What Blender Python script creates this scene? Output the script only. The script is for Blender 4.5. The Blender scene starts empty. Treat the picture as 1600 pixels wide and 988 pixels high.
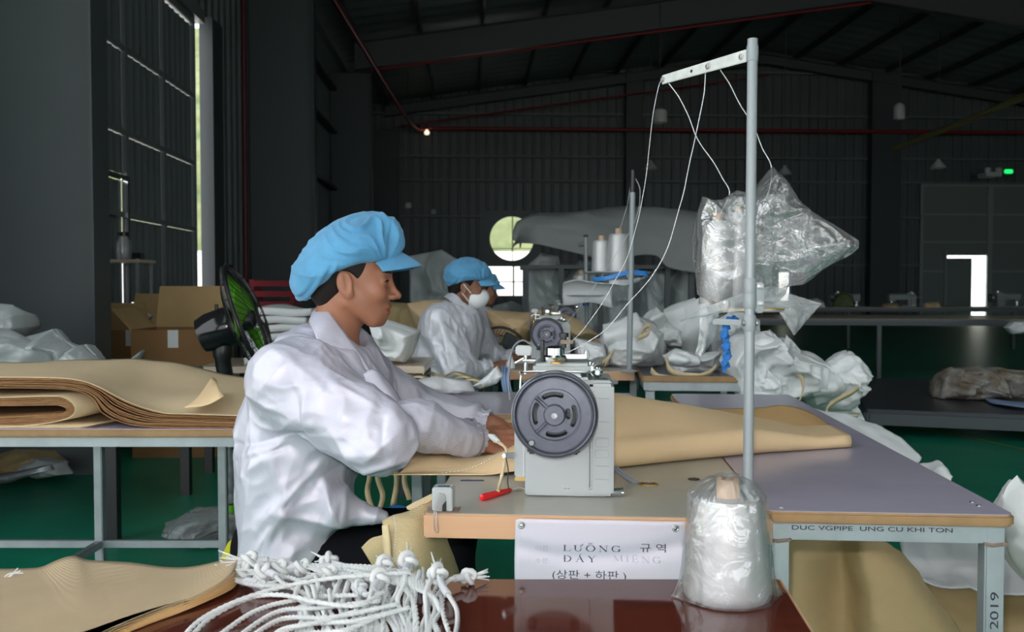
import bpy, bmesh, math, random
import numpy as np
from mathutils import Vector, Matrix, Euler

SC = bpy.context.scene
COL = SC.collection
random.seed(7)

# ------------------------------------------------------------------ camera
F_PX, CAM_Z, PITCH = 1450.0, 1.18, math.radians(1.935)
cam_d = bpy.data.cameras.new('camera')
cam = bpy.data.objects.new('camera', cam_d); COL.objects.link(cam)
cam.location = (0, 0, CAM_Z)
cam.rotation_euler = (math.pi / 2 - PITCH, 0, 0)
cam_d.sensor_width = 36.0
cam_d.lens = 36.0 * F_PX / 1600.0
cam_d.clip_start = 0.05; cam_d.clip_end = 400
cam_d.dof.use_dof = True
cam_d.dof.focus_distance = 2.0
cam_d.dof.aperture_fstop = 7.5
SC.camera = cam

# ------------------------------------------------------------------ world: bright hazy sky
wd = bpy.data.worlds.new('sky'); SC.world = wd; wd.use_nodes = True
bg = wd.node_tree.nodes['Background']
bg.inputs[0].default_value = (0.90, 0.95, 1.0, 1); bg.inputs[1].default_value = 3.0

# sun on the yard outside
sd = bpy.data.lights.new('sun', 'SUN'); sd.energy = 4.5; sd.angle = math.radians(4); sd.color = (1.0, .95, .86)
so = bpy.data.objects.new('sun', sd); COL.objects.link(so)
so.rotation_euler = (math.radians(32), math.radians(12), 0)

# the camera's flash, just above the lens
fd = bpy.data.lights.new('camera_flash', 'POINT'); fd.energy = 67; fd.shadow_soft_size = 0.012; fd.color = (1.0, .97, .95)
fo = bpy.data.objects.new('camera_flash', fd); COL.objects.link(fo)
fo.location = (-0.03, 0.0, CAM_Z + 0.085)

SC.view_settings.view_transform = 'Standard'
SC.view_settings.look = 'None'
SC.view_settings.exposure = 0.0
SC.view_settings.gamma = 1.0
SC.view_settings.use_curve_mapping = False
SC.cycles.use_denoising = True
SC.cycles.max_bounces = 7
SC.cycles.transparent_max_bounces = 24
SC.cycles.caustics_reflective = False
SC.cycles.caustics_refractive = False

# ------------------------------------------------------------------ helpers
def W(px, py, d):
    """point of the room at depth d (metres along +Y) seen at a pixel of the 1600x988 photograph"""
    u = (px - 800.0) / F_PX; v = (494.0 - py) / F_PX
    dy = math.cos(PITCH) + v * math.sin(PITCH); dz = -math.sin(PITCH) + v * math.cos(PITCH)
    return Vector((u * d / dy, d, CAM_Z + dz * d / dy))

def WZ(px, py, z):
    """the same, on the level z"""
    u = (px - 800.0) / F_PX; v = (494.0 - py) / F_PX
    dy = math.cos(PITCH) + v * math.sin(PITCH); dz = -math.sin(PITCH) + v * math.cos(PITCH)
    t = (z - CAM_Z) / dz
    return Vector((u * t, dy * t, z))

BETA = math.radians(2.57)                         # the hall is turned a little against the view
def B(l, a, z):
    return Vector((l * math.cos(BETA) - a * math.sin(BETA), l * math.sin(BETA) + a * math.cos(BETA), z))

MW = {}
def tag(o, label, cat, group=None, kind=None):
    if label: o['label'] = label
    if cat: o['category'] = cat
    if group: o['group'] = group
    if kind: o['kind'] = kind
    return o

def thing(name, label, cat, loc=(0, 0, 0), rz=0.0, group=None, kind=None):
    o = bpy.data.objects.new(name, None); COL.objects.link(o)
    o.empty_display_size = .05
    o.location = loc; o.rotation_euler = (0, 0, rz)
    MW[o.name] = Matrix.Translation(Vector(loc)) @ Matrix.Rotation(rz, 4, 'Z')
    return tag(o, label, cat, group, kind)

class MB:
    """collects shapes for ONE mesh object"""
    def __init__(s): s.v = []; s.f = []; s.mi = []; s.m = 0
    def add(s, vs, fs):
        n = len(s.v); s.v += [tuple(p) for p in vs]
        s.f += [tuple(i + n for i in f) for f in fs]; s.mi += [s.m] * len(fs)
        return s
    def box(s, c, size, R=None):
        hx, hy, hz = size[0] / 2, size[1] / 2, size[2] / 2; c = Vector(c)
        P = [Vector((x * hx, y * hy, z * hz)) for x, y, z in ((-1,-1,-1),(1,-1,-1),(1,1,-1),(-1,1,-1),(-1,-1,1),(1,-1,1),(1,1,1),(-1,1,1))]
        if R is not None: P = [R @ p for p in P]
        return s.add([c + p for p in P], [(0,3,2,1),(4,5,6,7),(0,1,5,4),(1,2,6,5),(2,3,7,6),(3,0,4,7)])
    def beam(s, a, b, w, h, up=(0, 0, 1)):
        a = Vector(a); b = Vector(b); d = (b - a).normalized(); x = d.cross(Vector(up)).normalized(); z = x.cross(d)
        P = []
        for q in (a, b):
            for sx, sz in ((-1,-1),(1,-1),(1,1),(-1,1)): P.append(q + x * sx * w / 2 + z * sz * h / 2)
        return s.add(P, [(0,1,2,3),(7,6,5,4),(0,4,5,1),(1,5,6,2),(2,6,7,3),(3,7,4,0)])
    def tube(s, pts, r, n=8, caps=True, prof=None, twist=0.0):
        pts = [Vector(p) for p in pts]; m = len(pts)
        rr = r if hasattr(r, '__len__') else [r] * m
        t0 = (pts[1] - pts[0]).normalized()
        x = t0.orthogonal().normalized(); V = []
        for i, p in enumerate(pts):
            t = (pts[min(i + 1, m - 1)] - pts[max(i - 1, 0)])
            t = t.normalized() if t.length > 1e-9 else t0
            x = (x - t * x.dot(t)); x = x.normalized() if x.length > 1e-6 else t.orthogonal().normalized(); y = t.cross(x)
            for k in range(n):
                a = 2 * math.pi * k / n; q = rr[i] * (prof(a) if prof else 1.0)
                V.append(p + (x * math.cos(a + twist * i) + y * math.sin(a + twist * i)) * q)
        Fc = []
        for i in range(m - 1):
            for k in range(n):
                Fc.append((i * n + k, i * n + (k + 1) % n, (i + 1) * n + (k + 1) % n, (i + 1) * n + k))
        if caps: Fc += [tuple(range(n - 1, -1, -1)), tuple((m - 1) * n + k for k in range(n))]
        return s.add(V, Fc)
    def cyl(s, a, b, r, n=16, r2=None): return s.tube([a, b], [r, r if r2 is None else r2], n)
    def lathe(s, prof, n=24, c=(0, 0, 0), M=None, caps=True):
        V = []; c = Vector(c)
        for r, z in prof:
            for k in range(n):
                a = 2 * math.pi * k / n; p = Vector((r * math.cos(a), r * math.sin(a), z))
                V.append(c + (M @ p if M is not None else p))
        m = len(prof); Fc = []
        for i in range(m - 1):
            for k in range(n): Fc.append((i * n + k, i * n + (k + 1) % n, (i + 1) * n + (k + 1) % n, (i + 1) * n + k))
        if caps: Fc += [tuple(range(n - 1, -1, -1)), tuple((m - 1) * n + k for k in range(n))]
        return s.add(V, Fc)
    def prism(s, poly, t):
        """polygon (list of Vectors) extruded by the vector t"""
        t = Vector(t); n = len(poly); P = [Vector(p) for p in poly]
        return s.add(P + [p + t for p in P], [tuple(range(n - 1, -1, -1)), tuple(range(n, 2 * n))] + [(i, (i + 1) % n, n + (i + 1) % n, n + i) for i in range(n)])
    def grid(s, A, closed_u=False, closed_v=False):
        """A: array (nu, nv, 3)"""
        A = np.asarray(A); nu, nv = A.shape[:2]; Fc = []
        for i in range(nu if closed_u else nu - 1):
            for j in range(nv if closed_v else nv - 1):
                i2, j2 = (i + 1) % nu, (j + 1) % nv
                Fc.append((i * nv + j, i2 * nv + j, i2 * nv + j2, i * nv + j2))
        return s.add(A.reshape(-1, 3).tolist(), Fc)

def obj(name, mb, mat, parent=None, world=True, smooth=40, bevel=0.0, solid=0.0, subsurf=0):
    """links the shapes in mb as ONE mesh object; coordinates are those of the room when world is True, else the parent's own"""
    v, f = (mb.v, mb.f) if isinstance(mb, MB) else mb
    me = bpy.data.meshes.new(name)
    if world and parent is not None and parent.name in MW and len(v):
        Mi = np.array(MW[parent.name].inverted()); A = np.asarray(v, dtype=float)
        v = (A @ Mi[:3, :3].T + Mi[:3, 3]).tolist()
    me.from_pydata(v if isinstance(v, list) else v.tolist(), [], f if isinstance(f, list) else f.tolist())
    mats = mat if isinstance(mat, (list, tuple)) else [mat]
    for m in mats: me.materials.append(m)
    if isinstance(mb, MB) and len(mats) > 1: me.polygons.foreach_set('material_index', mb.mi)
    if bevel > 0 or solid > 0:
        bm = bmesh.new(); bm.from_mesh(me)
        if bevel > 0:
            es = [e for e in bm.edges if len(e.link_faces) == 2 and e.calc_face_angle(0) > .6]
            bmesh.ops.bevel(bm, geom=es, offset=bevel, segments=2, affect='EDGES', clamp_overlap=True)
        bm.to_mesh(me); bm.free()
    if smooth:
        me.polygons.foreach_set('use_smooth', [True] * len(me.polygons))
        if smooth < 180: me.set_sharp_from_angle(angle=math.radians(smooth))
    me.update()
    o = bpy.data.objects.new(name, me); COL.objects.link(o)
    if parent is not None:
        o.parent = parent
        if parent.name in MW and o.name not in MW: MW[o.name] = MW[parent.name]
    if solid:
        md = o.modifiers.new('thickness', 'SOLIDIFY'); md.thickness = solid; md.offset = 0
    if subsurf:
        md = o.modifiers.new('subdivision', 'SUBSURF'); md.levels = subsurf; md.render_levels = subsurf
    return o

def struct(name, mb, mat, **k):
    o = obj(name, mb, mat, **k); o['kind'] = 'structure'; return o

def kids(o): return list(o.children)
def copy_tree(o, parent=None):
    c = o.copy(); COL.objects.link(c)
    if parent is not None: c.parent = parent
    for ch in kids(o): copy_tree(ch, c)
    return c

def catmull(P, n):
    P = [np.array(p, float) for p in P]; P = [2 * P[0] - P[1]] + P + [2 * P[-1] - P[-2]]
    out = []; m = len(P) - 3
    for k in range(n):
        t = k / (n - 1) * m; i = min(int(t), m - 1); t -= i
        a, b, c, d = P[i:i + 4]
        out.append(.5 * (2 * b + (c - a) * t + (2 * a - 5 * b + 4 * c - d) * t * t + (3 * b - a - 3 * c + d) * t ** 3))
    return np.array(out)

def sheet(ctrl, nu, nv):
    """smooth surface through a grid of control points"""
    rows = [catmull(r, nv) for r in ctrl]
    return np.stack([catmull([r[j] for r in rows], nu) for j in range(nv)], axis=1)

# ---- noise in numpy
def _h(i, j, k, seed):
    n = (i * 374761393 + j * 668265263 + k * 2147483647 + seed * 974711) & 0xffffffff
    n = ((n ^ (n >> 13)) * 1274126177) & 0xffffffff
    n = ((n ^ (n >> 16)) * 2246822519) & 0xffffffff
    return ((n ^ (n >> 15)) & 0xffff) / 32767.5 - 1.0
def noise(P, seed=0):
    P = np.asarray(P, float); I = np.floor(P).astype(np.int64); f = P - I; u = f * f * f * (f * (f * 6 - 15) + 10)
    i, j, k = I[..., 0], I[..., 1], I[..., 2]; x, y, z = u[..., 0], u[..., 1], u[..., 2]
    r = 0
    for dx in (0, 1):
        for dy in (0, 1):
            for dz in (0, 1):
                r = r + _h(i + dx, j + dy, k + dz, seed) * (x if dx else 1 - x) * (y if dy else 1 - y) * (z if dz else 1 - z)
    return r
def ridged(P, seed=0):                            # sharp creases, about -1..1
    return 1 - 2.2 * np.abs(noise(P, seed)) ** .8
def crumple(P, f, seed=0):
    P = np.asarray(P, float)
    w = np.stack([noise(P * f * .7, seed + 11), noise(P * f * .7, seed + 12), noise(P * f * .7, seed + 13)], -1) * (.45 / f)
    Q = P + w
    return .6 * ridged(Q * f, seed) + .3 * ridged(Q * f * 2.1, seed + 1) + .13 * ridged(Q * f * 4.3, seed + 2)

def normals_of(A):
    du = np.gradient(A, axis=0); dv = np.gradient(A, axis=1); n = np.cross(du, dv)
    return n / (np.linalg.norm(n, axis=-1, keepdims=True) + 1e-12)

def blob(outline, depth_dir, T, nr=14, na=90, rough=.25, freq=9, seed=1, center=None, power=.5, flat=1.0):
    """closed crumpled body (bag, sack, bundle) with a given outline and thickness T along depth_dir"""
    O = catmull(list(outline) + [outline[0]], na + 1)[:-1] if power != 9 else np.array(outline)
    c = np.array(center) if center is not None else O.mean(0)
    D = np.array(Vector(depth_dir).normalized())
    rs = np.sin(np.linspace(0, math.pi / 2, nr))
    fr = c + rs[:, None, None] * (O - c)[None]
    prof = (1 - rs ** 2) ** power
    V = []
    front = fr - D * (T * .5 * prof)[:, None, None]
    back = fr + D * (T * .5 * flat * prof)[:, None, None]
    cr = crumple(front, freq, seed); cb = crumple(back, freq, seed + 5)
    w = (prof ** .6)[:, None, None]
    front = front - D * (cr[..., None] * T * rough * .5) * w + 0
    back = back + D * (cb[..., None] * T * rough * .5) * w
    rim = (O - c); rim = rim / np.linalg.norm(rim, axis=-1, keepdims=True)
    e = noise(O * freq * 1.3, seed + 9)[:, None] * T * .10
    front[-1] += rim * e; back[-1] = front[-1]
    mb = MB(); n = na
    V = [tuple(front[0].mean(0))] + front[1:].reshape(-1, 3).tolist() + [tuple(back[0].mean(0))] + back[1:-1].reshape(-1, 3).tolist()
    Fc = []; R = nr - 1; base = 1 + R * n; bi = base + 1
    for k in range(n):
        k2 = (k + 1) % n
        Fc.append((0, 1 + k, 1 + k2)); Fc.append((base, bi + k2, bi + k))
        for r in range(R - 1):
            Fc.append((1 + r * n + k, 1 + (r + 1) * n + k, 1 + (r + 1) * n + k2, 1 + r * n + k2))
        for r in range(R - 2):
            Fc.append((bi + r * n + k2, bi + (r + 1) * n + k2, bi + (r + 1) * n + k, bi + r * n + k))
        Fc.append((bi + (R - 2) * n + k2, 1 + (R - 1) * n + k2, 1 + (R - 1) * n + k, bi + (R - 2) * n + k))
    mb.add(V, Fc); return mb

# ---- signed-distance bodies and their surface
def sd_cap(P, a, b, ra, rb):
    a = np.array(a); b = np.array(b); ab = b - a
    t = np.clip(((P - a) @ ab) / (ab @ ab), 0, 1)
    return np.linalg.norm(P - a - t[:, None] * ab, axis=1) - (ra + (rb - ra) * t)
def sd_ell(P, c, r, R=None):
    q = P - np.array(c)
    if R is not None: q = q @ R                   # columns of R = the ellipsoid's axes
    r = np.array(r); k0 = np.linalg.norm(q / r, axis=1); k1 = np.linalg.norm(q / (r * r), axis=1) + 1e-9
    return k0 * (k0 - 1) / k1
def smin(a, b, k):
    h = np.maximum(k - np.abs(a - b), 0) / k; return np.minimum(a, b) - h * h * k / 4
def smax(a, b, k): return -smin(-a, -b, k)

def sdf_mesh(f, lo, hi, h, margin=0.03):
    """surface nets of f over a box, evaluated only in blocks near the surface"""
    lo = np.array(lo, float); hi = np.array(hi, float); Bk = 8
    nb = np.ceil((hi - lo) / (h * Bk)).astype(int); n = nb * Bk + 1
    c = [lo[a] + (np.arange(nb[a]) + .5) * Bk * h for a in range(3)]
    G = np.stack(np.meshgrid(*c, indexing='ij'), -1).reshape(-1, 3)
    d = f(G)
    Fd = np.ones(tuple(n), np.float32)
    lim = Bk * h * .9 + margin
    ids = np.stack(np.unravel_index(np.arange(len(G)), nb), -1)
    for q in ids[d <= -lim]:
        Fd[q[0]*Bk:q[0]*Bk+Bk+1, q[1]*Bk:q[1]*Bk+Bk+1, q[2]*Bk:q[2]*Bk+Bk+1] = -1
    near = ids[np.abs(d) < lim]
    o = np.stack(np.meshgrid(*[np.arange(Bk + 1)] * 3, indexing='ij'), -1).reshape(-1, 3)
    step = 400
    for s0 in range(0, len(near), step):
        bl = near[s0:s0 + step]
        I = bl[:, None, :] * Bk + o[None]
        v = f((lo + I * h).reshape(-1, 3)).astype(np.float32)
        I = I.reshape(-1, 3); Fd[I[:, 0], I[:, 1], I[:, 2]] = v
    for ax in range(3):                            # close the box
        sl = [slice(None)] * 3
        for e in (0, -1): sl[ax] = e; Fd[tuple(sl)] = np.maximum(Fd[tuple(sl)], 1e-4)
    S = Fd < 0
    cnt = np.zeros(tuple(n - 1), np.int8)
    for dx in (0, 1):
        for dy in (0, 1):
            for dz in (0, 1): cnt += S[dx:n[0]-1+dx, dy:n[1]-1+dy, dz:n[2]-1+dz]
    act = np.argwhere((cnt > 0) & (cnt < 8))
    idx = -np.ones(tuple(n - 1), np.int64); idx[act[:, 0], act[:, 1], act[:, 2]] = np.arange(len(act))
    acc = np.zeros((len(act), 3)); w = np.zeros(len(act))
    corners = [(x, y, z) for x in (0, 1) for y in (0, 1) for z in (0, 1)]
    for a in corners:
        for ax in range(3):
            if a[ax]: continue
            b = list(a); b[ax] = 1
            fa = Fd[act[:, 0]+a[0], act[:, 1]+a[1], act[:, 2]+a[2]].astype(float); fb = Fd[act[:, 0]+b[0], act[:, 1]+b[1], act[:, 2]+b[2]].astype(float)
            m = (fa < 0) != (fb < 0)
            t = np.where(m, fa / np.where(m, fa - fb, 1), 0)
            p = np.tile(np.array(a, float), (len(act), 1)); p[:, ax] += t
            acc[m] += p[m]; w[m] += 1
    V = lo + (act + acc / w[:, None]) * h
    quads = []
    for ax in range(3):
        u, v2 = (ax + 1) % 3, (ax + 2) % 3
        sl0 = [slice(None)] * 3; sl1 = [slice(None)] * 3; sl0[ax] = slice(0, -1); sl1[ax] = slice(1, None)
        E = np.argwhere(S[tuple(sl0)] != S[tuple(sl1)])
        E = E[(E[:, u] > 0) & (E[:, v2] > 0) & (E[:, u] < n[u] - 1) & (E[:, v2] < n[v2] - 1)]
        flip = S[E[:, 0], E[:, 1], E[:, 2]]
        def at(du, dv):
            q = E.copy(); q[:, u] += du; q[:, v2] += dv; return idx[q[:, 0], q[:, 1], q[:, 2]]
        Q = np.stack([at(-1, -1), at(0, -1), at(0, 0), at(-1, 0)], 1)
        Q[~flip] = Q[~flip][:, ::-1]
        quads.append(Q)
    Q = np.concatenate(quads); Q = Q[(Q >= 0).all(1)]
    return V, Q

# ------------------------------------------------------------------ materials
def mat(name, col, rough=.5, metal=0.0, spec=.5, var=0.0, vscale=8.0, bump=0.0, bscale=60.0, col2=None, weave=0.0, wscale=900.0, coat=0.0, sheen=0.0, aniso=None, streak=None, thin=0.0, sss=0.0, bdist=.01):
    m = bpy.data.materials.new(name); m.use_nodes = True; nt = m.node_tree; N = nt.nodes; L = nt.links
    bs = N['Principled BSDF']
    bs.inputs['Base Color'].default_value = (*col, 1); bs.inputs['Roughness'].default_value = rough
    bs.inputs['Metallic'].default_value = metal; bs.inputs['Specular IOR Level'].default_value = spec
    bs.inputs['Coat Weight'].default_value = coat; bs.inputs['Coat Roughness'].default_value = .12
    bs.inputs['Sheen Weight'].default_value = sheen
    if sss: bs.inputs['Subsurface Weight'].default_value = sss; bs.inputs['Subsurface Radius'].default_value = (.006, .003, .002); bs.inputs['Subsurface Scale'].default_value = 1.0
    tc = N.new('ShaderNodeTexCoord')
    if var or col2 or streak:
        mp = N.new('ShaderNodeMapping'); L.new(tc.outputs['Object'], mp.inputs[0])
        if streak: mp.inputs['Scale'].default_value = streak
        nz = N.new('ShaderNodeTexNoise'); nz.inputs['Scale'].default_value = vscale; nz.inputs['Detail'].default_value = 6; nz.inputs['Roughness'].default_value = .62
        L.new(mp.outputs[0], nz.inputs['Vector'])
        rp = N.new('ShaderNodeValToRGB'); c2 = col2 or tuple(c * (1 - var) for c in col)
        rp.color_ramp.elements[0].position = .32; rp.color_ramp.elements[1].position = .68
        rp.color_ramp.elements[0].color = (*c2, 1); rp.color_ramp.elements[1].color = (*col, 1)
        L.new(nz.outputs['Fac'], rp.inputs[0]); L.new(rp.outputs[0], bs.inputs['Base Color'])
    last = None
    if weave:
        wv = N.new('ShaderNodeTexWave'); wv.wave_type = 'BANDS'; wv.bands_direction = 'X'; wv.inputs['Scale'].default_value = wscale
        wv2 = N.new('ShaderNodeTexWave'); wv2.wave_type = 'BANDS'; wv2.bands_direction = 'Z'; wv2.inputs['Scale'].default_value = wscale
        L.new(tc.outputs['Object'], wv.inputs['Vector']); L.new(tc.outputs['Object'], wv2.inputs['Vector'])
        ad = N.new('ShaderNodeMath'); ad.operation = 'ADD'; L.new(wv.outputs['Fac'], ad.inputs[0]); L.new(wv2.outputs['Fac'], ad.inputs[1])
        bp = N.new('ShaderNodeBump'); bp.inputs['Strength'].default_value = weave; bp.inputs['Distance'].default_value = .002
        L.new(ad.outputs[0], bp.inputs['Height']); last = bp
    if bump:
        nb = N.new('ShaderNodeTexNoise'); nb.inputs['Scale'].default_value = bscale; nb.inputs['Detail'].default_value = 5
        L.new(tc.outputs['Object'], nb.inputs['Vector'])
        bp = N.new('ShaderNodeBump'); bp.inputs['Strength'].default_value = bump; bp.inputs['Distance'].default_value = bdist
        L.new(nb.outputs['Fac'], bp.inputs['Height'])
        if last: L.new(last.outputs[0], bp.inputs['Normal'])
        last = bp
    if last: L.new(last.outputs[0], bs.inputs['Normal'])
    if thin:                                        # light passing through thin cloth
        tr = N.new('ShaderNodeBsdfTranslucent'); tr.inputs[0].default_value = (*col, 1)
        mx = N.new('ShaderNodeMixShader'); mx.inputs[0].default_value = thin
        L.new(bs.outputs[0], mx.inputs[1]); L.new(tr.outputs[0], mx.inputs[2]); L.new(mx.outputs[0], N['Material Output'].inputs[0])
    return m

def film(name, col=(.9, .92, .94), haze=.12, gloss=.22, rough=.12, bump=.5, bscale=35):
    """clear plastic film: mostly clear, a little milky, with wrinkled shine"""
    m = bpy.data.materials.new(name); m.use_nodes = True; nt = m.node_tree; N = nt.nodes; L = nt.links
    N.remove(N['Principled BSDF']); out = N['Material Output']
    t = N.new('ShaderNodeBsdfTransparent'); t.inputs[0].default_value = (.97, .97, .97, 1)
    d = N.new('ShaderNodeBsdfDiffuse'); d.inputs[0].default_value = (*col, 1)
    tl = N.new('ShaderNodeBsdfTranslucent'); tl.inputs[0].default_value = (*col, 1)
    g = N.new('ShaderNodeBsdfGlossy'); g.inputs[0].default_value = (1, 1, 1, 1); g.inputs['Roughness'].default_value = rough
    tc = N.new('ShaderNodeTexCoord'); nz = N.new('ShaderNodeTexNoise'); nz.inputs['Scale'].default_value = bscale; nz.inputs['Detail'].default_value = 3; nz.inputs['Distortion'].default_value = 1.2
    L.new(tc.outputs['Object'], nz.inputs['Vector'])
    bp = N.new('ShaderNodeBump'); bp.inputs['Strength'].default_value = bump; bp.inputs['Distance'].default_value = .02
    L.new(nz.outputs['Fac'], bp.inputs['Height']); L.new(bp.outputs[0], g.inputs['Normal']); L.new(bp.outputs[0], d.inputs['Normal'])
    m0 = N.new('ShaderNodeMixShader'); m0.inputs[0].default_value = .35; L.new(d.outputs[0], m0.inputs[1]); L.new(tl.outputs[0], m0.inputs[2])
    m1 = N.new('ShaderNodeMixShader'); m1.inputs[0].default_value = haze; L.new(t.outputs[0], m1.inputs[1]); L.new(m0.outputs[0], m1.inputs[2])
    fr = N.new('ShaderNodeLayerWeight'); fr.inputs['Blend'].default_value = .35; L.new(bp.outputs[0], fr.inputs['Normal'])
    mm = N.new('ShaderNodeMath'); mm.operation = 'MULTIPLY_ADD'; mm.inputs[1].default_value = gloss * 1.6; mm.inputs[2].default_value = gloss * .3
    L.new(fr.outputs['Facing'], mm.inputs[0])
    m2 = N.new('ShaderNodeMixShader'); L.new(mm.outputs[0], m2.inputs[0]); L.new(m1.outputs[0], m2.inputs[1]); L.new(g.outputs[0], m2.inputs[2])
    L.new(m2.outputs[0], out.inputs[0])
    return m

def added_skysheet():
    m = bpy.data.materials.new('added_translucent_sheet'); m.use_nodes = True; nt = m.node_tree
    t = nt.nodes.new('ShaderNodeBsdfTranslucent'); t.inputs[0].default_value = (.41, .43, .43, 1)
    nt.links.new(t.outputs[0], nt.nodes['Material Output'].inputs[0]); return m
M = {}
M['column'] = mat('grey_steel_paint', (.063, .077, .081), .5, var=.12, vscale=1.5)
M['clad'] = mat('grey_cladding', (.115, .135, .138), .42, var=.15, vscale=.8)
M['girt'] = mat('pale_girt_steel', (.17, .20, .195), .5, var=.2, vscale=3)
M['roof'] = mat('roof_sheet', (.30, .32, .32), .45, var=.2, vscale=.7)
M['rafter'] = mat('rafter_paint', (.075, .082, .086), .5)
M['floor'] = mat('green_floor_paint', (.006, .24, .14), .38, var=.3, vscale=2.2, bump=.05, bscale=9, spec=.5)
M['red'] = mat('red_pipe_paint', (.30, .022, .028), .4)
M['darkpost'] = mat('dark_door_post', (.05, .056, .06), .5)
M['darkred'] = mat('dull_red_pipe', (.11, .010, .014), .5)
M['added_skysheet'] = added_skysheet()
M['yellowline'] = mat('yellow_floor_line', (.45, .34, .03), .4)
M['doorpanel'] = mat('door_sheet', (.16, .185, .19), .32, var=.12, vscale=2)
M['doorframe'] = mat('door_frame_steel', (.17, .19, .195), .4)
M['farframe'] = mat('far_door_frame', (.30, .34, .33), .5)
M['farpanel'] = mat('far_door_sheet', (.20, .24, .23), .5)
M['concrete'] = mat('yard_concrete', (.75, .72, .66), .9, var=.1)
M['yardwall'] = mat('yard_wall_paint', (.92, .92, .92), .9)
M['hill'] = mat('hill_leaves', (.20, .22, .11), .9, col2=(.07, .10, .035), vscale=.5)
M['galv'] = mat('galvanised_steel', (.40, .44, .46), .42, metal=.5, var=.25, vscale=9)
M['weld'] = mat('rusty_weld', (.26, .20, .16), .7, metal=.3, bump=.6, bscale=120)
M['beige'] = mat('beige_woven_cloth', (.76, .56, .325), .72, var=.08, vscale=5, weave=.35, wscale=260, spec=.3)
M['beigesack'] = mat('beige_woven_plastic', (.64, .50, .28), .38, var=.12, vscale=6, weave=.6, wscale=120, spec=.5)
M['tansheet'] = mat('tan_sheet', (.66, .52, .325), .75, var=.1, vscale=3, weave=.3, wscale=230, spec=.3)
M['tanfront'] = mat('tan_sheet_darkened', (.47, .37, .235), .75, var=.1, vscale=7, weave=.35, wscale=230, spec=.3)  # same cloth as the tan sheet, colour darkened against the near flash
M['tanedge'] = mat('cut_sheet_edges', (.36, .185, .075), .85, var=.45, vscale=40, streak=(1, 1, 9))
M['drape'] = mat('drape_cloth', (.50, .375, .19), .55, var=.15, vscale=3, weave=.3, wscale=200, spec=.35)
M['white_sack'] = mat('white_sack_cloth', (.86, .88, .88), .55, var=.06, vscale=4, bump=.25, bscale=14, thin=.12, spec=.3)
M['grey_sack'] = mat('clear_grey_bag', (.60, .65, .65), .5, var=.1, vscale=4, bump=.4, bscale=12, thin=.1)
M['strap'] = mat('cream_webbing', (.62, .50, .30), .7, var=.15, vscale=20)
M['mdf'] = mat('board_edge', (.36, .215, .10), .7, var=.3, vscale=14)
M['lavender'] = mat('lavender_laminate', (.40, .37, .46), .22, var=.10, vscale=5, spec=.5)
M['laminate'] = mat('grey_laminate', (.40, .385, .335), .2, var=.08, vscale=6, spec=.5)
M['lightwood'] = mat('light_wood_edge', (.52, .31, .175), .5, col2=(.56, .33, .19), vscale=3, streak=(1, 1, 12))
M['mahogany'] = mat('red_brown_veneer', (.105, .024, .014), .07, col2=(.05, .012, .008), vscale=5, streak=(1, 14, 1), spec=.4)
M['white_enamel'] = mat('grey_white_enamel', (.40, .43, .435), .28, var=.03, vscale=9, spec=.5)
M['dimmed_machine'] = mat('dimmed_machine_enamel', (.16, .19, .19), .4)  # darkened enamel standing in for the weak light on the far machines
M['girt_arm'] = mat('scuffed_pale_steel', (.66, .69, .67), .4, var=.22, vscale=40)
M['bluenet'] = mat('blue_net_strip', (.03, .20, .60), .35, bump=.8, bscale=260)
M['beige_edge'] = mat('warm_beige_cloth', (.55, .345, .15), .75, var=.1, vscale=6, weave=.3, wscale=240, spec=.3)
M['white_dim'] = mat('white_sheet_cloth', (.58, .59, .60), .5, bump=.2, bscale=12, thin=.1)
M['bundle'] = mat('shaggy_cloth', (.42, .43, .42), .9, col2=(.20, .13, .06), vscale=7, bump=1.0, bscale=45)
M['glossblack'] = mat('gloss_black_plastic', (.012, .012, .014), .12)
M['cablegrey'] = mat('grey_cable', (.16, .17, .19), .5)
M['enamel_dark'] = mat('grey_green_enamel', (.30, .34, .33), .3)
M['wheel'] = mat('dark_grey_cast_wheel', (.115, .122, .155), .33, metal=.6, var=.18, vscale=60, bump=.05, bscale=300)
M['wheelrim'] = mat('worn_bright_rim', (.34, .35, .38), .3, metal=.8, col2=(.2, .2, .23), vscale=80)
M['black'] = mat('black_plastic', (.012, .012, .013), .35)
M['blackcloth'] = mat('black_cloth', (.006, .006, .008), .9, spec=.08)
M['chrome'] = mat('chrome', (.75, .76, .77), .13, metal=1.0)
M['steel'] = mat('plain_steel', (.48, .48, .47), .3, metal=.9)
M['brass'] = mat('brass', (.55, .38, .12), .35, metal=.8)
M['polepaint'] = mat('grey_pole_paint', (.27, .30, .315), .33)
M['thread'] = mat('white_thread', (.50, .51, .51), .42, metal=.4, spec=.6, var=.08, vscale=30, streak=(1, 1, 14), bump=.12, bscale=400)
M['core'] = mat('cardboard_core', (.52, .36, .24), .8)
M['cord'] = mat('white_twist_cord', (.60, .62, .62), .55)
M['sleeve'] = mat('grey_plastic_sleeve', (.52, .54, .57), .4)
M['plastic'] = film('clear_bag_film', haze=.17, gloss=.40, rough=.14, bump=.45, bscale=22, col=(.84, .86, .88))
M['plastic_tight'] = film('clear_film_wrap', haze=.10, gloss=.30, rough=.12, bump=.32, bscale=17)
M['plastic_grey'] = film('dull_bag_film', haze=.46, gloss=.22, rough=.2, col=(.62, .66, .68), bump=.6, bscale=22)
M['skin'] = mat('skin', (.37, .158, .092), .46, spec=.4, var=.16, vscale=20, bump=.12, bscale=160, sss=.08, bdist=.004)
M['skin_dark'] = mat('skin_second', (.26, .12, .07), .5, spec=.35, sss=.08)
M['lip'] = mat('lip_skin', (.33, .105, .075), .42, spec=.4)
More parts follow.
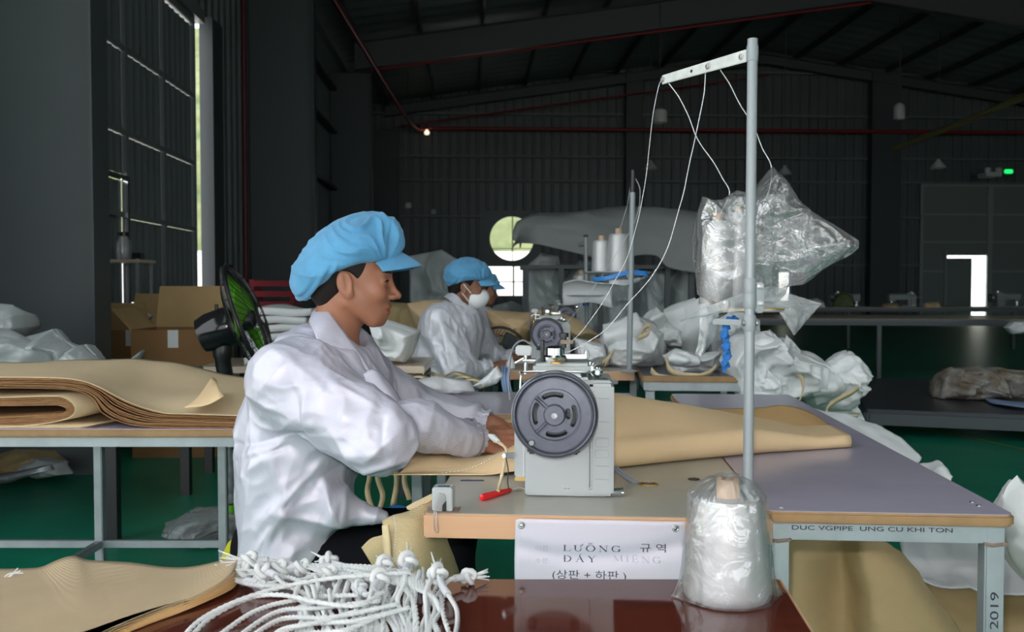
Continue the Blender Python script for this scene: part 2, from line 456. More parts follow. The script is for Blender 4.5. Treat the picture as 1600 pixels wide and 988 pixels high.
M['hair'] = mat('black_hair', (.009, .006, .005), .6, bump=.3, bscale=220, spec=.25)
M['eye_white'] = mat('eye_white', (.65, .62, .58), .2)
M['iris'] = mat('dark_iris', (.015, .008, .005), .1)
M['cap'] = mat('blue_nonwoven_cap', (.115, .39, .66), .62, var=.26, vscale=13, bump=.25, bscale=500, spec=.35, thin=.1, sheen=.2)
M['maskwhite'] = mat('white_mask', (.82, .83, .84), .7)
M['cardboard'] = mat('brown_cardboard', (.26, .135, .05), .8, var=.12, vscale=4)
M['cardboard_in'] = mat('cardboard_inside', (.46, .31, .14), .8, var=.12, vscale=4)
M['green'] = mat('bright_green_plastic', (.12, .42, .02), .4)
M['redplastic'] = mat('red_handle_plastic', (.62, .012, .012), .22)
M['paper'] = mat('printed_paper_in_film', (.54, .53, .60), .5, bump=.15, bscale=14, spec=.3)
M['ink'] = mat('black_ink', (.03, .03, .045), .5)
M['inkblue'] = mat('dark_blue_tape', (.02, .025, .11), .5)
M['inkfaint'] = mat('faint_ink', (.36, .35, .42), .5)
M['blue'] = mat('blue_plastic_film', (.03, .22, .62), .4)
M['bluecloth'] = mat('pale_blue_cloth', (.30, .42, .66), .8)
M['greycloth'] = mat('grey_tarp', (.31, .335, .325), .8, var=.12, vscale=1.2, bump=.2, bscale=4)
M['rack'] = mat('dark_rack_steel', (.06, .075, .08), .5)
M['darktop'] = mat('dark_table_top', (.045, .05, .06), .3)
M['fartop'] = mat('tan_table_top', (.60, .50, .38), .3, var=.2, vscale=2)
M['lampwhite'] = mat('white_lamp_enamel', (.66, .68, .66), .4)
M['yellowbag'] = mat('yellow_plastic_bag', (.55, .55, .03), .4)
M['yellowpipe'] = mat('yellow_pipe_paint', (.40, .35, .14), .6)
M['redcrate'] = mat('red_crate_plastic', (.25, .012, .025), .5)
def coat_mat(name, col, scale, amt, thin):
    m = mat(name, col, .42, metal=.22, spec=.55, thin=thin, bump=.16, bscale=20, bdist=.012)
    nt = m.node_tree; N = nt.nodes; L = nt.links; bs = N['Principled BSDF']
    tc = N.new('ShaderNodeTexCoord'); mp = N.new('ShaderNodeMapping'); mp.inputs['Rotation'].default_value = (.25, .35, .15); L.new(tc.outputs['Object'], mp.inputs[0])
    wv = N.new('ShaderNodeTexWave'); wv.wave_type = 'BANDS'; wv.bands_direction = 'Z'; wv.inputs['Scale'].default_value = scale; wv.inputs['Distortion'].default_value = 1.5; wv.inputs['Detail Scale'].default_value = .08
    L.new(mp.outputs[0], wv.inputs['Vector'])
    rp = N.new('ShaderNodeValToRGB'); rp.color_ramp.elements[0].color = (*[c * (1 - amt) for c in col], 1); rp.color_ramp.elements[1].color = (*col, 1)
    rp.color_ramp.elements[0].position = .1; rp.color_ramp.elements[1].position = .45
    L.new(wv.outputs['Fac'], rp.inputs[0]); L.new(rp.outputs[0], bs.inputs['Base Color'])
    return m
M['coat'] = coat_mat('white_striped_work_coat', (.60, .595, .69), 60, .075, .05)
M['coat2'] = coat_mat('white_work_coat', (.76, .77, .83), 60, .04, .12)
# ------------------------------------------------------------------ the hall
def corrugated(l0, l1, z0, z1, a, pitch=.30, depth=.035, mb=None, side=False, sgn=1):
    """ribbed sheet; side=False: in the far wall's plane at a; side=True: l0,l1 are along a and `a` is the wall's l"""
    mb = mb or MB(); n0 = int(math.floor(l0 / pitch)); xs = [l0]
    prof = []
    k = n0
    while k * pitch < l1:
        b = k * pitch
        for t, h in ((0, 0), (.62, 0), (.70, 1), (.88, 1), (.96, 0)):
            x = b + t * pitch
            if l0 < x < l1: prof.append((x, h))
        k += 1
    def hh(x):
        t = (x / pitch) % 1.0
        return 0 if t < .62 or t > .96 else 1 if .7 <= t <= .88 else (t - .62) / .08 if t < .7 else (.96 - t) / .08
    prof = [(l0, hh(l0))] + prof + [(l1, hh(l1))]
    V = []
    for x, h in prof:
        for z in (z0, z1):
            V.append(B(a + sgn * depth * h, x, z) if side else B(x, a - depth * h, z))
    mb.add(V, [(2 * i, 2 * i + 2, 2 * i + 3, 2 * i + 1) for i in range(len(prof) - 1)])
    return mb

LW, LC, RW, FA, BA = -3.28, -2.28, 22.0, 29.9, -12.0
EAVE, SLOPE, RIDGE = 6.1, .145, 9.4
def roof_z(l): return EAVE + .95 + SLOPE * ((l - LC) if l < RIDGE else (2 * RIDGE - LC - l))

mb = MB(); mb.add([B(-3.3, BA, 0), B(RW, BA, 0), B(RW, FA, 0), B(-3.3, FA, 0)], [(0, 1, 2, 3)]); struct('floor', mb, M['floor'])

# far wall, with its openings: round fan opening, window below it, small window, doorway
mb = MB(); top = 9.4
def far(l0, l1, z0, z1): corrugated(l0, l1, z0, z1, FA, mb=mb)
far(LW, .45, 0, top); far(.45, 2.25, 0, .83); far(.45, 2.25, 3.50, top); far(1.79, 2.25, .83, 1.80)
far(2.25, 10.06, 0, top); far(10.06, 10.42, 0, .62); far(10.06, 10.42, 1.62, top); far(10.42, 14.75, 0, top); far(14.75, 19.2, 4.45, top); far(19.2, RW, 0, top)
struct('wall_far', mb, M['clad'])
# flat plate with the round hole
cx, cz, rr = 1.336, 2.66, .705
mb = MB(); n = 64; V = []
for k in range(n):
    a = 2 * math.pi * k / n + math.atan2(.88, .93); c, s = math.cos(a), math.sin(a)
    q = min(.93 / max(abs(c), 1e-6), .88 / max(abs(s), 1e-6)) * 1.02
    for y in (0, -.06):
        V.append(B(cx + rr * c, FA + y, cz + rr * s))
    V.append(B(cx + q * c, FA - .0, cz + q * s)); V.append(B(cx + q * c, FA - .06, cz + q * s))
Fc = []
for k in range(n):
    i, j = 4 * k, 4 * ((k + 1) % n)
    Fc += [(i + 1, j + 1, j + 3, i + 3), (i, j, j + 1, i + 1), (i, i + 2, j + 2, j)]
mb.add(V, Fc); w1 = struct('window_1', mb, M['clad'])
mb = MB(); mb.beam(B(cx + .02, FA - .03, cz - rr), B(cx + .02, FA - .03, cz + rr), .035, .035, up=(0, 1, 0)); mb.beam(B(cx - rr + .05, FA - .03, cz - .32), B(cx + rr - .05, FA - .03, cz - .32), .02, .02)
obj('window_bar', mb, M['girt'], w1)
w2 = struct('window_2', MB().beam(B(.42, FA - .03, .80), B(1.82, FA - .03, .80), .07, .06).beam(B(.42, FA - .03, 1.83), B(1.82, FA - .03, 1.83), .07, .06).beam(B(.45, FA - .03, .8), B(.45, FA - .03, 1.83), .06, .06, up=(0, 1, 0)).beam(B(1.79, FA - .03, .8), B(1.79, FA - .03, 1.83), .06, .06, up=(0, 1, 0)), M['girt'])
obj('mullion', MB().beam(B(1.39, FA - .03, .8), B(1.39, FA - .03, 1.83), .06, .05, up=(0, 1, 0)), M['girt'], w2)
obj('mullion', MB().beam(B(.45, FA - .03, 1.27), B(1.79, FA - .03, 1.27), .05, .04), M['rack'], w2)
w3 = struct('window_3', MB().beam(B(10.02, FA - .04, .62), B(10.45, FA - .04, .62), .08, .07).beam(B(10.02, FA - .04, 1.62), B(10.45, FA - .04, 1.62), .08, .07).beam(B(10.42, FA - .04, .6), B(10.42, FA - .04, 1.64), .07, .07, up=(0, 1, 0)), M['bluecloth'])

# big sliding door in the far wall with the wicket doorway standing ajar
d3 = struct('door_2', MB().beam(B(14.75, FA - .06, 0), B(14.75, FA - .06, 4.45), .10, .12, up=(0, 1, 0)).beam(B(14.7, FA - .06, 4.45), B(19.25, FA - .06, 4.45), .10, .12).beam(B(19.2, FA - .06, 0), B(19.2, FA - .06, 4.45), .10, .12, up=(0, 1, 0))
   .beam(B(17.05, FA - .06, 0), B(17.05, FA - .06, 4.45), .16, .10, up=(0, 1, 0)).beam(B(15.58, FA - .06, 0), B(15.58, FA - .06, 2.3), .07, .10, up=(0, 1, 0))
   .beam(B(14.8, FA - .06, 1.62), B(15.55, FA - .06, 1.62), .05, .06).beam(B(14.8, FA - .06, 2.58), B(19.2, FA - .06, 2.58), .05, .06).beam(B(14.8, FA - .06, 3.48), B(19.2, FA - .06, 3.48), .05, .06).beam(B(17.1, FA - .06, 1.62), B(19.2, FA - .06, 1.62), .05, .06), M['farframe'])
for l0, l1, z0, z1 in ((14.75, 15.58, 0, 1.62), (14.75, 15.58, 1.62, 2.58), (15.58, 17.05, 2.14, 2.58), (14.75, 17.05, 2.58, 3.48), (14.75, 17.05, 3.48, 4.45), (17.05, 19.2, 0, 1.62), (17.05, 19.2, 1.62, 2.58), (17.05, 19.2, 2.58, 3.48), (17.05, 19.2, 3.48, 4.45)):
    obj('panel', MB().box(B((l0 + l1) / 2, FA - .03, (z0 + z1) / 2), (l1 - l0, .02, z1 - z0), Matrix.Rotation(BETA, 3, 'Z')), M['farpanel'], d3)
obj('wicket_leaf', MB().box(B(16.06, FA - .02, 1.03), (.86, .03, 2.04), Matrix.Rotation(BETA, 3, 'Z')), M['farpanel'], d3)

# girts, far columns, red fire pipe
for i, z in enumerate((8.0, 6.62, 5.27, 4.5, 3.36, 1.82)):
    mbg = MB()
    for l0, l1 in ((LW, .43), (2.27, 4.9), (5.5, 12.9), (13.9, 14.7)) if z < 4 else ((LW, 4.9), (5.5, 12.9), (13.9, RW)):
        if i == 5 and l0 == LW: l1 = .4
        mbg.beam(B(l0, FA - .12, z), B(l1, FA - .12, z), .16, .07)
    struct('trim_%d' % (i + 1), mbg, M['girt'])
def icolumn(name, l0, l1, a, z1, wf=.25, m=None, face='web'):
    mbx = MB(); ac = a
    mbx.beam(B(l0, ac, z1 / 2), B(l1, ac, z1 / 2), .012, z1)
    for l in (l0, l1): mbx.box(B(l, ac, z1 / 2), (.016, wf, z1), Matrix.Rotation(BETA, 3, 'Z'))
    return struct(name, mbx, m or M['column'])
for i, a in enumerate((5.85, 13.85, 21.85)): icolumn('column', LW + .05, LC, a, roof_z(LC) - .95)
icolumn('column', LW + .05, LC + .02, FA - .25, EAVE)
for l0, l1 in ((4.95, 5.48), (12.9, 13.86)):
    struct('column', MB().box(B((l0 + l1) / 2, FA - .32, roof_z(l0) / 2), (l1 - l0, .3, roof_z(l0) - .3), Matrix.Rotation(BETA, 3, 'Z')), M['column'], bevel=.01)
# longitudinal wall girts between the left columns
for i, z in enumerate((1.9, 3.4, 4.7, 5.7)):
    mbg = MB()
    for a0, a1 in ((13.9, 21.8), (21.9, 29.6)): mbg.beam(B(LW + .12, a0, z), B(LW + .12, a1, z), .16, .07)
    struct('trim_%d' % (i + 7), mbg, M['column'])

# left wall with its big doorway and sliding door
mb = MB()
corrugated(BA, -9.0, 0, 6.6, LW, mb=mb, side=True); corrugated(-9.0, 3.0, 5.0, 6.6, LW, mb=mb, side=True); corrugated(3.0, 7.0, 0, 6.6, LW, mb=mb, side=True); corrugated(7.0, 11.62, 4.42, 6.6, LW, mb=mb, side=True)  # wide unseen opening beside the viewer, added to bring daylight in
corrugated(11.62, FA, 0, 6.6, LW, mb=mb, side=True)
mb.add([B(LW, BA, 6.55), B(LW, FA, 6.55), B(LW, FA, roof_z(LC)), B(LW, BA, roof_z(LC))], [(0, 1, 2, 3)])
struct('wall_left', mb, M['clad'])
struct('trim_11', MB().beam(B(LW + .06, 6.0, 4.36), B(LW + .06, 11.3, 4.36), .14, .16), M['doorframe'])
struct('trim_12', MB().box(B(LW + .10, 11.67, 2.2), (.16, .46, 4.4), Matrix.Rotation(BETA, 3, 'Z')), M['darkpost'])
ld = LW + .05
d1 = struct('door_1', MB().beam(B(ld, 6.7, 4.24), B(ld, 11.07, 4.24), .06, .07), M['doorframe'])
zs = (0.02, .98, 1.83, 2.60, 3.38, 4.22)
for a in (6.75, 7.8, 8.9, 9.98, 11.06):
    obj('door_stile', MB().beam(B(ld, a, 0.05), B(ld, a, 4.24), .05, .06, up=(0, 1, 0)), M['doorframe'], d1)
for z in zs[:-1]:
    obj('door_rail', MB().beam(B(ld, 6.75, z), B(ld, 11.06, z), .045, .05), M['doorframe'], d1)
for a0, a1 in ((6.75, 7.8), (8.9, 9.98), (9.98, 11.06)):
    for z0, z1 in zip(zs[:-1], zs[1:]):
        obj('panel', corrugated(a0 + .03, a1 - .03, z0 + .03, z1 - .03, ld - .015, pitch=.18, depth=.012, side=True), M['doorpanel'], d1)
for z0, z1 in ((2.18, 2.6), (2.6, 3.38), (3.38, 4.22)):
    obj('panel', corrugated(7.83, 8.87, z0 + .03, z1 - .03, ld - .015, pitch=.18, depth=.012, side=True), M['doorpanel'], d1)
# wicket leaf in the sliding door; bright chrome frame stands in for leaking daylight
obj('wicket_leaf', corrugated(7.86, 8.862, .02, 2.148, ld - .03, pitch=.18, depth=.012, side=True), M['doorpanel'], d1)
obj('wicket_frame', MB().beam(B(ld + .02, 7.83, 2.17), B(ld + .02, 8.87, 2.17), .05, .04).beam(B(ld + .02, 8.87, .05), B(ld + .02, 8.87, 2.17), .04, .05, up=(0, 1, 0)), M['chrome'], d1)

# roof: sheet, purlins, rafters
mb = MB()
SKYL, SK0, SK1 = ((-1.6, .4), (3.2, 5.2), (11.2, 13.2)), -8.1, 3.3
segs = []
for l0, l1 in ((LW - .1, RIDGE), (RIDGE, RW + .3)):
    segs += [(l0, l1, BA, SK0), (l0, l1, SK1, FA + .2)]
    q = l0
    for s0, s1 in SKYL:
        if l0 <= s0 < l1: segs.append((q, s0, SK0, SK1)); q = s1
    segs.append((q, l1, SK0, SK1))
for l0, l1, x0, x1 in segs:
    xs = np.append(np.arange(x0, x1, .15), x1)
    V = []
    for i, x in enumerate(xs):
        o = -.03 if (i // 2) % 2 else 0
        V += [B(l0, x, roof_z(l0) + o), B(l1, x, roof_z(l1) + o)]
    mb.add(V, [(2 * i, 2 * i + 1, 2 * i + 3, 2 * i + 2) for i in range(len(xs) - 1)])
struct('ceiling', mb, M['roof'])
# unseen translucent roof sheets, added over the near bay to brighten the table tops
for i, (l0, l1) in enumerate(SKYL):
    mb = MB(); mb.add([B(l0, SK0, roof_z(l0) - .01), B(l1, SK0, roof_z(l1) - .01), B(l1, SK1, roof_z(l1) - .01), B(l0, SK1, roof_z(l0) - .01)], [(0, 1, 2, 3)])
    struct('added_skylight_sheet', mb, M['added_skysheet'])
for k, l in enumerate(np.arange(-2.6, 21, 1.45)):
    struct('roof_purlin', MB().beam(B(l, BA, roof_z(l) - .12), B(l, FA, roof_z(l) - .12), .06, .17), M['column'])
for a in (5.85, 13.85, 21.85, 29.5):
    mb = MB(); ll = [LC - .4, RIDGE, RW - .2]
    for la, lb in zip(ll[:-1], ll[1:]):
        za, zb = roof_z(la) - .22, roof_z(lb) - .22
        dp = .62 if a < 29 else .3
        V = [B(la, a, za), B(lb, a, zb), B(lb, a, zb - dp), B(la, a, za - dp)]
        mb.prism(V, B(0, .012, 0))
        mb.beam(B(la, a, za - dp), B(lb, a, zb - dp), .24, .02); mb.beam(B(la, a, za), B(lb, a, zb), .24, .02)
    struct('roof_rafter', mb, M['rafter'])
mb = MB().add([B(RW, BA, 0), B(RW, FA, 0), B(RW, FA, 7.2), B(RW, BA, 7.2)], [(0, 1, 2, 3)])
struct('wall_right', mb, M['clad'])
# unseen side behind the viewer: doorways opened for ambient light under a clad head wall
mb = MB()
mb.add([B(LW, BA, 5.0), B(RW, BA, 5.0), B(RW, BA, 9.4), B(LW, BA, 9.4)], [(0, 1, 2, 3)])
for l0, l1 in ((LW, -2.2), (7.5, 9.5), (18, RW)): mb.add([B(l0, BA, 0), B(l1, BA, 0), B(l1, BA, 5.0), B(l0, BA, 5.0)], [(0, 1, 2, 3)])
struct('wall_back', mb, M['clad'])

# red fire pipes, yellow line and yellow pipe
P1 = [W(512, -16, 15.4), W(640, 190, 27.5), W(666, 203, 29.3)]
tag(obj('fire_pipe', MB().tube(catmull(P1, 16), .055, 10), M['red']), 'red fire pipe running along the roof edge above the left columns', 'pipe')
tag(obj('fire_pipe', MB().tube([B(-1.4, FA - .56, 6.08), B(RW - .3, FA - .56, 6.08)], .06, 10), M['red']), 'long level red fire pipe across the far wall', 'pipe')
for a, lab in ((13.6, 'thin red sprinkler pipe under the nearer roof rafter'), (21.6, 'thin red sprinkler pipe under the second roof rafter'), (29.2, 'thin sloping red sprinkler pipe high on the far gable')):
    tag(obj('sprinkler_pipe', MB().tube([B(LC, a, roof_z(LC) - .95), B(RIDGE, a, roof_z(RIDGE) - .95)], .028, 8), M['red']), lab, 'pipe')
tag(obj('fire_pipe', MB().tube([B(LW + .18, 13.0, 0), B(LW + .18, 13.0, 6.4)], .03, 10), M['darkred']), 'upright red pipe beside the second left column', 'pipe')
tag(obj('yellow_pipe', MB().tube([W(1398, 232, 27), W(1530, 181, 22), W(1625, 140, 18)], .075, 10), M['yellowpipe']), 'yellow slanting pipe under the roof by the wide far column', 'pipe')
yl = [WZ(1240, 622, .003), WZ(1345, 658, .003), WZ(1480, 676, .003), WZ(1640, 712, .003)]
A = catmull(yl, 24); mb = MB(); mb.grid(np.stack([A + [0, -.035, 0], A + [0, .035, 0]], 0)); struct('floor_line', mb, M['yellowline'], smooth=0)

# yard outside
mb = MB(); mb.add([(-90, -60, -.08), (90, -60, -.08), (90, 90, -.08), (-90, 90, -.08)], [(0, 1, 2, 3)]); struct('ground_outside', mb, M['concrete'])
struct('wall_yard_far', MB().box(B(8, 42, 1.3), (70, .3, 2.75), Matrix.Rotation(BETA, 3, 'Z')), M['yardwall'])
struct('wall_yard_left', MB().box(B(-12, 14, .9), (.3, 62, 2.0), Matrix.Rotation(BETA, 3, 'Z')), M['yardwall'])
x = np.linspace(0, 1, 40); U, V_ = np.meshgrid(x, x, indexing='ij')
def hillside(fn, seed):
    A = fn(U, V_); A[..., 2] += noise(A * .35, seed) * 1.1 + noise(A * 1.1, seed + 1) * .5
    return MB().grid(A)
struct('hill_far', hillside(lambda u, v: np.stack([-30 + 90 * u, 48 + 26 * v, -1 + 22 * v ** .8], -1), 3), M['hill'])
struct('hill_left', hillside(lambda u, v: np.stack([-16 - 24 * v, 0 + 60 * u, -1 + 20 * v ** .8], -1), 5), M['hill'])

# pendant lamps and other small fittings hanging in the hall
def pendant(px, py, d, r, h, lab, shape='cone'):
    p = W(px, py, d); t = thing('pendant_lamp', lab, 'lamp', tuple(p))
    lq = p.x * math.cos(BETA) + p.y * math.sin(BETA); ztop = roof_z(lq) - .02 - p.z
    if shape == 'cone': prof = [(r * .18, h), (r * .3, h * .75), (r * .62, h * .45), (r, 0), (r * .96, 0), (r * .55, h * .42)]
    else: prof = [(r * .35, h), (r * .9, h * .85), (r, h * .7), (r, 0), (r * .92, 0), (r * .9, h * .6)]
    obj('lamp_shade', MB().lathe(prof, 20, caps=False), M['lampwhite'], t, world=False)
    obj('suspension_rod', MB().cyl((0, 0, h * .9), (0, 0, ztop), .012, 6), M['rack'], t, world=False)
    obj('bulb', MB().lathe([(.001, -.02), (r * .3, 0), (r * .38, h * .2), (r * .2, h * .45)], 12, caps=False), M['lampwhite'], t, world=False)
pendant(1031, 192, 22, .17, .34, 'tall white pendant lamp hanging left of the near thread stand pole', 'drum')
pendant(1405, 186, 25, .14, .42, 'white boxy pendant lamp in front of the wide far column', 'drum')
pendant(1016, 265, 26, .22, .26, 'pale cone pendant lamp just right of the narrow far column')
pendant(1226, 273, 26, .20, .26, 'pale cone pendant lamp above the big clear plastic bag')
pendant(1466, 263, 26, .22, .26, 'pale cone pendant lamp left of the green exit light')
pendant(638, 325, 26, .09, .16, 'small white pendant lamp above the cap of the far seated worker, nearer the left columns', 'drum')
pendant(677, 334, 27, .08, .14, 'small white pendant lamp directly above the masked worker', 'drum')
t = thing('twin_spotlight', 'pale twin emergency spotlight on the far wall beside the green light', 'lamp', tuple(W(1552, 268, 29.25)))
for s in (-1, 1): obj('spot_head', MB().lathe([(.03, -.08), (.09, -.06), (.10, .06), (.05, .09)], 12, c=(s * .17, 0, .04)), M['lampwhite'], t, world=False)
obj('housing', MB().box((0, .22, -.09), (.5, .56, .14)), M['lampwhite'], t, world=False, bevel=.01)
t = thing('exit_light', 'small glowing green exit light on the far wall', 'lamp', tuple(W(1576, 268, 29.4)))
eg = bpy.data.materials.new('green_glow'); eg.use_nodes = True; e_ = eg.node_tree.nodes['Principled BSDF']; e_.inputs['Base Color'].default_value = (0, .3, .1, 1); e_.inputs['Emission Color'].default_value = (.02, 1, .22, 1); e_.inputs['Emission Strength'].default_value = .9
obj('lit_panel', MB().box((0, 0, 0), (.28, .05, .13)), eg, t, world=False, bevel=.03)
obj('housing', MB().box((0, .27, 0), (.36, .5, .2)), M['rack'], t, world=False, bevel=.02)
t = thing('wall_lamp', 'small warm glowing bulb at the bend of the red pipe', 'lamp', tuple(W(667, 207, 29.0)))
eg2 = bpy.data.materials.new('warm_glow'); eg2.use_nodes = True; e_ = eg2.node_tree.nodes['Principled BSDF']; e_.inputs['Emission Color'].default_value = (1, .8, .6, 1); e_.inputs['Emission Strength'].default_value = 1.3
obj('bulb', MB().lathe([(.02, -.08), (.07, -.06), (.085, 0), (.05, .06), (.02, .1)], 14), eg2, t, world=False)
obj('lamp_socket', MB().cyl((0, 0, .09), (0, 0, .26), .04, 10), M['rack'], t, world=False)
# ------------------------------------------------------------------ tables
ROW = -math.radians(4.3)                          # the sewing rows run along this heading
TZ, MZ = .76, .685                                # heights of the work tops and of the red-brown table
def floor_of(p): return (p.x, p.y, 0.0)
def steel_table(name, label, x0, x1, y0, y1, z, top_t, top_mat, edge_mat, loc, rz, legs, braces=(), tube=.034, round_top=.010, cat='table', group=None, legm=None):
    t = thing(name, label, cat, loc, rz, group)
    def rr(i, r):                                  # outline with rounded corners
        return [Vector((cx + r * math.cos(a), cy + r * math.sin(a), 0)) for cx, cy, a0 in ((x1 - i - r, y0 + i + r, -90), (x1 - i - r, y1 - i - r, 0), (x0 + i + r, y1 - i - r, 90), (x0 + i + r, y0 + i + r, 180)) for a in np.radians(np.linspace(a0, a0 + 90, 7))]
    obj('tabletop', MB().prism([p + Vector((0, 0, z - top_t)) for p in rr(0, .022)], (0, 0, top_t)), edge_mat, t, world=False, bevel=round_top * .45)
    obj('laminate_sheet', MB().prism([p + Vector((0, 0, z - .0005)) for p in rr(.004, .019)], (0, 0, .0014)), top_mat, t, world=False)
    e = .03; zt = z - top_t - tube / 2
    for a, b in (((x0 + e, y0 + e), (x1 - e, y0 + e)), ((x0 + e, y1 - e), (x1 - e, y1 - e)), ((x0 + e, y0 + e), (x0 + e, y1 - e)), ((x1 - e, y0 + e), (x1 - e, y1 - e))):
        obj('rail', MB().beam((*a, zt), (*b, zt), tube, tube), legm or M['galv'], t, world=False, bevel=.003)
    for x, y in legs:
        L = obj('leg', MB().beam((x, y, 0), (x, y, z - top_t - .001), tube * 1.03, tube * 1.03, up=(0, 1, 0)), legm or M['galv'], t, world=False, bevel=.003)
        obj('weld_bead', MB().tube([(x - tube * .6, y - tube * .53, zt - tube * .5), (x - tube * .2, y - tube * .58, zt - tube * .56), (x + tube * .6, y - tube * .53, zt - tube * .48)], .004, 6), M['weld'], L, world=False)
    for a, b, zb in braces:
        obj('brace', MB().beam((*a, zb), (*b, zb), tube * .9, tube * .9), M['galv'], t, world=False, bevel=.003)
    return t

def sewing_table(label, loc):
    t = thing('sewing_table', label, 'table', loc, ROW); z = TZ
    obj('tabletop', MB().box((0, .60, z - .0225), (.63, 1.20, .045)), M['lightwood'], t, world=False, bevel=.003)
    obj('laminate_sheet', MB().box((0, .60, z + .0002), (.624, 1.194, .0014)), M['laminate'], t, world=False)
    for y in (.16, 1.04):
        obj('leg_frame', MB().beam((-.24, y, z - .062), (.24, y, z - .062), .05, .03).beam((-.27, y, .02), (.27, y, .02), .05, .04).beam((-.07, y, z - .06), (-.07, y, .03), .04, .055, up=(0, 1, 0)).beam((.07, y, z - .06), (.07, y, .03), .04, .055, up=(0, 1, 0)), M['galv'], t, world=False, bevel=.004)
    obj('stretcher', MB().beam((0, .16, z - .52), (0, 1.04, z - .52), .04, .05), M['galv'], t, world=False, bevel=.003)
    obj('pedal', MB().box((-.1, .6, .10), (.22, .36, .02), Matrix.Rotation(.25, 3, 'Y')), M['enamel_dark'], t, world=False, bevel=.006)
    obj('pedal_rod', MB().tube([(-.12, .22, z - .34), (.03, .19, z - .06)], .008, 8), M['steel'], t, world=False)
    obj('motor', MB().cyl((.06, .50, z - .16), (.06, .80, z - .16), .085, 20), M['black'], t, world=False)
    for x, y in ((-.20, 1.12), (.215, .335)):
        obj('screw_plug', MB().lathe([(.0001, .0028), (.012, .0028), (.013, .0009)], 14, c=(x, y, z), caps=False), M['black'], t, world=False)
    return t
o = WZ(931, 808, TZ)                              # middle of its near edge
st1 = sewing_table('nearest sewing table with light wood edge and grey laminate top under the big grey machine', floor_of(o))
gq = WZ(1013, 757, TZ + .0012)
ring = [gq + Vector((.018 * math.copysign(abs(math.cos(a)) ** .7, math.cos(a)), .016 * math.copysign(abs(math.sin(a)) ** .7, math.sin(a)), 0)) for a in np.linspace(0, 2 * math.pi, 25)]
obj('cable_hole', MB().prism(ring[:-1], (0, 0, .0008)), M['black'], st1)
obj('blue_tape', MB().box(WZ(738, 751, TZ + .0012), (.05, .012, .0006)), M['inkblue'], st1)
obj('grommet', MB().tube(ring, .0028, 6, caps=False), M['brass'], st1)
o2 = WZ(890, 580, TZ)
st2 = sewing_table('second sewing table, light wood edge, in front of the masked worker', floor_of(o2))
o3 = Vector(o2) + Vector((.16, 2.75, 0))
st3 = sewing_table('third sewing table, farthest of the row, mostly behind the cloth piles', floor_of(o3))

# lavender-topped steel table to the right of the machine
q0 = WZ(1388, 803, TZ) + Vector((.004, 0, 0))
lt = steel_table('work_table', 'steel work table with lavender grey top and rounded board edge at the right', -.226, .226, 0, 1.86, TZ, .022, M['lavender'], M['mdf'], floor_of(q0), ROW,
    [(-.196, .03), (.192, .03), (-.08, .62), (.192, 1.83), (-.196, 1.83)])
for x, y in ((-.19, .028), (.185, .10), (.185, .07)):
    obj('screw_head', MB().lathe([(.0001, .0034), (.004, .003), (.0055, .0009)], 10, c=(x, y, TZ), caps=False), M['chrome'], lt, world=False)
# lettering on its front rail and leg
ft = None
def text_mesh(name, s, size, loc, R, mat, parent, sx=1.0, ext=.0003):
    cu = bpy.data.curves.new(name, 'FONT'); cu.body = s; cu.size = size; cu.extrude = ext
    ob = bpy.data.objects.new(name, cu); COL.objects.link(ob)
    ob.matrix_world = Matrix.Translation(Vector(loc)) @ R.to_4x4() @ Matrix.Diagonal((sx, 1, 1, 1))
    cu.materials.append(mat)
    me = bpy.data.meshes.new_from_object(ob); bpy.data.objects.remove(ob)
    T = np.array((MW[parent.name].inverted() if parent is not None else Matrix()) @ Matrix.Translation(Vector(loc)) @ R.to_4x4() @ Matrix.Diagonal((sx, 1, 1, 1)))
    me.transform(Matrix(T.tolist()))
    ob = bpy.data.objects.new(name, me); COL.objects.link(ob); ob.parent = parent
    return ob
RX = Matrix.Rotation(math.pi / 2, 3, 'X'); RZ4 = Matrix.Rotation(ROW, 3, 'Z')
Mlt = MW[lt.name]
text_mesh('rail_lettering', 'DUC VGPIPE  UNG CU KHI TON', .0118, Mlt @ Vector((-.176, .0118, TZ - .036)), RZ4 @ RX, M['ink'], lt, sx=1.72)
text_mesh('leg_lettering', '2019', .021, Mlt @ Vector((.199, .0118, .545)), RZ4 @ RX @ Matrix.Rotation(math.pi / 2, 3, 'Z'), M['ink'], lt, sx=1.7)

# plain top behind the nearest sewing table
bt = steel_table('work_table', 'lavender grey topped table behind the near machine, between the two seated workers', -.42, .36, 0, .62, TZ - .004, .022, M['lavender'], M['mdf'], (.06, 3.02, 0), ROW,
    [(-.38, .04), (.32, .04), (-.38, .58), (.32, .58)])
# table at the left with the stacked sheets
lf = steel_table('work_table', 'steel framed table with board top carrying the folded tan sheets', -2.15, -.70, 2.68, 3.46, TZ, .024, M['lavender'], M['mdf'], (0, 0, 0), 0,
    [(-2.12, 2.71), (-.73, 2.71), (-2.12, 3.43), (-1.535, 3.43), (-1.075, 3.43), (-.73, 3.43)],
    [((-1.535, 3.43), (-1.075, 3.43), .215), ((-1.535, 3.43), (-1.535, 2.4 + .31), .215), ((-2.12, 3.43), (-1.535, 3.43), .215), ((-2.12, 2.71), (-1.535, 2.71), .215)], tube=.03)
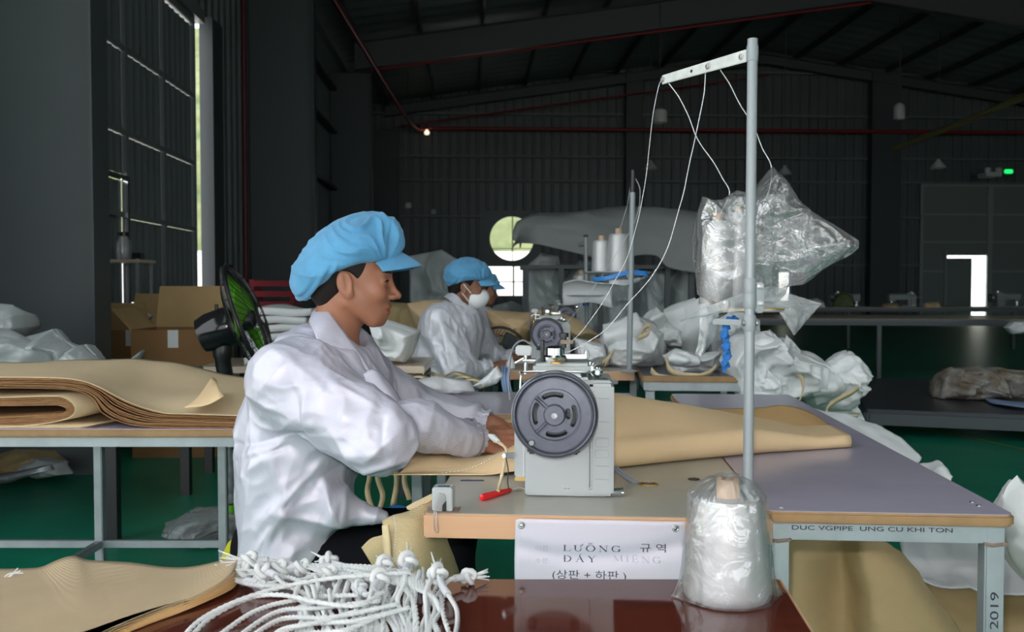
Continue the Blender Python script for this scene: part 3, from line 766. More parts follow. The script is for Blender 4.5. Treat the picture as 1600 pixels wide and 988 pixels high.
# red-brown table in front
mt = thing('front_table', 'glossy red brown table in front carrying the white cords and wrapped cone', 'table', (-.35, 1.18, 0), 0)
P = [WZ(-260, 905, MZ), WZ(1217, 905, MZ), Vector((.425, 1.28, MZ)), Vector((.415, .78, MZ)), Vector((-1.9, .78, MZ))]
obj('tabletop', MB().prism([p - Vector((0, 0, .022)) for p in reversed(P)], (0, 0, .022)), M['mahogany'], mt, bevel=.002)
for x, y in ((.34, 1.44), (.34, .85), (-1.6, 1.44), (-1.6, .85)):
    obj('leg', MB().beam((x, y, 0), (x, y, MZ - .022), .04, .04, up=(0, 1, 0)), M['galv'], mt)
obj('edge_strip', MB().beam(P[1] + Vector((.0015, 0, -.011)), P[2] + Vector((.0015, 0, -.011)), .003, .021), M['lightwood'], mt)

# dark low platform and long tables at the right, far off
ptz = .21
pt = steel_table('low_platform', 'low dark cutting platform with the shaggy bundles at the right', -.2, 3.4, 0, 2.6, ptz, .03, M['darktop'], M['darktop'], (2.95, 7.15, 0), -.32,
    [(-.15, .05), (1.2, .05), (3.3, .05), (-.15, 2.5), (3.3, 2.5)], tube=.09, legm=M['rack'])
ft1 = steel_table('long_table', 'long tan topped work table reflecting the bright doorway', -3.6, 4.6, 0, 1.5, TZ, .03, M['fartop'], M['darktop'], (6.0, 11.2, 0), -.10,
    [(-3.5, .05), (-1.5, .05), (.5, .05), (2.5, .05), (4.5, .05), (-3.5, 1.45), (4.5, 1.45)], tube=.05, legm=M['rack'])
ft2 = steel_table('long_table', 'farther long dark table behind the tan topped one, under the sewing machines', -5, 5.5, 0, 1.1, TZ, .03, M['fartop'], M['darktop'], (8.2, 17.0, 0), -.03,
    [(-4.9, .05), (-2, .05), (1, .05), (5.4, .05), (-4.9, 1.05), (5.4, 1.05)], tube=.05, legm=M['rack'])
for i, (px, py) in enumerate(((1322, 560), (1395, 548), (1432, 558), (1520, 552))):
    pass

# ------------------------------------------------------------------ sewing machine (origin: under its near end, on the table)
def wheel_mesh():
    na, R, hole = 192, .0805, []
    rs = np.concatenate([np.linspace(.0001, .018, 5), np.linspace(.0195, .0295, 8), np.linspace(.030, .0470, 22), np.linspace(.0480, .0515, 5), np.linspace(.053, .069, 9), np.linspace(.0700, R, 12)])
    th = np.linspace(0, 2 * math.pi, na, endpoint=False)
    Rg, T = np.meshgrid(rs, th, indexing='ij')
    X, Z = Rg * np.cos(T), Rg * np.sin(T)
    y = np.full_like(Rg, -.006)                                   # front face (towards -Y)
    y = np.where(Rg < .0485, -.0015, y)                           # dished middle
    y = np.where((Rg > .0475) & (Rg < .0505), -.0078, y)          # bead round the dish
    y = np.where(Rg < .0205, -.0075, y); y = np.where(Rg < .0185, -.009, y)
    y = np.where((Rg > .0695) & (Rg < .0718), -.0035, y)          # groove inside the rim
    y = np.where(Rg >= .0718, -.0095 + .006 * ((Rg - .0762) / .0045) ** 2, y)
    for a in (math.radians(138), math.radians(226)):              # two double spokes
        dx, dz = math.cos(a), math.sin(a); along = X * dx + Z * dz; off = np.abs(-X * dz + Z * dx)
        m = (along > .0205) & (along < .0485)
        y = np.where(m & (off < .0042), -.0062, y); y = np.where(m & (off < .0014), -.0005, y)
    def slot(a0, half, r0, hw, dep):
        nonlocal y
        d = np.arctan2(np.sin(T - a0), np.cos(T - a0)); e = np.clip(d, -half, half)
        q = np.hypot(X - r0 * np.cos(a0 + e), Z - r0 * np.sin(a0 + e))
        y = np.where(q < hw, dep, y); hole.append(q < hw + .0004)
        y = np.where((q >= hw) & (q < hw + .0016), -.0040, y)
    for k in range(4): slot(math.radians(90 * k + (6 if k % 2 else -3)), .42, .0385, .0033, .022)
    slot(math.radians(5), .22, .0265, .0028, .010)
    q = np.hypot(X + .043, Z + .0525)
    y = np.where(q < .0052, -.0088, y)
    mb = MB(); mb.grid(np.stack([X, y, Z], -1), closed_v=True)
    hm = np.any(hole, axis=0).ravel(); mb.mi = [1 if sum(hm[i] for i in f) >= 3 else 0 for f in mb.f]  # slot insides coloured black to stand for their unlit depth
    return mb
def build_machine(label, loc, rz):
    t = thing('sewing_machine', label, 'sewing machine', loc, rz)
    ow = dict(world=False)
    E, G = M['white_enamel'], M['enamel_dark']
    # standing column with a slot in the foot
    foot = [Vector((x, 0, z)) for x, z in ((-.087, .002), (-.012, .002), (-.012, .010), (-.007, .015), (-.001, .015), (.004, .010), (.004, .002), (.040, .002), (.040, .222), (-.066, .222), (-.087, .20))]
    obj('column', MB().prism(foot, (0, .155, 0)), E, t, bevel=.003, **ow)
    obj('side_cover', MB().box((.0645, .078, .113), (.047, .158, .222)), E, t, bevel=.006, **ow)
    for z in (.036, .062, .118, .150, .196):
        obj('vent_line', MB().tube([(.052, -.0012, z + .001), (.074, -.0012, z), (.079, -.0012, z - .001)], .0008, 5), G, t, **ow)
    for z in (.086, .108):
        ov = [Vector((.064 + .013 * math.copysign(abs(math.cos(a)) ** .35, math.cos(a)), -.0012, z + .0075 * math.copysign(abs(math.sin(a)) ** .35, math.sin(a)))) for a in np.linspace(0, 2 * math.pi, 33)]
        obj('vent_line', MB().tube(ov, .0006, 5, caps=False), E, t, **ow)
    obj('top_lid', MB().box((.049, .085, .226), (.070, .150, .008)), G, t, bevel=.003, **ow)
    obj('maker_mark', MB().box((.064, .030, .2308), (.022, .006, .0006)).box((.058, .040, .2308), (.004, .020, .0006)).box((.072, .042, .2308), (.004, .018, .0006), Matrix.Rotation(.4, 3, 'Z')), M['black'], t, **ow)
    # horizontal arm, head, bed
    obj('arm', MB().prism([Vector((x, .01, z)) for x, z in ((-.075, .135), (.035, .135), (.040, .226), (.030, .244), (-.055, .248), (-.078, .232))], (0, .47, 0)), E, t, bevel=.010, **ow)
    obj('head', MB().prism([Vector((x, .37, z)) for x, z in ((-.078, .105), (.020, .105), (.026, .235), (-.055, .240), (-.078, .225))], (0, .125, 0)), E, t, bevel=.008, **ow)
    obj('bed', MB().box((-.004, .25, .010), (.16, .498, .018)), E, t, bevel=.004, **ow)
    obj('gear_housing', MB().box((-.015, .085, .252), (.115, .13, .020)), G, t, bevel=.006, **ow)
    obj('needle_bar', MB().cyl((-.028, .43, .03), (-.028, .43, .12), .006, 10), M['chrome'], t, **ow)
    obj('presser_foot', MB().box((-.028, .425, .026), (.02, .045, .006)).cyl((-.028, .445, .028), (-.028, .445, .12), .005, 8), M['chrome'], t, **ow)
    obj('knee_lever', MB().tube([(-.088, .05, .070), (-.105, .02, .078), (-.128, -.01, .082)], [.006, .007, .005], 8), M['chrome'], t, **ow)
    # plate on the operator's side with a brass foot
    pl = obj('side_plate', MB().box((-.0985, .055, .092), (.021, .085, .115)), E, t, bevel=.003, **ow)
    obj('plate_rib', MB().box((-.090, .0115, .092), (.003, .002, .112)), M['sleeve'], pl, **ow)
    obj('brass_foot', MB().box((-.0975, .055, .031), (.022, .080, .008)), M['brass'], t, bevel=.001, **ow)
    # balance wheel on its shaft
    wc = (-.0265, -.052, .1725)
    wb = MB(); wb.v = []; 
    A = wheel_mesh(); wb.v = [(x + wc[0], y + wc[1] - .02, z + wc[2]) for x, y, z in A.v]; wb.f = A.f; wb.mi = A.mi
    w = obj('balance_wheel', wb, [M['wheel'], M['black']], t, smooth=28, **ow)
    RY = Matrix.Rotation(math.pi / 2, 3, 'X')
    obj('wheel_rim', MB().lathe([(.0803, .0235), (.0822, .0215), (.0822, .012), (.0795, .008), (.0822, .004), (.0822, -.010), (.078, -.014), (.0001, -.014)], 96, c=wc, M=RY, caps=False), M['wheelrim'], w, **ow)
    obj('wheel_bolt', MB().lathe([(.0001, .0315), (.0025, .0315), (.0035, .034), (.0055, .034), (.0062, .031), (.0062, .028)], 20, c=wc, M=RY, caps=False), M['steel'], w, **ow)
    obj('wheel_mark', MB().lathe([(.0001, .0302), (.0048, .0300), (.0052, .028)], 20, c=(wc[0] - .043, wc[1], wc[2] - .0525), M=RY, caps=False), M['polepaint'], w, **ow)
    obj('shaft', MB().cyl((wc[0], -.045, wc[2]), (wc[0], .02, wc[2]), .022, 20), M['steel'], t, **ow)
    obj('shaft_boss', MB().box((.012, -.014, .098), (.018, .03, .018)).box((-.072, -.014, .098), (.018, .03, .018)), M['black'], t, bevel=.004, **ow)
    # fittings on top: winder post, tension dials, guides, micro switch
    obj('winder_post', MB().lathe([(.024, .262), (.025, .272), (.020, .276), (.020, .290), (.012, .294), (.0001, .294)], 20, c=(-.030, .07, 0), caps=False), M['chrome'], t, **ow)
    obj('winder_screw', MB().lathe([(.005, .29), (.005, .312), (.010, .312), (.010, .320), (.0001, .321)], 12, c=(-.012, .075, 0), caps=False), M['black'], t, **ow)
    obj('thread_post', MB().lathe([(.004, .255), (.004, .306), (.0001, .307)], 10, c=(-.055, .06, 0), caps=False), M['black'], t, **ow)
    obj('brown_lever', MB().box((-.006, .07, .302), (.028, .012, .008)), M['weld'], t, bevel=.002, **ow)
    obj('guide_plate', MB().box((.010, .08, .272), (.048, .014, .009)).cyl((.034, .08, .268), (.034, .08, .284), .006, 10), M['steel'], t, bevel=.002, **ow)
    obj('guide_block', MB().box((-.094, .08, .284), (.034, .022, .020)), M['white_enamel'], t, bevel=.003, **ow)
    obj('guide_stem', MB().cyl((-.090, .08, .235), (-.090, .08, .274), .0042, 10).cyl((-.104, .08, .262), (-.070, .08, .262), .005, 8).cyl((-.112, .074, .258), (-.094, .074, .268), .003, 8), M['chrome'], t, **ow)
    obj('guide_lead', MB().tube(catmull([(-.080, .085, .296), (-.098, .085, .304), (-.116, .08, .290), (-.122, .07, .260), (-.124, .06, .215), (-.120, .05, .185)], 20), .0022, 6), M['cablegrey'], t, **ow)
    obj('wire_guard', MB().tube(catmull([(-.098, .02, .205), (-.096, .02, .236), (-.088, .02, .245), (.026, .02, .245), (.044, .02, .240), (.052, .02, .222)], 24), .0022, 6), M['chrome'], t, **ow)
    td = obj('tension_dial', MB().lathe([(.012, 0), (.013, .004), (.010, .006), (.006, .012), (.0001, .012)], 16, c=(.042, .06, .250), M=RY, caps=False).lathe([(.010, 0), (.011, .004), (.005, .010), (.0001, .010)], 16, c=(.056, .055, .242), M=RY, caps=False), M['chrome'], t, **ow)
    obj('oil_cap', MB().lathe([(.013, .262), (.013, .2655), (.006, .2685), (.0001, .2685)], 14, c=(-.025, .022, 0), caps=False), M['brass'], t, **ow)
    return t
mq = WZ(889, 777, TZ + .0012)
sm1 = build_machine('large grey white sewing machine with worn balance wheel facing the viewer', tuple(mq), ROW)
m2 = copy_tree(sm1); m2.location = (o2.x - .075, o2.y + .17, TZ + .0012)
m2['label'] = 'second sewing machine with dark wheel, behind the near machine, by the masked worker'
m3 = copy_tree(sm1); m3.location = (o3.x + .02, o3.y + .17, TZ + .0012); m3['label'] = 'third sewing machine of the row, half hidden behind the second one'
grp = 'sewing machines on the far tables'
Rr = random.Random(3)
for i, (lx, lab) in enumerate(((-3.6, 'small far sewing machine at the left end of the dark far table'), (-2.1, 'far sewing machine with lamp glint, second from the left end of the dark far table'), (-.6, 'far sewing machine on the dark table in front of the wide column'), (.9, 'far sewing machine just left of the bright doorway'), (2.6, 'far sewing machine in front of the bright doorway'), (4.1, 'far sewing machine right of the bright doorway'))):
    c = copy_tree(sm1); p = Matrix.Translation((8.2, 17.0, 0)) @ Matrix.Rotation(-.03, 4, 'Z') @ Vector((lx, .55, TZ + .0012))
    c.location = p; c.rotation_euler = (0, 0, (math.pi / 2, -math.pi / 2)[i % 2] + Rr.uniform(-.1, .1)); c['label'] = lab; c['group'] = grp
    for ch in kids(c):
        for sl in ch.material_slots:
            if sl.material is M['white_enamel']: sl.link = 'OBJECT'; sl.material = M['dimmed_machine']
# power cable from the machine to the cable hole
cp = catmull([W(957, 730, 1.97), W(968, 740, 1.96), W(985, 752, 1.95), W(1003, 762, 1.945), gq + Vector((0, 0, .002))], 24)
tag(obj('power_cable', MB().tube(cp, .0042, 8).tube(cp + [.008, .004, 0], .0035, 8), M['cablegrey']), 'grey double cable running from the machine into the brass rimmed hole', 'cable')
a = WZ(962, 772, TZ + .008)
tag(obj('bobbin', MB().tube([a + Vector((-.008, .01, 0)), a + Vector((.012, .012, 0))], [.009, .009], 14).tube([a + Vector((.012, .012, 0)), a + Vector((.016, .012, 0))], [.010, .010], 14), M['chrome']), 'small bright metal bobbin lying at the right foot of the machine', 'bobbin')

# small grey switch box with a bent wire clip at the table corner
p = WZ(690, 801, TZ + .0012)
t = thing('switch_box', 'small grey box with a metal clip on the near corner of the sewing table', 'switch', tuple(p), ROW)
obj('housing', MB().box((.001, .018, .0235), (.038, .034, .043)), M['white_enamel'], t, world=False, bevel=.002)
obj('label_plate', MB().box((.002, .016, .0452), (.022, .012, .0004)), M['rack'], t, world=False)
obj('mounting_plate', MB().box((.002, .016, .001), (.058, .046, .002)), M['weld'], t, world=False, bevel=.0006)
obj('clip_arm', MB().prism([Vector((-.013, -.0008, .006)), Vector((-.006, -.0008, .004)), Vector((.0085, -.0008, .026)), (Vector((.006, -.0008, .034))), Vector((-.004, -.0008, .036)), Vector((-.0055, -.0008, .026))], (0, -.002, 0)), M['steel'], t, world=False)
obj('clip_gap', MB().prism([Vector((.001, -.0006, .002)), Vector((.009, -.0006, .002)), Vector((.009, -.0006, .022)), Vector((.002, -.0006, .014))], (0, -.0008, 0)), M['black'], t, world=False)
obj('wire_clip', MB().tube(catmull([(-.012, -.010, .004), (-.0125, -.013, -.012), (-.0105, -.0135, -.030), (-.006, -.0135, -.034), (-.0035, -.0135, -.030), (-.006, -.013, -.008), (-.009, -.010, .004)], 26), .0010, 6), M['steel'], t, world=False)
# red thread snips
a, b = WZ(757, 777, TZ + .007), WZ(797, 766, TZ + .006)
t = thing('thread_snips', 'red handled thread snips lying on the grey table top', 'snips', (a.x, a.y, TZ))
d = (b - a)
obj('handle', MB().tube([a - d * .12, a - d * .10, a, a + d * .5, b, b + d * .05], [.002, .0062, .0075, .0062, .0042, .002], 12), M['redplastic'], t)
obj('blade', MB().tube([b, b + Vector((.012, .002, -.001)), b + Vector((.024, .008, -.003))], [.002, .0018, .0006], 8), M['steel'], t)
obj('tail_thread', MB().tube(catmull([b + Vector((.004, .004, 0)), b + Vector((.02, .018, .001)), b + Vector((.035, .012, -.004))], 10), .0008, 5), M['cord'], t)
# tan cord hung from the machine's lever, tied to the snips
cpts = catmull([W(766, 681, 2.0), W(772, 689, 1.98), W(783, 694, 1.94), W(791, 703, 1.91), W(790, 716, 1.89), W(786, 735, 1.87), W(782, 752, 1.86), WZ(778, 768, TZ + .012)], 40)
t = thing('tie_string', 'tan and black cord hanging from the lever beside the machine to the snips', 'cord', tuple(cpts[-1]))
obj('cord', MB().tube(cpts, [.0032 + .0006 * math.sin(i * 1.3) for i in range(40)], 8), M['strap'], t)
obj('knot', MB().tube([W(764, 680, 2.0), W(771, 684, 1.985), W(779, 690, 1.96)], [.003, .0075, .004], 10), M['cord'], t)
dk = catmull([W(790, 712, 1.885), W(794, 735, 1.87), W(793, 752, 1.865), WZ(795, 764, TZ + .012)], 20)
obj('dark_strand', MB().tube(dk, .0012, 6), M['black'], t)

# notice in a clear sleeve screwed to the table edge
d0 = o.y - .006
A = []
for i, px in enumerate(np.linspace(803, 1068, 34)):
    row = []
    for j, z in enumerate(np.linspace(.7565, .55, 30)):
        q = WZ(px, 808, TZ); s = j / 29
        x = o.x + (i / 33 - .5) * .302 + .006; y = d0 + (x - o.x) * math.tan(ROW) - .004 - .010 * s * s
        y += .006 * math.exp(-((s - .24 - .10 * math.sin(i * .11)) / .06) ** 2) - .004 * math.sin(s * 9 + i * .15) * s
        row.append((x + .002 * math.sin(s * 4) * (1 if i > 16 else -1), y, z - (.0025 if i == 0 else 0)))
    A.append(row)
A = np.array(A)
t = thing('notice_sheet', 'white paper notice in a clear sleeve hanging from the sewing table edge', 'sign', tuple(A[16, 29]))
obj('paper', MB().grid(A), M['paper'], t, smooth=180, solid=.0008)
for i, px in ((1, 813), (31, 1067)):
    c = Vector(A[i, 1]) + Vector((.001, -.003, -.004))
    obj('washer', MB().lathe([(.003, .002), (.0046, .0026), (.0066, .0012), (.0066, -.001)], 20, c=c, M=RX, caps=False), M['steel'], t)
    obj('screw', MB().lathe([(.0001, .0042), (.0026, .0036), (.0034, .0018)], 12, c=c, M=RX, caps=False), M['chrome'], t)
def on_sheet(px, py):
    """a point just in front of the paper seen at a pixel"""
    x = (W(px, py, d0 - .01)).x; z = W(px, py, d0 - .01).z
    i = np.argmin(abs(A[:, 10, 0] - x)); j = np.argmin(abs(A[i, :, 2] - z)); return Vector((x, A[i, j, 1] - .0016, z))
# thick-and-thin capitals drawn stroke by stroke: (x0,y0,x1,y1,weight), y up, unit height
def arc(cx, cy, rx, ry, a0, a1, w0, w1, n=14):
    out = []; th = np.linspace(math.radians(a0), math.radians(a1), n + 1)
    for p, q in zip(th[:-1], th[1:]):
        m = abs(math.cos((p + q) / 2)); out.append((cx + rx * math.cos(p), cy + ry * math.sin(p), cx + rx * math.cos(q), cy + ry * math.sin(q), w0 + (w1 - w0) * m))
    return out
TH, TN = .13, .045
def ser(x, y, w=.15): return [(x - w, y, x + w, y, TN)]
GL = {
 'L': (.75, [(.18, 0, .18, 1, TH), (.18, .02, .72, .02, TN), (.71, 0, .74, .26, TN)] + ser(.18, .98) + ser(.12, .02, .1)),
 'U': (.95, [(.20, .98, .20, .35, TH), (.76, .98, .76, .35, TN)] + arc(.48, .36, .28, .36, 180, 360, TN, .09) + ser(.2, .98, .16) + ser(.76, .98, .14)),
 'O': (.98, arc(.49, .5, .40, .49, 0, 360, TN, TH, 28)),
 'N': (1.0, [(.2, 0, .2, 1, TN), (.16, 1, .80, .02, TH), (.82, 0, .82, 1, TN)] + ser(.2, .02, .13) + ser(.14, .98, .12) + ser(.82, .98, .14)),
 'G': (1.0, arc(.50, .5, .40, .49, 45, 335, TN, TH, 24) + [(.80, .05, .80, .42, TH)] + ser(.78, .42, .16) + [(.80, .98, .80, .72, TN)]),
 'D': (1.0, [(.2, 0, .2, 1, TH)] + arc(.36, .5, .50, .48, -90, 90, TN, TH, 18) + [(.08, .98, .38, .98, TN), (.08, .02, .38, .02, TN)]),
 'A': (.95, [(.48, 1, .14, .02, TN), (.46, 1, .82, .02, TH), (.27, .36, .67, .36, TN)] + ser(.14, .02, .12) + ser(.82, .02, .14)),
 'Y': (.95, [(.16, .98, .48, .45, TH), (.80, .98, .48, .45, TN), (.48, .47, .48, 0, TH)] + ser(.16, .98, .14) + ser(.80, .98, .12) + ser(.48, .02, .16)),
 'M': (1.18, [(.2, 0, .2, 1, TN), (.18, 1, .58, .04, TH), (.58, .04, .96, 1, TN), (.98, 0, .98, 1, TH)] + ser(.2, .02, .12) + ser(.98, .02, .14) + ser(.13, .98, .1) + ser(1.02, .98, .1)),
 'I': (.45, [(.22, 0, .22, 1, TH)] + ser(.22, .98) + ser(.22, .02)),
 'E': (.85, [(.2, 0, .2, 1, TH), (.1, .98, .70, .98, TN), (.2, .52, .55, .52, TN), (.1, .02, .74, .02, TN), (.70, .98, .71, .78, TN), (.74, .02, .76, .26, TN), (.55, .62, .55, .42, TN)]),
}
ACC = {'horn': [(.80, .98, .93, 1.06, .08), (.93, 1.06, .92, 1.22, .07)], 'dot_below': [(.40, -.18, .46, -.18, .10)], 'acute': [(.44, 1.1, .60, 1.3, .08)], 'bar': [(.02, .5, .42, .5, TN)],
       'circ_tilde': [(.28, 1.08, .48, 1.2, .05), (.48, 1.2, .68, 1.08, .05), (.28, 1.3, .40, 1.38, .06), (.40, 1.38, .54, 1.3, .06), (.54, 1.3, .68, 1.38, .06)], 'circ': [(.26, 1.06, .42, 1.2, .05), (.42, 1.2, .58, 1.06, .05)]}
def serif_line(name, glyphs, px, py, h, adv, mat, sx=1.0):
    mb = MB(); p0 = on_sheet(px, py); k = h; x = 0.0
    for g in glyphs:
        if g == ' ': x += .55; continue
        ch, acc = (g[0], g[1:]) if isinstance(g, tuple) else (g, ())
        w, st = GL[ch]; st = list(st)
        for a_ in acc: st += ACC[a_]
        for x0, y0, x1, y1, wt in st:
            dx, dy = x1 - x0, y1 - y0; ln = math.hypot(dx, dy) or 1; nx, ny = -dy / ln * wt / 2, dx / ln * wt / 2
            ex, ey = dx / ln * .01, dy / ln * .01; Q = []
            for qx, qy in ((x0 - ex + nx, y0 - ey + ny), (x0 - ex - nx, y0 - ey - ny), (x1 + ex - nx, y1 + ey - ny), (x1 + ex + nx, y1 + ey + ny)):
                X = p0.x + (x + qx) * k * sx; Zq = p0.z + qy * k
                i = np.argmin(abs(A[:, 10, 0] - X)); j = np.argmin(abs(A[i, :, 2] - Zq)); Q.append((X, A[i, j, 1] - .0022, Zq))
            mb.add(Q, [(0, 1, 2, 3)])
        x += w + adv
    return obj(name, mb, mat, t, smooth=0)
serif_line('lettering', ['L', ('U', 'horn'), ('O', 'circ_tilde'), 'N', 'G'], 880, 864, .0118, .26, M['ink'], 1.55)
serif_line('lettering', [('D', 'bar'), ('A', 'acute'), 'Y'], 880, 881, .0108, .34, M['ink'], 1.55)
serif_line('lettering', ['M', 'I', ('E', 'circ', 'dot_below'), 'N', 'G'], 958, 879, .0108, .22, M['inkfaint'], 1.48)
for s, px, py, size, m_, sx in (('규 역', 999, 862, .0175, M['ink'], 1.35), ('이름:', 836, 864, .0115, M['inkfaint'], 1.2), ('수량:', 836, 882, .0108, M['inkfaint'], 1.2), ('(상판 + 하판 )', 862, 905, .0185, M['ink'], 1.27)):
    q = on_sheet(px, py); text_mesh('lettering', s, size, q - Vector((0, .0035, 0)), RZ4 @ RX, m_, t, sx=sx, ext=.0001)
# ------------------------------------------------------------------ thread stands, cones and threads
def cone(name, label, base, rb, rt, h, core=True, group=None, lean=(0, 0), parts=True):
    t = thing(name, label, 'thread cone', tuple(base), 0, group)
    ax = Vector((lean[0], lean[1], 1)).normalized(); Rq = Vector((0, 0, 1)).rotation_difference(ax).to_matrix()
    prof = [(rb * .9, 0), (rb * .985, .004), (rb, .012)]
    n = 40
    for i in range(n):
        s = i / (n - 1); prof.append((rb + (rt - rb) * s ** 1.25 + .0005 * (i % 2), .014 + (h - .026) * s))
    prof += [(rt * .97, h - .006), (rt * .9, h), (rt * .35, h + .0015)]
    obj('thread', MB().lathe(prof, 48, M=Rq, caps=True), M['thread'], t, world=False, smooth=50)
    obj('cone_core', MB().lathe([(rt * .36, h - .01), (rt * .32, h + rt * .55), (rt * .26, h + rt * .56), (rt * .27, h - .01)], 24, M=Rq, caps=False), M['core'], t, world=False)
    return t
def wrap(name, label, base, rb, rt, h, top, mat_, seed, flare=.02, cat='plastic bag', closed=True):
    """film bag pulled over a cone: gathered at the top, pinched corners at the foot"""
    nv, na = 46, 120; th = np.linspace(0, 2 * math.pi, na, endpoint=False); A = np.zeros((nv, na, 3))
    for i in range(nv):
        s = i / (nv - 1)
        if s < .72:
            q = s / .72; r = (rb + .004) + (rt + .006 - rb - .004) * q ** 1.3; z = h * 1.0 * q
        else:
            q = (s - .72) / .28; r = .016 + (rt + .006 - .016) * (1 - q) ** .8; z = h + (top - h) * (.10 * q + .90 * math.sin(q * math.pi / 2))
        A[i, :, 0] = r * np.cos(th); A[i, :, 1] = r * np.sin(th); A[i, :, 2] = z + .0015
        f = max(0, 1 - s / .22) ** 1.6
        pin = np.abs(np.cos(th - .08)) ** 26
        A[i, :, 0] += np.sign(np.cos(th)) * pin * f * flare * 1.0; A[i, :, 1] *= 1 - .6 * pin * f
    N_ = normals_of(A); c = crumple(A + np.array(base), 26, seed) ; c2 = noise(np.stack([np.cos(th)[None] * 9 + 0 * A[..., 2], np.sin(th)[None] * 9 + 0 * A[..., 2], A[..., 2] * 10], -1), seed + 3)
    amp = (.0018 + .0035 * np.clip((np.linspace(0, 1, nv) - .6) * 3, 0, 1))[:, None]
    out = A.copy(); rad = np.stack([np.cos(th), np.sin(th), 0 * th], -1)[None]
    out += rad * ((np.maximum(c, -.4) * amp + .001 + c2 * amp * .8))[..., None]
    t = thing(name, label, cat, tuple(base))
    obj('film', MB().grid(out, closed_v=True), mat_, t, world=False, smooth=60)
    if closed:
        obj('gathered_top', MB().lathe([(.006, top - .004), (.011, top + .003), (.019, top + .007), (.012, top + .010), (.002, top + .006)], 14, caps=False), mat_, t, world=False)
    return t
cb = WZ(1136, 932, MZ + .001)
cone('thread_cone', 'big white thread cone inside clear film on the glossy red brown table', cb, .0685, .0535, .158)
wrap('film_bag', 'clear film bag pulled tight over the big thread cone on the red brown table', cb, .0685, .0535, .160, .188, M['plastic_tight'], 4, flare=.016)

def stand_pole(t, x0, x1, r, mat_, cap=None):
    p = obj('pole', MB().tube([x0, x1], r, 20), mat_, t)
    return p
# near stand
pb, ptp = WZ(1168.5, 770, TZ + .0012), W(1176, 61, 1.885)
ts = thing('thread_stand', 'tall grey thread stand with slanted top arm, nearest, on the sewing table', 'thread stand', tuple(pb))
stand_pole(ts, pb, ptp, .0102, M['polepaint'])
def on_pole(y): return pb + (ptp - pb) * ((y - 770) / (61 - 770))
obj('base_flange', MB().lathe([(.03, 0), (.03, .004), (.016, .008), (.0125, .02)], 20, c=pb, caps=False), M['polepaint'], ts)
for y in (78, 90): obj('collar', MB().tube([on_pole(y + 6), on_pole(y - 6)], .0118, 20), M['polepaint'], ts)
a0 = on_pole(86) + Vector((-.010, .004, 0)); a1 = W(1035, 125, 2.115)
dv = (a1 - a0); side = Vector((dv.y, -dv.x, 0)).normalized()
mb = MB(); zt0, zb0 = .0125, -.0125
V = []
for q, s in ((a0, 1), (a1, .80)):
    for sx in (-1, 1): V += [q + side * sx * .0022 + Vector((0, 0, zt0 * s)), q + side * sx * .0022 + Vector((0, 0, zb0 * s))]
mb.add(V, [(0, 1, 5, 4), (2, 6, 7, 3), (0, 4, 6, 2), (1, 3, 7, 5), (0, 2, 3, 1), (4, 5, 7, 6)])
obj('arm', mb, M['girt_arm'], ts, bevel=.0012)
def bolt(parent, c, n_, r, name='bolt', m=None):
    Rq = Vector((0, 0, 1)).rotation_difference(Vector(n_).normalized()).to_matrix()
    b = obj(name, MB().lathe([(r * 1.5, -.001), (r * 1.5, .0012), (r, .0016), (r * .95, r * .9), (r * .5, r), (.0001, r)], 16, c=c, M=Rq, caps=False), m or M['steel'], parent)
    return b
for s, r in ((.05, .0042), (.42, .0046), (.985, .0044)): bolt(ts, a0 + dv * s - side * .0026 + side * .0052 * (1 if side.y < 0 else 0), side if side.y < 0 else -side, r)
sd_ = side if side.y < 0 else -side
obj('arm_hole', MB().lathe([(.0001, .0006), (.0036, .0006)], 14, c=a0 + dv * .62 + sd_ * .0022, M=Vector((0, 0, 1)).rotation_difference(sd_).to_matrix(), caps=False), M['black'], ts)
# clamp and rings under the tray
for y in (448, 470, 505): obj('collar', MB().tube([on_pole(y + 13), on_pole(y + 10), on_pole(y - 10), on_pole(y - 13)], [.0108, .0128, .0128, .0108], 20), M['polepaint'], ts)
br = on_pole(468)
obj('clamp_plate', MB().box(br + Vector((.018, -.006, .004)), (.018, .006, .062)), M['polepaint'], ts, bevel=.0028)
for dz in (.026, -.008): bolt(ts, br + Vector((.0185, -.009, dz)), (0, -1, 0), .0042, m=M['steel'])
lr = on_pole(505)
for sx in (-1, 1): bolt(ts, lr + Vector((sx * .013, -.004, 0)), (sx, -.2, 0), .0042)
obj('cross_arm', MB().beam(lr + Vector((-.008, .02, 0)), lr + Vector((-.085, .06, .002)), .008, .012), M['polepaint'], ts, bevel=.002)
trc = W(1168, 484, 1.99)
tray = obj('tray', MB().lathe([(.0001, -.0035), (.084, -.0035), (.090, -.001), (.090, .0015), (.086, .003), (.0001, .003)], 48, c=trc, caps=False), M['galv'], ts)
obj('tray_rim', MB().lathe([(.088, .001), (.0905, .001), (.0905, .0042), (.088, .0042)], 48, c=trc, caps=False), M['brass'], tray)
obj('tray_bracket', MB().beam(trc + Vector((-.05, 0, -.006)), lr + Vector((-.07, .05, .004)), .014, .005), M['polepaint'], ts)
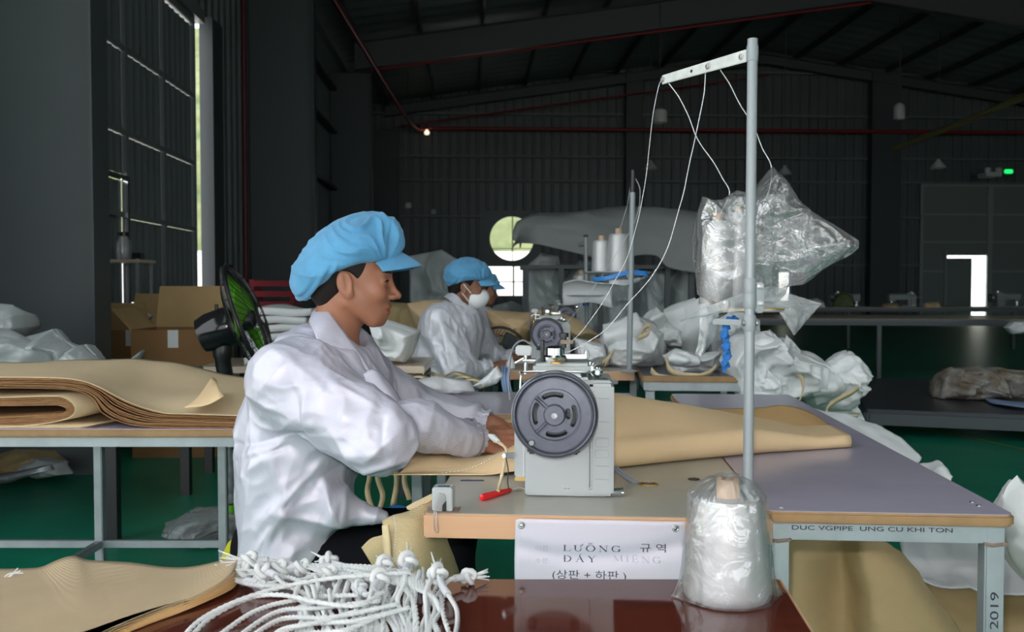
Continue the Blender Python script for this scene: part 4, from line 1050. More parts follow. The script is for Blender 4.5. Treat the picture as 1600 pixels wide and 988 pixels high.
# two cones on the tray inside a big loose bag
c1 = trc + Vector((-.066, .012, .0045)); c2 = trc + Vector((-.016, .035, .0045))
cA = cone('thread_cone', 'white thread cone in the loose bag on the near stand, left one of its pair', c1, .0345, .0315, .185, lean=(.02, 0))
cB = cone('thread_cone', 'white thread cone in the loose bag close behind the near stand pole', c2, .0325, .026, .205, lean=(.02, 0))
out = [W(x, y, d) for x, y, d in ((1086, 352, 1.98), (1098, 308, 1.98), (1113, 313, 1.98), (1128, 312, 1.98), (1150, 298, 1.99), (1168, 303, 2.0), (1186, 288, 2.0), (1206, 263, 2.0), (1226, 284, 2.0), (1245, 312, 1.99), (1262, 330, 1.98), (1300, 352, 1.97), (1338, 377, 1.96), (1334, 388, 1.96), (1296, 413, 1.97), (1252, 442, 1.98), (1228, 449, 1.99), (1222, 462, 1.99), (1210, 478, 1.99), (1160, 480, 1.99), (1112, 478, 1.98), (1092, 460, 1.98), (1085, 400, 1.98))]
def densify(P, k=6):
    r = []
    for i in range(len(P)):
        a, b = Vector(P[i]), Vector(P[(i + 1) % len(P)])
        for j in range(k): r.append(a.lerp(b, j / k))
    return r
def blob_poly(P, dd, T, **k):
    global catmull
    keep = catmull
    try:
        catmull = lambda pts, n: np.array([list(p) for p in pts])
        return blob(P, dd, T, na=len(P), **k)
    finally: catmull = keep
bagm = blob_poly(densify(out, 6), (0, 1, 0), .165, nr=34, rough=.27, freq=11, seed=21, center=tuple(W(1165, 390, 1.985)), power=.36)
t = thing('plastic_bag', 'big loose clear plastic bag over the two cones on the near stand', 'plastic bag', tuple(trc))
obj('film', bagm, M['plastic'], t, smooth=60)
def skirt(name, ctrl, seed, amp=.004):
    A = sheet(ctrl, 24, 30); A = A + normals_of(A) * (crumple(A, 22, seed) * amp)[..., None]
    return obj(name, MB().grid(A), M['plastic_grey'], t, smooth=60)
skirt('bag_skirt', [[W(1060, 500, 1.88), W(1100, 482, 1.9), W(1150, 462, 1.9), W(1200, 448, 1.9), W(1222, 452, 1.92)], [W(1062, 501, 1.885), W(1105, 490, 1.9), W(1150, 480, 1.9), W(1200, 470, 1.9), W(1255, 472, 1.93)], [W(1063, 502, 1.89), W(1110, 492, 1.905), W(1155, 487, 1.9), W(1210, 482, 1.9), W(1284, 476, 1.94)]], 5)
skirt('bag_skirt', [[W(1203, 466, 1.93), W(1228, 458, 1.93), W(1284, 475, 1.94)], [W(1222, 495, 1.92), W(1240, 490, 1.92), W(1268, 492, 1.93)], [W(1237, 520, 1.91), W(1241, 524, 1.91), W(1247, 517, 1.92)]], 6, .003)
skirt('bag_strip', [[W(1092, 476, 1.93), W(1112, 476, 1.92), W(1124, 480, 1.92)], [W(1094, 505, 1.92), W(1108, 506, 1.91), W(1119, 506, 1.92)], [W(1091, 535, 1.92), W(1101, 538, 1.91), W(1112, 536, 1.92)], [W(1086, 553, 1.92), W(1094, 556, 1.91), W(1099, 552, 1.92)]], 7, .004)
# blue twisted net strip tied under the tray
bp_ = catmull([W(1150, 500, 1.94), W(1141, 502, 1.93), W(1134, 512, 1.92), W(1133, 530, 1.92), W(1136, 548, 1.92), W(1134, 565, 1.92), W(1131, 582, 1.92)], 50)
tag(obj('blue_strip', MB().tube(bp_, [.0075 + .0015 * math.sin(i * .9) + .0008 * math.sin(i * 2.3) - (.005 * max(0, i - 44) / 6) for i in range(50)], 14, prof=lambda a: 1 + .25 * math.sin(3 * a), twist=.22), M['bluenet']), 'twisted bright blue plastic strip hanging under the tray of the near stand', 'strip')

# second and third stands
p2b, p2t = W(983, 580, 4.46), W(989, 266, 4.46); p2b.z = TZ + .0012
s2 = thing('thread_stand', 'thread stand with black topped pole and blue lined tray at the second table', 'thread stand', tuple(p2b))
stand_pole(s2, p2b, p2t + (p2b - p2t) * .11, .0135, M['polepaint'])
obj('black_top', MB().tube([p2t + (p2b - p2t) * .11, p2t], .0125, 14), M['black'], s2)
obj('base_flange', MB().lathe([(.04, 0), (.04, .006), (.016, .01)], 16, c=p2b, caps=False), M['polepaint'], s2)
tr2 = W(965, 428, 4.62)
obj('tray', MB().lathe([(.0001, -.004), (.15, -.004), (.165, .006), (.163, .010), (.147, .001), (.0001, .001)], 40, c=tr2, caps=False), M['polepaint'], s2)
obj('tray_arm', MB().beam(tr2 + Vector((0, 0, -.012)), Vector((p2b.x, p2b.y, tr2.z - .012)), .03, .012), M['polepaint'], s2)
A = sheet([[W(925, 434, 4.5), W(950, 431, 4.46), W(968, 426, 4.45), W(985, 422, 4.46), W(1010, 424, 4.5)], [W(930, 440, 4.5), W(950, 438, 4.46), W(968, 433, 4.45), W(985, 430, 4.46), W(1014, 432, 4.5)]], 8, 24)
tag(obj('blue_film', MB().grid(A + normals_of(A) * (crumple(A, 9, 3) * .006)[..., None]), M['blue'], solid=.003), 'blue plastic film draped over the tray rim of the second thread stand', 'film')
A = sheet([[W(947, 436, 4.47), W(975, 437, 4.45), W(1012, 432, 4.5)], [W(953, 444, 4.46), W(978, 446, 4.44), W(1000, 440, 4.49)]], 8, 18)
tag(obj('clear_film', MB().grid(A), M['plastic_grey'], solid=.002), 'cloudy plastic film hanging under the blue lined tray', 'film')
cone('thread_cone', 'white thread cone on the blue lined tray, taller one beside the pole', tr2 + Vector((.005, .0, .002)), .062, .05, .195)
cone('thread_cone', 'white thread cone on the blue lined tray, shorter one farther from the pole', tr2 + Vector((-.075, .05, .002)), .05, .045, .165)
p3b, p3t = W(917, 552, 7.2), W(915, 371, 7.2); p3b.z = TZ + .0012
s3 = thing('thread_stand', 'farthest thread stand with a blue ring on its pole, behind the second machine', 'thread stand', tuple(p3b))
stand_pole(s3, p3b, p3t, .015, M['polepaint'])
obj('black_top', MB().tube([p3t, p3t + Vector((0, 0, .02))], .017, 12), M['black'], s3)
obj('blue_ring', MB().tube([W(915, 478, 7.19), W(915, 468, 7.19)], .026, 14), M['blue'], s3)
obj('guide_arm', MB().beam(W(915, 380, 7.2), W(905, 383, 7.3), .02, .03), M['polepaint'], s3)
tr3 = W(912, 462, 7.3); obj('tray', MB().lathe([(.0001, -.005), (.2, -.005), (.22, .006), (.2, .006), (.0001, .001)], 36, c=tr3, caps=False), M['polepaint'], s3)
cone('thread_cone', 'small white thread cone on the farthest thread stand', tr3 + Vector((-.02, 0, .002)), .085, .065, .16)
A = []
for i, x in enumerate(np.linspace(880, 958, 20)):
    c = W(x, 460, 7.05); A.append([c + Vector((.0, .10 * math.sin(a), .085 * math.cos(a) * (1 + .1 * math.sin(x * .1)) + .02 * math.sin(x * .05))) for a in np.linspace(-.3, 3.5, 16)])
tag(obj('white_roll', MB().grid(np.array([[tuple(q) for q in r] for r in A])), M['white_sack'], solid=.006), 'white cloth sheet folded over the tray of the farthest thread stand', 'cloth')

# threads
def thread(pts, r, label, n=60, m='cord'):
    c = catmull(pts, n); c = c + np.stack([noise(c * 14, 5), noise(c * 14, 6), noise(c * 14, 7)], -1) * .0022
    tag(obj('thread', MB().tube(c, r, 6), M[m]), label, 'thread')
e = a0 + dv * .985; md = a0 + dv * .42
thread([e + sd_ * .004, W(1029, 135, 2.1), W(1020, 180, 2.1), W(1010, 262, 2.1), W(1000, 330, 2.1), W(985, 390, 2.1), W(958, 445, 2.12), W(915, 510, 2.15), W(878, 548, 2.15), W(868, 556, 2.12)], .0008, 'thin white thread from the tip of the arm down to the near machine')
thread([md + sd_ * .005, W(1102, 112, 2.0), W(1099, 150, 2.0), W(1086, 215, 2.0), W(1074, 280, 2.0), W(1060, 330, 2.0), W(1043, 388, 2.0), W(1020, 430, 1.99), W(985, 470, 1.98), W(945, 515, 1.97), W(900, 545, 1.96), W(868, 556, 1.95), W(840, 560, 1.945)], .00105, 'thicker white thread sagging from the middle of the arm to the near machine')
thread([W(1045, 130, 2.09), W(1060, 152, 2.08), W(1076, 184, 2.07), W(1090, 215, 2.06), W(1112, 250, 2.05), W(1128, 278, 2.04), W(1141, 302, 2.03), c1 + Vector((.01, 0, .20))], .0011, 'white thread crossing from the arm tip to the left cone in the bag')
thread([W(1125, 109, 1.985), W(1140, 132, 1.99), W(1158, 165, 2.0), W(1176, 195, 2.01), W(1190, 230, 2.02), W(1205, 264, 2.02), W(1196, 310, 2.02), c2 + Vector((.01, 0, .22))], .0011, 'white thread passing behind the pole into the peak of the bag')
thread([W(989, 270, 4.46), W(978, 330, 4.5), W(966, 364, 4.6), tr2 + Vector((.01, 0, .22))], .0014, 'thin thread from the black pole top to the taller cone on the second stand', m='sleeve')
thread([W(989, 272, 4.46), W(1000, 300, 4.45), W(990, 350, 4.45), W(935, 440, 4.5), W(890, 500, 4.6), W(868, 515, 4.65)], .0014, 'thin thread from the black pole top down to the second machine', m='sleeve')

# ------------------------------------------------------------------ sheets on the left table
def xz(px, py, d): p = W(px, py, d); return p.x, p.z
top_c = [xz(x, y, 2.7) for x, y in ((-330, 588), (-200, 588), (-60, 589), (60, 590), (115, 593), (155, 604), (200, 627), (250, 644), (300, 647), (440, 651))]
bot_c = [xz(x, y, 2.7) for x, y in ((-330, 606), (-200, 606), (-60, 606), (60, 607), (115, 610), (145, 622), (163, 648), (205, 664), (270, 668), (440, 671.4))]
mid_z = [.0, .0, 0, 0, 0, 0, .01, .025, .03, .03]; bk_dz = [-.01, -.01, -.012, -.005, .005, .02, .055, .062, .046, .022]
NL = 13
t = thing('sheet_stack', 'stack of wavy tan sheets with orange cut edges draped across the left table', 'fabric stack', (-1.3, 2.7, TZ))
rj = random.Random(11)
for k in range(NL):
    s = k / (NL - 1); rows = []
    jy = rj.uniform(-.008, .008); ph = rj.uniform(0, 6)
    for j, yy in enumerate((0, .04, .16, .36, .56, .70)):
        row = []
        for i in range(10):
            x = bot_c[i][0] + (top_c[i][0] - bot_c[i][0]) * s; z = bot_c[i][1] + (top_c[i][1] - bot_c[i][1]) * s
            lift = (mid_z[i] if j in (2, 3) else bk_dz[i] if j > 3 else 0) * (.25 + .75 * s) * (1.0 if j > 1 else .0)
            zz = z + lift + .0015 * math.sin(i * 2.1 + ph) * (0 < k < NL - 1)
            if j > 1: zz = max(zz, TZ + .003 + k * .0028)
            row.append((x * (1 + .035 * j * .5), 2.70 + yy + jy + .003 * math.sin(i * 1.7 + ph), max(zz, TZ + .0025 + k * .0016)))
        rows.append(row)
    A = sheet(rows, 12, 60)
    A[..., 2] += noise(A * np.array([5, 5, 1]), 40) * .006 * np.linspace(.1, 1, 12)[:, None]
    A[..., 2] = np.maximum(A[..., 2], TZ + .0025 + .0012 * k)
    A[0, :, 1] += noise(A[0] * 60, k) * .003
    obj('fabric_sheet', MB().grid(A), M['tansheet'] if k == NL - 1 else M['tanedge'], t, solid=.0026)
# turned-up torn corner on its top
p = [W(315, 640, 2.72), W(334, 590, 2.95), W(352, 622, 2.74), W(318, 622, 2.73)]
A = sheet([[W(290, 640, 2.72), W(312, 622, 2.80), W(333, 592, 2.95)], [W(325, 636, 2.712), W(330, 620, 2.76), W(337, 594, 2.94)], [W(352, 622, 2.715), W(345, 612, 2.76), W(340, 598, 2.93)]], 8, 10)
obj('turned_corner', MB().grid(A + np.array([0, -.01, .006])), M['beige'], t, solid=.002)
t = thing('sheet_fold', 'folded bundle of tan sheets with a loop opening at its end, under the wavy stack', 'fabric stack', (-1.6, 2.7, TZ))
NF = 9
for k in range(NF):
    s = k / (NF - 1)                                  # 0 outer .. 1 inner
    pts = [(-330, 624 + 12 * s), (-120, 622 + 12 * s), (0, 621 + 13 * s), (70, 619 + 14 * s), (100 - 8 * s, 620 + 13 * s), (118 - 14 * s, 632 + 5 * s), (119 - 15 * s, 645 - 2 * s), (100 - 10 * s, 656 - 8 * s), (50, 664 - 14 * s), (0, 668 - 15 * s), (-120, 671 - 15 * s), (-330, 671.3 - 15 * s)]
    rows = []
    off = rj.uniform(-.006, .006)
    for j, yy in enumerate((0, .2, .42, .62)):
        rows.append([(xz(x, y, 2.72)[0] + .05 * j, 2.715 + yy + off + .04 * (i in (4, 5, 6)) * 0, max(xz(x, y, 2.72)[1], TZ + .003 + .0012 * k)) for i, (x, y) in enumerate(pts)])
    A = sheet(rows, 6, 70); A[0, :, 1] += noise(A[0] * 50, 60 + k) * .003
    obj('fabric_sheet', MB().grid(A), M['tansheet'] if k == 0 else M['tanedge'], t, solid=.0028)
for k in range(4):
    pts = [(-330, 672), (0, 671.6), (70, 671), (110 + 9 * k, 668 - 3 * k), (135 + 9 * k, 664 - 4.5 * k)]
    rows = [[(xz(x, y, 2.72)[0] + (.06 * j if i > 2 else 0), 2.70 + yy + .006 * k, TZ + .002 + .0016 * k + (.003 * k if i > 3 else 0)) for i, (x, y) in enumerate(pts)] for j, yy in enumerate((0, .2, .5))]
    A = sheet(rows, 6, 40); A[0, :, 1] += noise(A[0] * 45, 80 + k) * .008
    obj('fabric_sheet', MB().grid(A), M['tansheet'], t, solid=.0014)

# sheets on the red-brown table, bottom left
t = thing('sheet_pile', 'pile of tan woven sheets lying on the red brown table left of the cords', 'fabric stack', tuple(WZ(100, 940, MZ)))
for k in range(6):
    s = k / 5.0
    rows = [[W(-60, 922 + 4 * (5 - k) * .2, 1.545), W(30, 904 + 3 * (1 - s), 1.545), W(105, 874 + 16 * (1 - s), 1.56), W(140, 880 + 14 * (1 - s), 1.56), W(200, 884 + 10 * (1 - s), 1.555), W(290, 889 + 8 * (1 - s), 1.55), W(374, 871 + 30 * (1 - s) ** .5, 1.53)],
            [W(-60, 940, 1.44), W(30, 930, 1.44), W(110, 922, 1.44), W(150, 924, 1.44), W(205, 926, 1.44), W(285, 924, 1.44), W(362 - 5 * s, 905 + 16 * (1 - s), 1.47)],
            [W(-60, 985, 1.33), W(20, 975, 1.33), W(90, 968, 1.33), W(140, 965, 1.33), W(185, 962, 1.34), W(245, 955, 1.36), W(310 - 8 * s, 938 + 8 * (1 - s), 1.405)],
            [W(-60, 1035, 1.23), W(0, 1030, 1.23), W(60, 1025, 1.23), W(90, 1022, 1.23), W(120, 1015, 1.24), W(160, 1005, 1.26), W(225 - 14 * s, 975 + 6 * (1 - s), 1.33)],
            [W(-60, 1110, 1.12), W(-10, 1110, 1.12), W(20, 1105, 1.12), W(40, 1100, 1.12), W(60, 1090, 1.14), W(90, 1070, 1.17), W(150 - 20 * s, 1018 + 4 * (1 - s), 1.26)]]
    A = sheet(rows, 30, 50); A[..., 2] = np.maximum(A[..., 2] + noise(A * 9, 90) * .003 - .0008, MZ + .002 + .0022 * k)
    A[..., 2] += .0008 * k
    obj('fabric_sheet', MB().grid(A), M['tanfront'] if k in (5, 4) else M['beige_edge'], t, solid=.0018)
c = [WZ(20, 915, MZ + .004), W(5, 908, 1.5), W(-20, 925, 1.48)]
for k in range(3):
    tag(obj('loose_thread', MB().tube(catmull([W(-6, 925 - 2 * k, 1.5), W(12, 906 - 4 * k, 1.5), W(28 + 4 * k, 888 + 4 * k, 1.5)], 12), .0011, 5), M['cord']), ('lowest', 'middle', 'topmost')[k] + ' of three stray white threads sticking up at the left rim of the sheet pile', 'thread', 'stray threads at the sheet pile')

# ------------------------------------------------------------------ sheets at the machine
t = thing('sewn_cloth', 'long beige woven cloth panel being sewn, held under the machine', 'cloth', tuple(WZ(740, 740, TZ + .002)))
# left part, lapping over the table's edge and lifted to the needle
rows = [[W(606, 748, 2.02), W(660, 750, 2.02), W(730, 748, 2.02), W(790, 742, 2.02), W(830, 736, 2.03)],
        [W(622, 742, 2.03), W(668, 736, 2.05), W(735, 728, 2.06), W(790, 712, 2.05), W(830, 690, 2.06)],
        [W(636, 728, 2.06), W(680, 716, 2.10), W(728, 721, 2.11), W(780, 707, 2.10), W(830, 680, 2.12)],
        [W(640, 712, 2.12), W(690, 710, 2.20), W(740, 711, 2.22), W(795, 702, 2.22), W(830, 678, 2.22)],
        [W(650, 694, 2.45), W(700, 690, 2.50), W(750, 686, 2.52), W(800, 684, 2.52), W(840, 682, 2.52)],
        [W(655, 668, 2.75), W(710, 664, 2.8), W(760, 660, 2.83), W(810, 658, 2.85), W(850, 657, 2.85)]]
A = sheet(rows, 60, 60); A[..., 2] = np.maximum(A[..., 2] + noise(A * 8, 31) * .006, TZ + .004)
obj('cloth', MB().grid(A), M['beige'], t, solid=.0025)
hp = catmull([W(690, 741, 2.035), W(730, 735, 2.045), W(760, 722, 2.045), W(785, 704, 2.04)], 40)
st = MB()
for i in range(0, 39, 2): st.beam(hp[i] + [0, -.008, .004], hp[i + 1] + [0, -.008, .004], .0016, .0012)
q = obj('seam_stitching', st, M['cord'], t); q['kind'] = 'stuff'
# right part: folded over into a flat roll
prof = []
for i, s in enumerate(np.linspace(0, 1, 50)):
    px = 850 + s * 484
    ytop = np.interp(px, [850, 958, 1080, 1200, 1300, 1334], [600, 616, 632, 655, 672, 680]); ybot = np.interp(px, [850, 958, 1080, 1200, 1334], [742, 735, 722, 710, 702])
    pb_ = WZ(px, ybot, TZ + .003); yc = pb_.y
    zt = W(px, ytop, yc + .20).z; hgt = max(zt - TZ, .03)
    row = []
    L = .30 if px < 1290 else .30
    for a in np.linspace(0, 1, 34):                 # from the far under-edge, round the near fold, up over and down at the back
        if a < .25: q = a / .25; yy, zz = L - (L - .035) * q, .003
        elif a < .5:
            g = (a - .25) / .25 * math.pi; rr = min(.035, hgt * .5); yy, zz = .035 - rr * math.sin(g) * 1.0, .003 + rr * (1 - math.cos(g)) * .9
        else:
            q = (a - .5) / .5; rr = min(.035, hgt * .5); yy = .035 + .23 * q; z0 = .003 + rr * 1.8; zz = z0 + (hgt - z0) * math.sin(min(q * 1.25, 1) * math.pi / 2) - .03 * max(0, q - .8)
        w_ = .006 * math.sin(px * .018 + a * 5)
        row.append((pb_.x + .04 * yy * 2, yc + yy + w_ * .4, TZ + zz + w_ * .35 * (a > .4)))
    prof.append(row)
A = np.array(prof); A[..., 2] = np.maximum(A[..., 2], TZ + .003)
obj('cloth_roll', MB().grid(A), M['beige'], t, solid=.0028)
# the layer turned up behind the roll, opening as a lens
rows = [[W(1100, 640, 2.75), W(1185, 638, 2.78), W(1225, 634, 2.80), W(1265, 645, 2.78), W(1300, 668, 2.66), W(1322, 682, 2.55)],
        [W(1100, 650, 2.66), W(1185, 648, 2.70), W(1225, 648, 2.72), W(1262, 656, 2.68), W(1296, 672, 2.60), W(1320, 684, 2.52)],
        [W(1100, 668, 2.60), W(1185, 668, 2.60), W(1225, 670, 2.60), W(1260, 674, 2.58), W(1294, 680, 2.53), W(1318, 688, 2.48)]]
A = sheet(rows, 14, 40); A[..., 2] = np.maximum(A[..., 2], TZ + .004); obj('back_fold', MB().grid(A), M['beige_edge'], t, solid=.0028)

# beige sack piece hanging from the table's left edge over her knees
t = thing('woven_sack', 'beige woven sack piece hanging off the left side of the sewing table over her knees', 'sack', tuple(W(650, 860, 1.76)))
rows = [[W(597, 815, 1.77), W(618, 806, 1.78), W(640, 800, 1.80), W(664, 788, 1.82), W(676, 780, 1.86)],
        [W(602, 838, 1.76), W(622, 830, 1.745), W(645, 818, 1.76), W(666, 812, 1.79), W(690, 818, 1.83)],
        [W(604, 868, 1.75), W(626, 864, 1.725), W(650, 856, 1.73), W(676, 852, 1.77), W(702, 856, 1.83)],
        [W(606, 900, 1.76), W(630, 902, 1.73), W(656, 896, 1.725), W(690, 894, 1.77), W(716, 894, 1.84)],
        [W(606, 950, 1.78), W(634, 950, 1.76), W(664, 950, 1.75), W(700, 950, 1.78), W(735, 950, 1.84)]]
A = sheet(rows, 40, 50); A = A + normals_of(A) * (crumple(A, 8, 51) * .005)[..., None]
obj('sack_cloth', MB().grid(A), M['beigesack'], t, solid=.003)
rows = [[W(565, 856, 1.80), W(580, 842, 1.80), W(598, 836, 1.79), W(612, 826, 1.79)], [W(575, 872, 1.79), W(590, 858, 1.785), W(602, 852, 1.785), W(612, 850, 1.785)], [W(586, 892, 1.80), W(598, 884, 1.79), W(606, 880, 1.785), W(614, 880, 1.785)], [W(600, 925, 1.80), W(604, 925, 1.80), W(610, 925, 1.79), W(616, 925, 1.785)]]
A = sheet(rows, 20, 24); obj('sack_mouth', MB().grid(A), M['beigesack'], t, solid=.003)
rows = [[W(636, 792, 1.85), W(652, 784, 1.86), W(678, 772, 1.88)], [W(640, 800, 1.83), W(655, 797, 1.84), W(680, 784, 1.86)]]
A = sheet(rows, 10, 24); A = A + noise(A * 40, 8)[..., None] * .004; obj('frayed_edge', MB().grid(A), M['strap'], t, solid=.003)
sp = catmull([W(611, 804, 1.765), W(614, 830, 1.742), W(612, 860, 1.732), W(607, 902, 1.735)], 40); sm = MB()
for i in range(0, 39, 2): sm.beam(sp[i] + [.006, -.006, 0], sp[i + 1] + [.006, -.006, 0], .0022, .0014)
q = obj('seam_stitching', sm, M['cord'], t); q['kind'] = 'stuff'
obj('webbing_strap', MB().grid(sheet([[W(598, 820, 1.755), W(600, 850, 1.745), W(602, 880, 1.74), W(602, 905, 1.74)], [W(608, 818, 1.752), W(611, 850, 1.738), W(611, 880, 1.73), W(609, 905, 1.73)]], 4, 24) + np.array([0, -.008, 0])), M['strap'], t, solid=.003)

# cloth under the right-hand table
rows = [[W(1185, 830, 2.35), W(1250, 828, 2.33), W(1310, 828, 2.36), W(1350, 838, 2.30), W(1385, 848, 2.32), W(1405, 862, 2.40)],
        [W(1185, 870, 2.35), W(1250, 870, 2.30), W(1312, 870, 2.36), W(1352, 875, 2.26), W(1410, 888, 2.28), W(1430, 892, 2.40)],
        [W(1185, 915, 2.34), W(1250, 925, 2.30), W(1315, 925, 2.36), W(1362, 925, 2.24), W(1440, 935, 2.26), W(1462, 938, 2.42)],
        [W(1200, 950, 2.34), W(1260, 968, 2.30), W(1318, 970, 2.34), W(1372, 985, 2.22), W(1470, 985, 2.26), W(1498, 985, 2.44)],
        [W(1262, 985, 2.34), W(1285, 1010, 2.32), W(1320, 1030, 2.32), W(1380, 1060, 2.2), W(1500, 1060, 2.26), W(1530, 1060, 2.46)]]
A = sheet(rows, 50, 60); A = A + normals_of(A) * (crumple(A, 5, 61) * .008)[..., None]
tag(obj('draped_cloth', MB().grid(A), M['drape'], solid=.004), 'olive beige cloth slung under the right hand work table', 'cloth')
rows = [[W(1400, 800, 2.9), W(1480, 800, 2.85), W(1560, 800, 2.8), W(1660, 800, 2.75)], [W(1410, 880, 2.7), W(1480, 885, 2.7), W(1560, 880, 2.66), W(1660, 880, 2.62)], [W(1440, 905, 2.62), W(1490, 920, 2.6), W(1550, 926, 2.56), W(1660, 934, 2.5)]]
A = sheet(rows, 30, 40); A = A + normals_of(A) * (crumple(A, 5, 62) * .02)[..., None]
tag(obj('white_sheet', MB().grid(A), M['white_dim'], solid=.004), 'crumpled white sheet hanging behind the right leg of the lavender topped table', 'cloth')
rows = [[W(1420, 900, 2.75), W(1500, 912, 2.72), W(1600, 925, 2.66), W(1680, 930, 2.6)], [W(1440, 985, 2.6), W(1500, 990, 2.58), W(1600, 985, 2.5), W(1680, 985, 2.46)], [W(1440, 1060, 2.55), W(1500, 1060, 2.52), W(1600, 1060, 2.45), W(1680, 1060, 2.4)]]
A = sheet(rows, 24, 30); A = A + normals_of(A) * (crumple(A, 5, 63) * .012)[..., None]
tag(obj('draped_cloth', MB().grid(A), M['drape'], solid=.004), 'beige cloth below the crumpled white sheet at the right edge', 'cloth')
tag(obj('white_sack', blob([W(x, y, 2.42) for x, y in ((1590, 752), (1612, 780), (1640, 860), (1640, 930), (1600, 905), (1570, 860), (1562, 800), (1572, 770))], (0, 1, 0), .2, rough=.5, freq=8, seed=71), M['white_sack'], smooth=60), 'white sack standing against the right end of the lavender topped table', 'sack')
# white cloth strip along the far right side of that table
for i, (ctrl, lab, sd_n) in enumerate((
    ([[W(1225, 628, 3.62), W(1280, 640, 3.5), W(1345, 655, 3.3), W(1410, 688, 3.05), W(1440, 716, 2.9)], [W(1230, 650, 3.5), W(1290, 662, 3.38), W(1340, 672, 3.2), W(1390, 708, 2.95), W(1430, 735, 2.8)], [W(1240, 700, 3.5), W(1300, 720, 3.35), W(1350, 730, 3.15), W(1400, 760, 2.95), W(1440, 790, 2.8)]], 'long white cloth slipping down along the far side of the lavender topped table', 81),
    ([[W(1425, 728, 2.88), W(1450, 724, 2.85), W(1468, 720, 2.8), W(1482, 745, 2.72)], [W(1432, 744, 2.8), W(1455, 748, 2.76), W(1472, 750, 2.7), W(1488, 758, 2.66)], [W(1440, 800, 2.8), W(1460, 810, 2.76), W(1480, 810, 2.7), W(1500, 810, 2.66)]], 'white cloth corner sticking up beside the table edge near its near right end', 82))):
    A = sheet(ctrl, 20, 40); A = A + normals_of(A) * (crumple(A, 7, sd_n) * .012)[..., None]
    tag(obj('white_cloth', MB().grid(A), M['white_sack'], solid=.004), lab, 'cloth')

# ------------------------------------------------------------------ white cords on the red-brown table
rj = random.Random(5)
def rope(label, pts, knot=None, knot_dir=None, sleeve=None, group=None, r=.0038):
    """twisted cord; knot at its first point, a grey sleeve just after it"""
    P = catmull(pts, 130); P[:, 2] = np.maximum(P[:, 2], MZ + r + .0008)
    t = thing('twisted_rope', label, 'cord', tuple(P[0]), 0, group)
    obj('strand', MB().tube(P, r, 12, prof=lambda a: .55 + .50 * abs(math.cos(1.5 * a)), twist=.62), M['cord'], t, smooth=180)
    if knot:
        d = Vector(P[6] - P[0]).normalized(); x = d.orthogonal().normalized(); y = d.cross(x); c = Vector(P[0]) - d * .004
        K = [c + (x * math.cos(a * 2) * (1 + .45 * math.cos(a * 3)) + y * math.sin(a * 2) * (1 + .45 * math.cos(a * 3))) * .0072 * knot + d * math.sin(a * 3) * .0075 * knot for a in np.linspace(0, 2 * math.pi, 61)]
        obj('knot', MB().tube(K, .0044 * knot, 8, caps=False, prof=lambda a: .85 + .22 * abs(math.cos(1.5 * a)), twist=.5), M['cord'], t, smooth=180)
        fr = MB()
        for i in range(9):
            q = (x * rj.uniform(-1, 1) + y * rj.uniform(-1, 1)) * .5 - d
            if (c + q * .03).z < MZ + .003: q.z = abs(q.z) * .3
            fr.tube([c, c - d * .006 + q * .012 * knot, c - d * .008 + q * rj.uniform(.022, .034) * knot], [.0022, .0018, .0009], 5)
        q = obj('frayed_end', fr, M['cord'], t); q['kind'] = 'stuff'
    if sleeve:
        a = max(3, int(sleeve[0] * 130)); b = min(128, int(sleeve[1] * 130))
        if b - a < 3: b = a + 3
        obj('sleeve', MB().tube(P[a:b], r * 1.55, 14), M['sleeve'], t, smooth=60)
    return t
def C(px, py, h=.01): return WZ(px, py, MZ + h)
HG = 'plain white cords in the heap on the red brown table'
rope('knotted white cord at the far left end of the heap with its sleeve lying level', [C(393, 877, .035), C(420, 876, .034), C(470, 884, .03), C(540, 900, .03), C(560, 940, .016), C(545, 1010, .006)], 1.25, None, (.03, .20))
rope('knotted white cord whose level grey sleeve is second along the top of the heap', [C(442, 888, .03), C(468, 884, .034), C(500, 884, .034), C(580, 893, .032), C(640, 930, .018), C(650, 1010, .006)], 1.15, None, (.09, .24))
rope('knotted white cord with grey sleeve pointing at the tan sheets, low at the left', [C(408, 912, .012), C(385, 908, .014), C(368, 907, .014), C(400, 915, .012), C(470, 925, .012), C(520, 1000, .006)], .7, None, (.05, .22))
rope('knotted white cord with slanting grey sleeve near the left end', [C(414, 894, .03), C(428, 898, .03), C(444, 912, .026), C(480, 930, .02), C(505, 955, .014), C(520, 1010, .006)], 1.15, None, (.05, .26))
rope('knotted white cord close below the leftmost knot', [C(384, 893, .022), C(410, 895, .024), C(460, 905, .022), C(500, 925, .016), C(535, 1000, .006)], 1.2)
rope('knotted white cord in the middle of the heap lying across the top', [C(516, 877, .034), C(540, 884, .036), C(575, 890, .036), C(605, 900, .03), C(600, 940, .016), C(598, 1010, .006)], 1.1)
rope('knotted white cord under the tan sack, thick frayed knot', [C(600, 884, .034), C(598, 900, .034), C(590, 925, .026), C(578, 960, .014), C(570, 1015, .006)], 1.2, None, None)
rope('knotted white cord with tall knot and upright sleeve left of the tan sack edge', [C(636, 880, .036), C(633, 895, .034), C(634, 915, .026), C(648, 945, .016), C(655, 1015, .006)], 1.35, None, (.05, .22))
rope('knotted white cord with sleeve in the middle front of the heap', [C(592, 906, .032), C(584, 920, .03), C(574, 945, .02), C(560, 975, .012), C(556, 1020, .006)], 1.25, None, (.09, .30))
rope('knotted white cord with short frayed end in the hollow of the heap', [C(562, 918, .026), C(572, 930, .026), C(590, 925, .026), C(582, 960, .014), C(578, 1020, .006)], .9, None, (.06, .2))
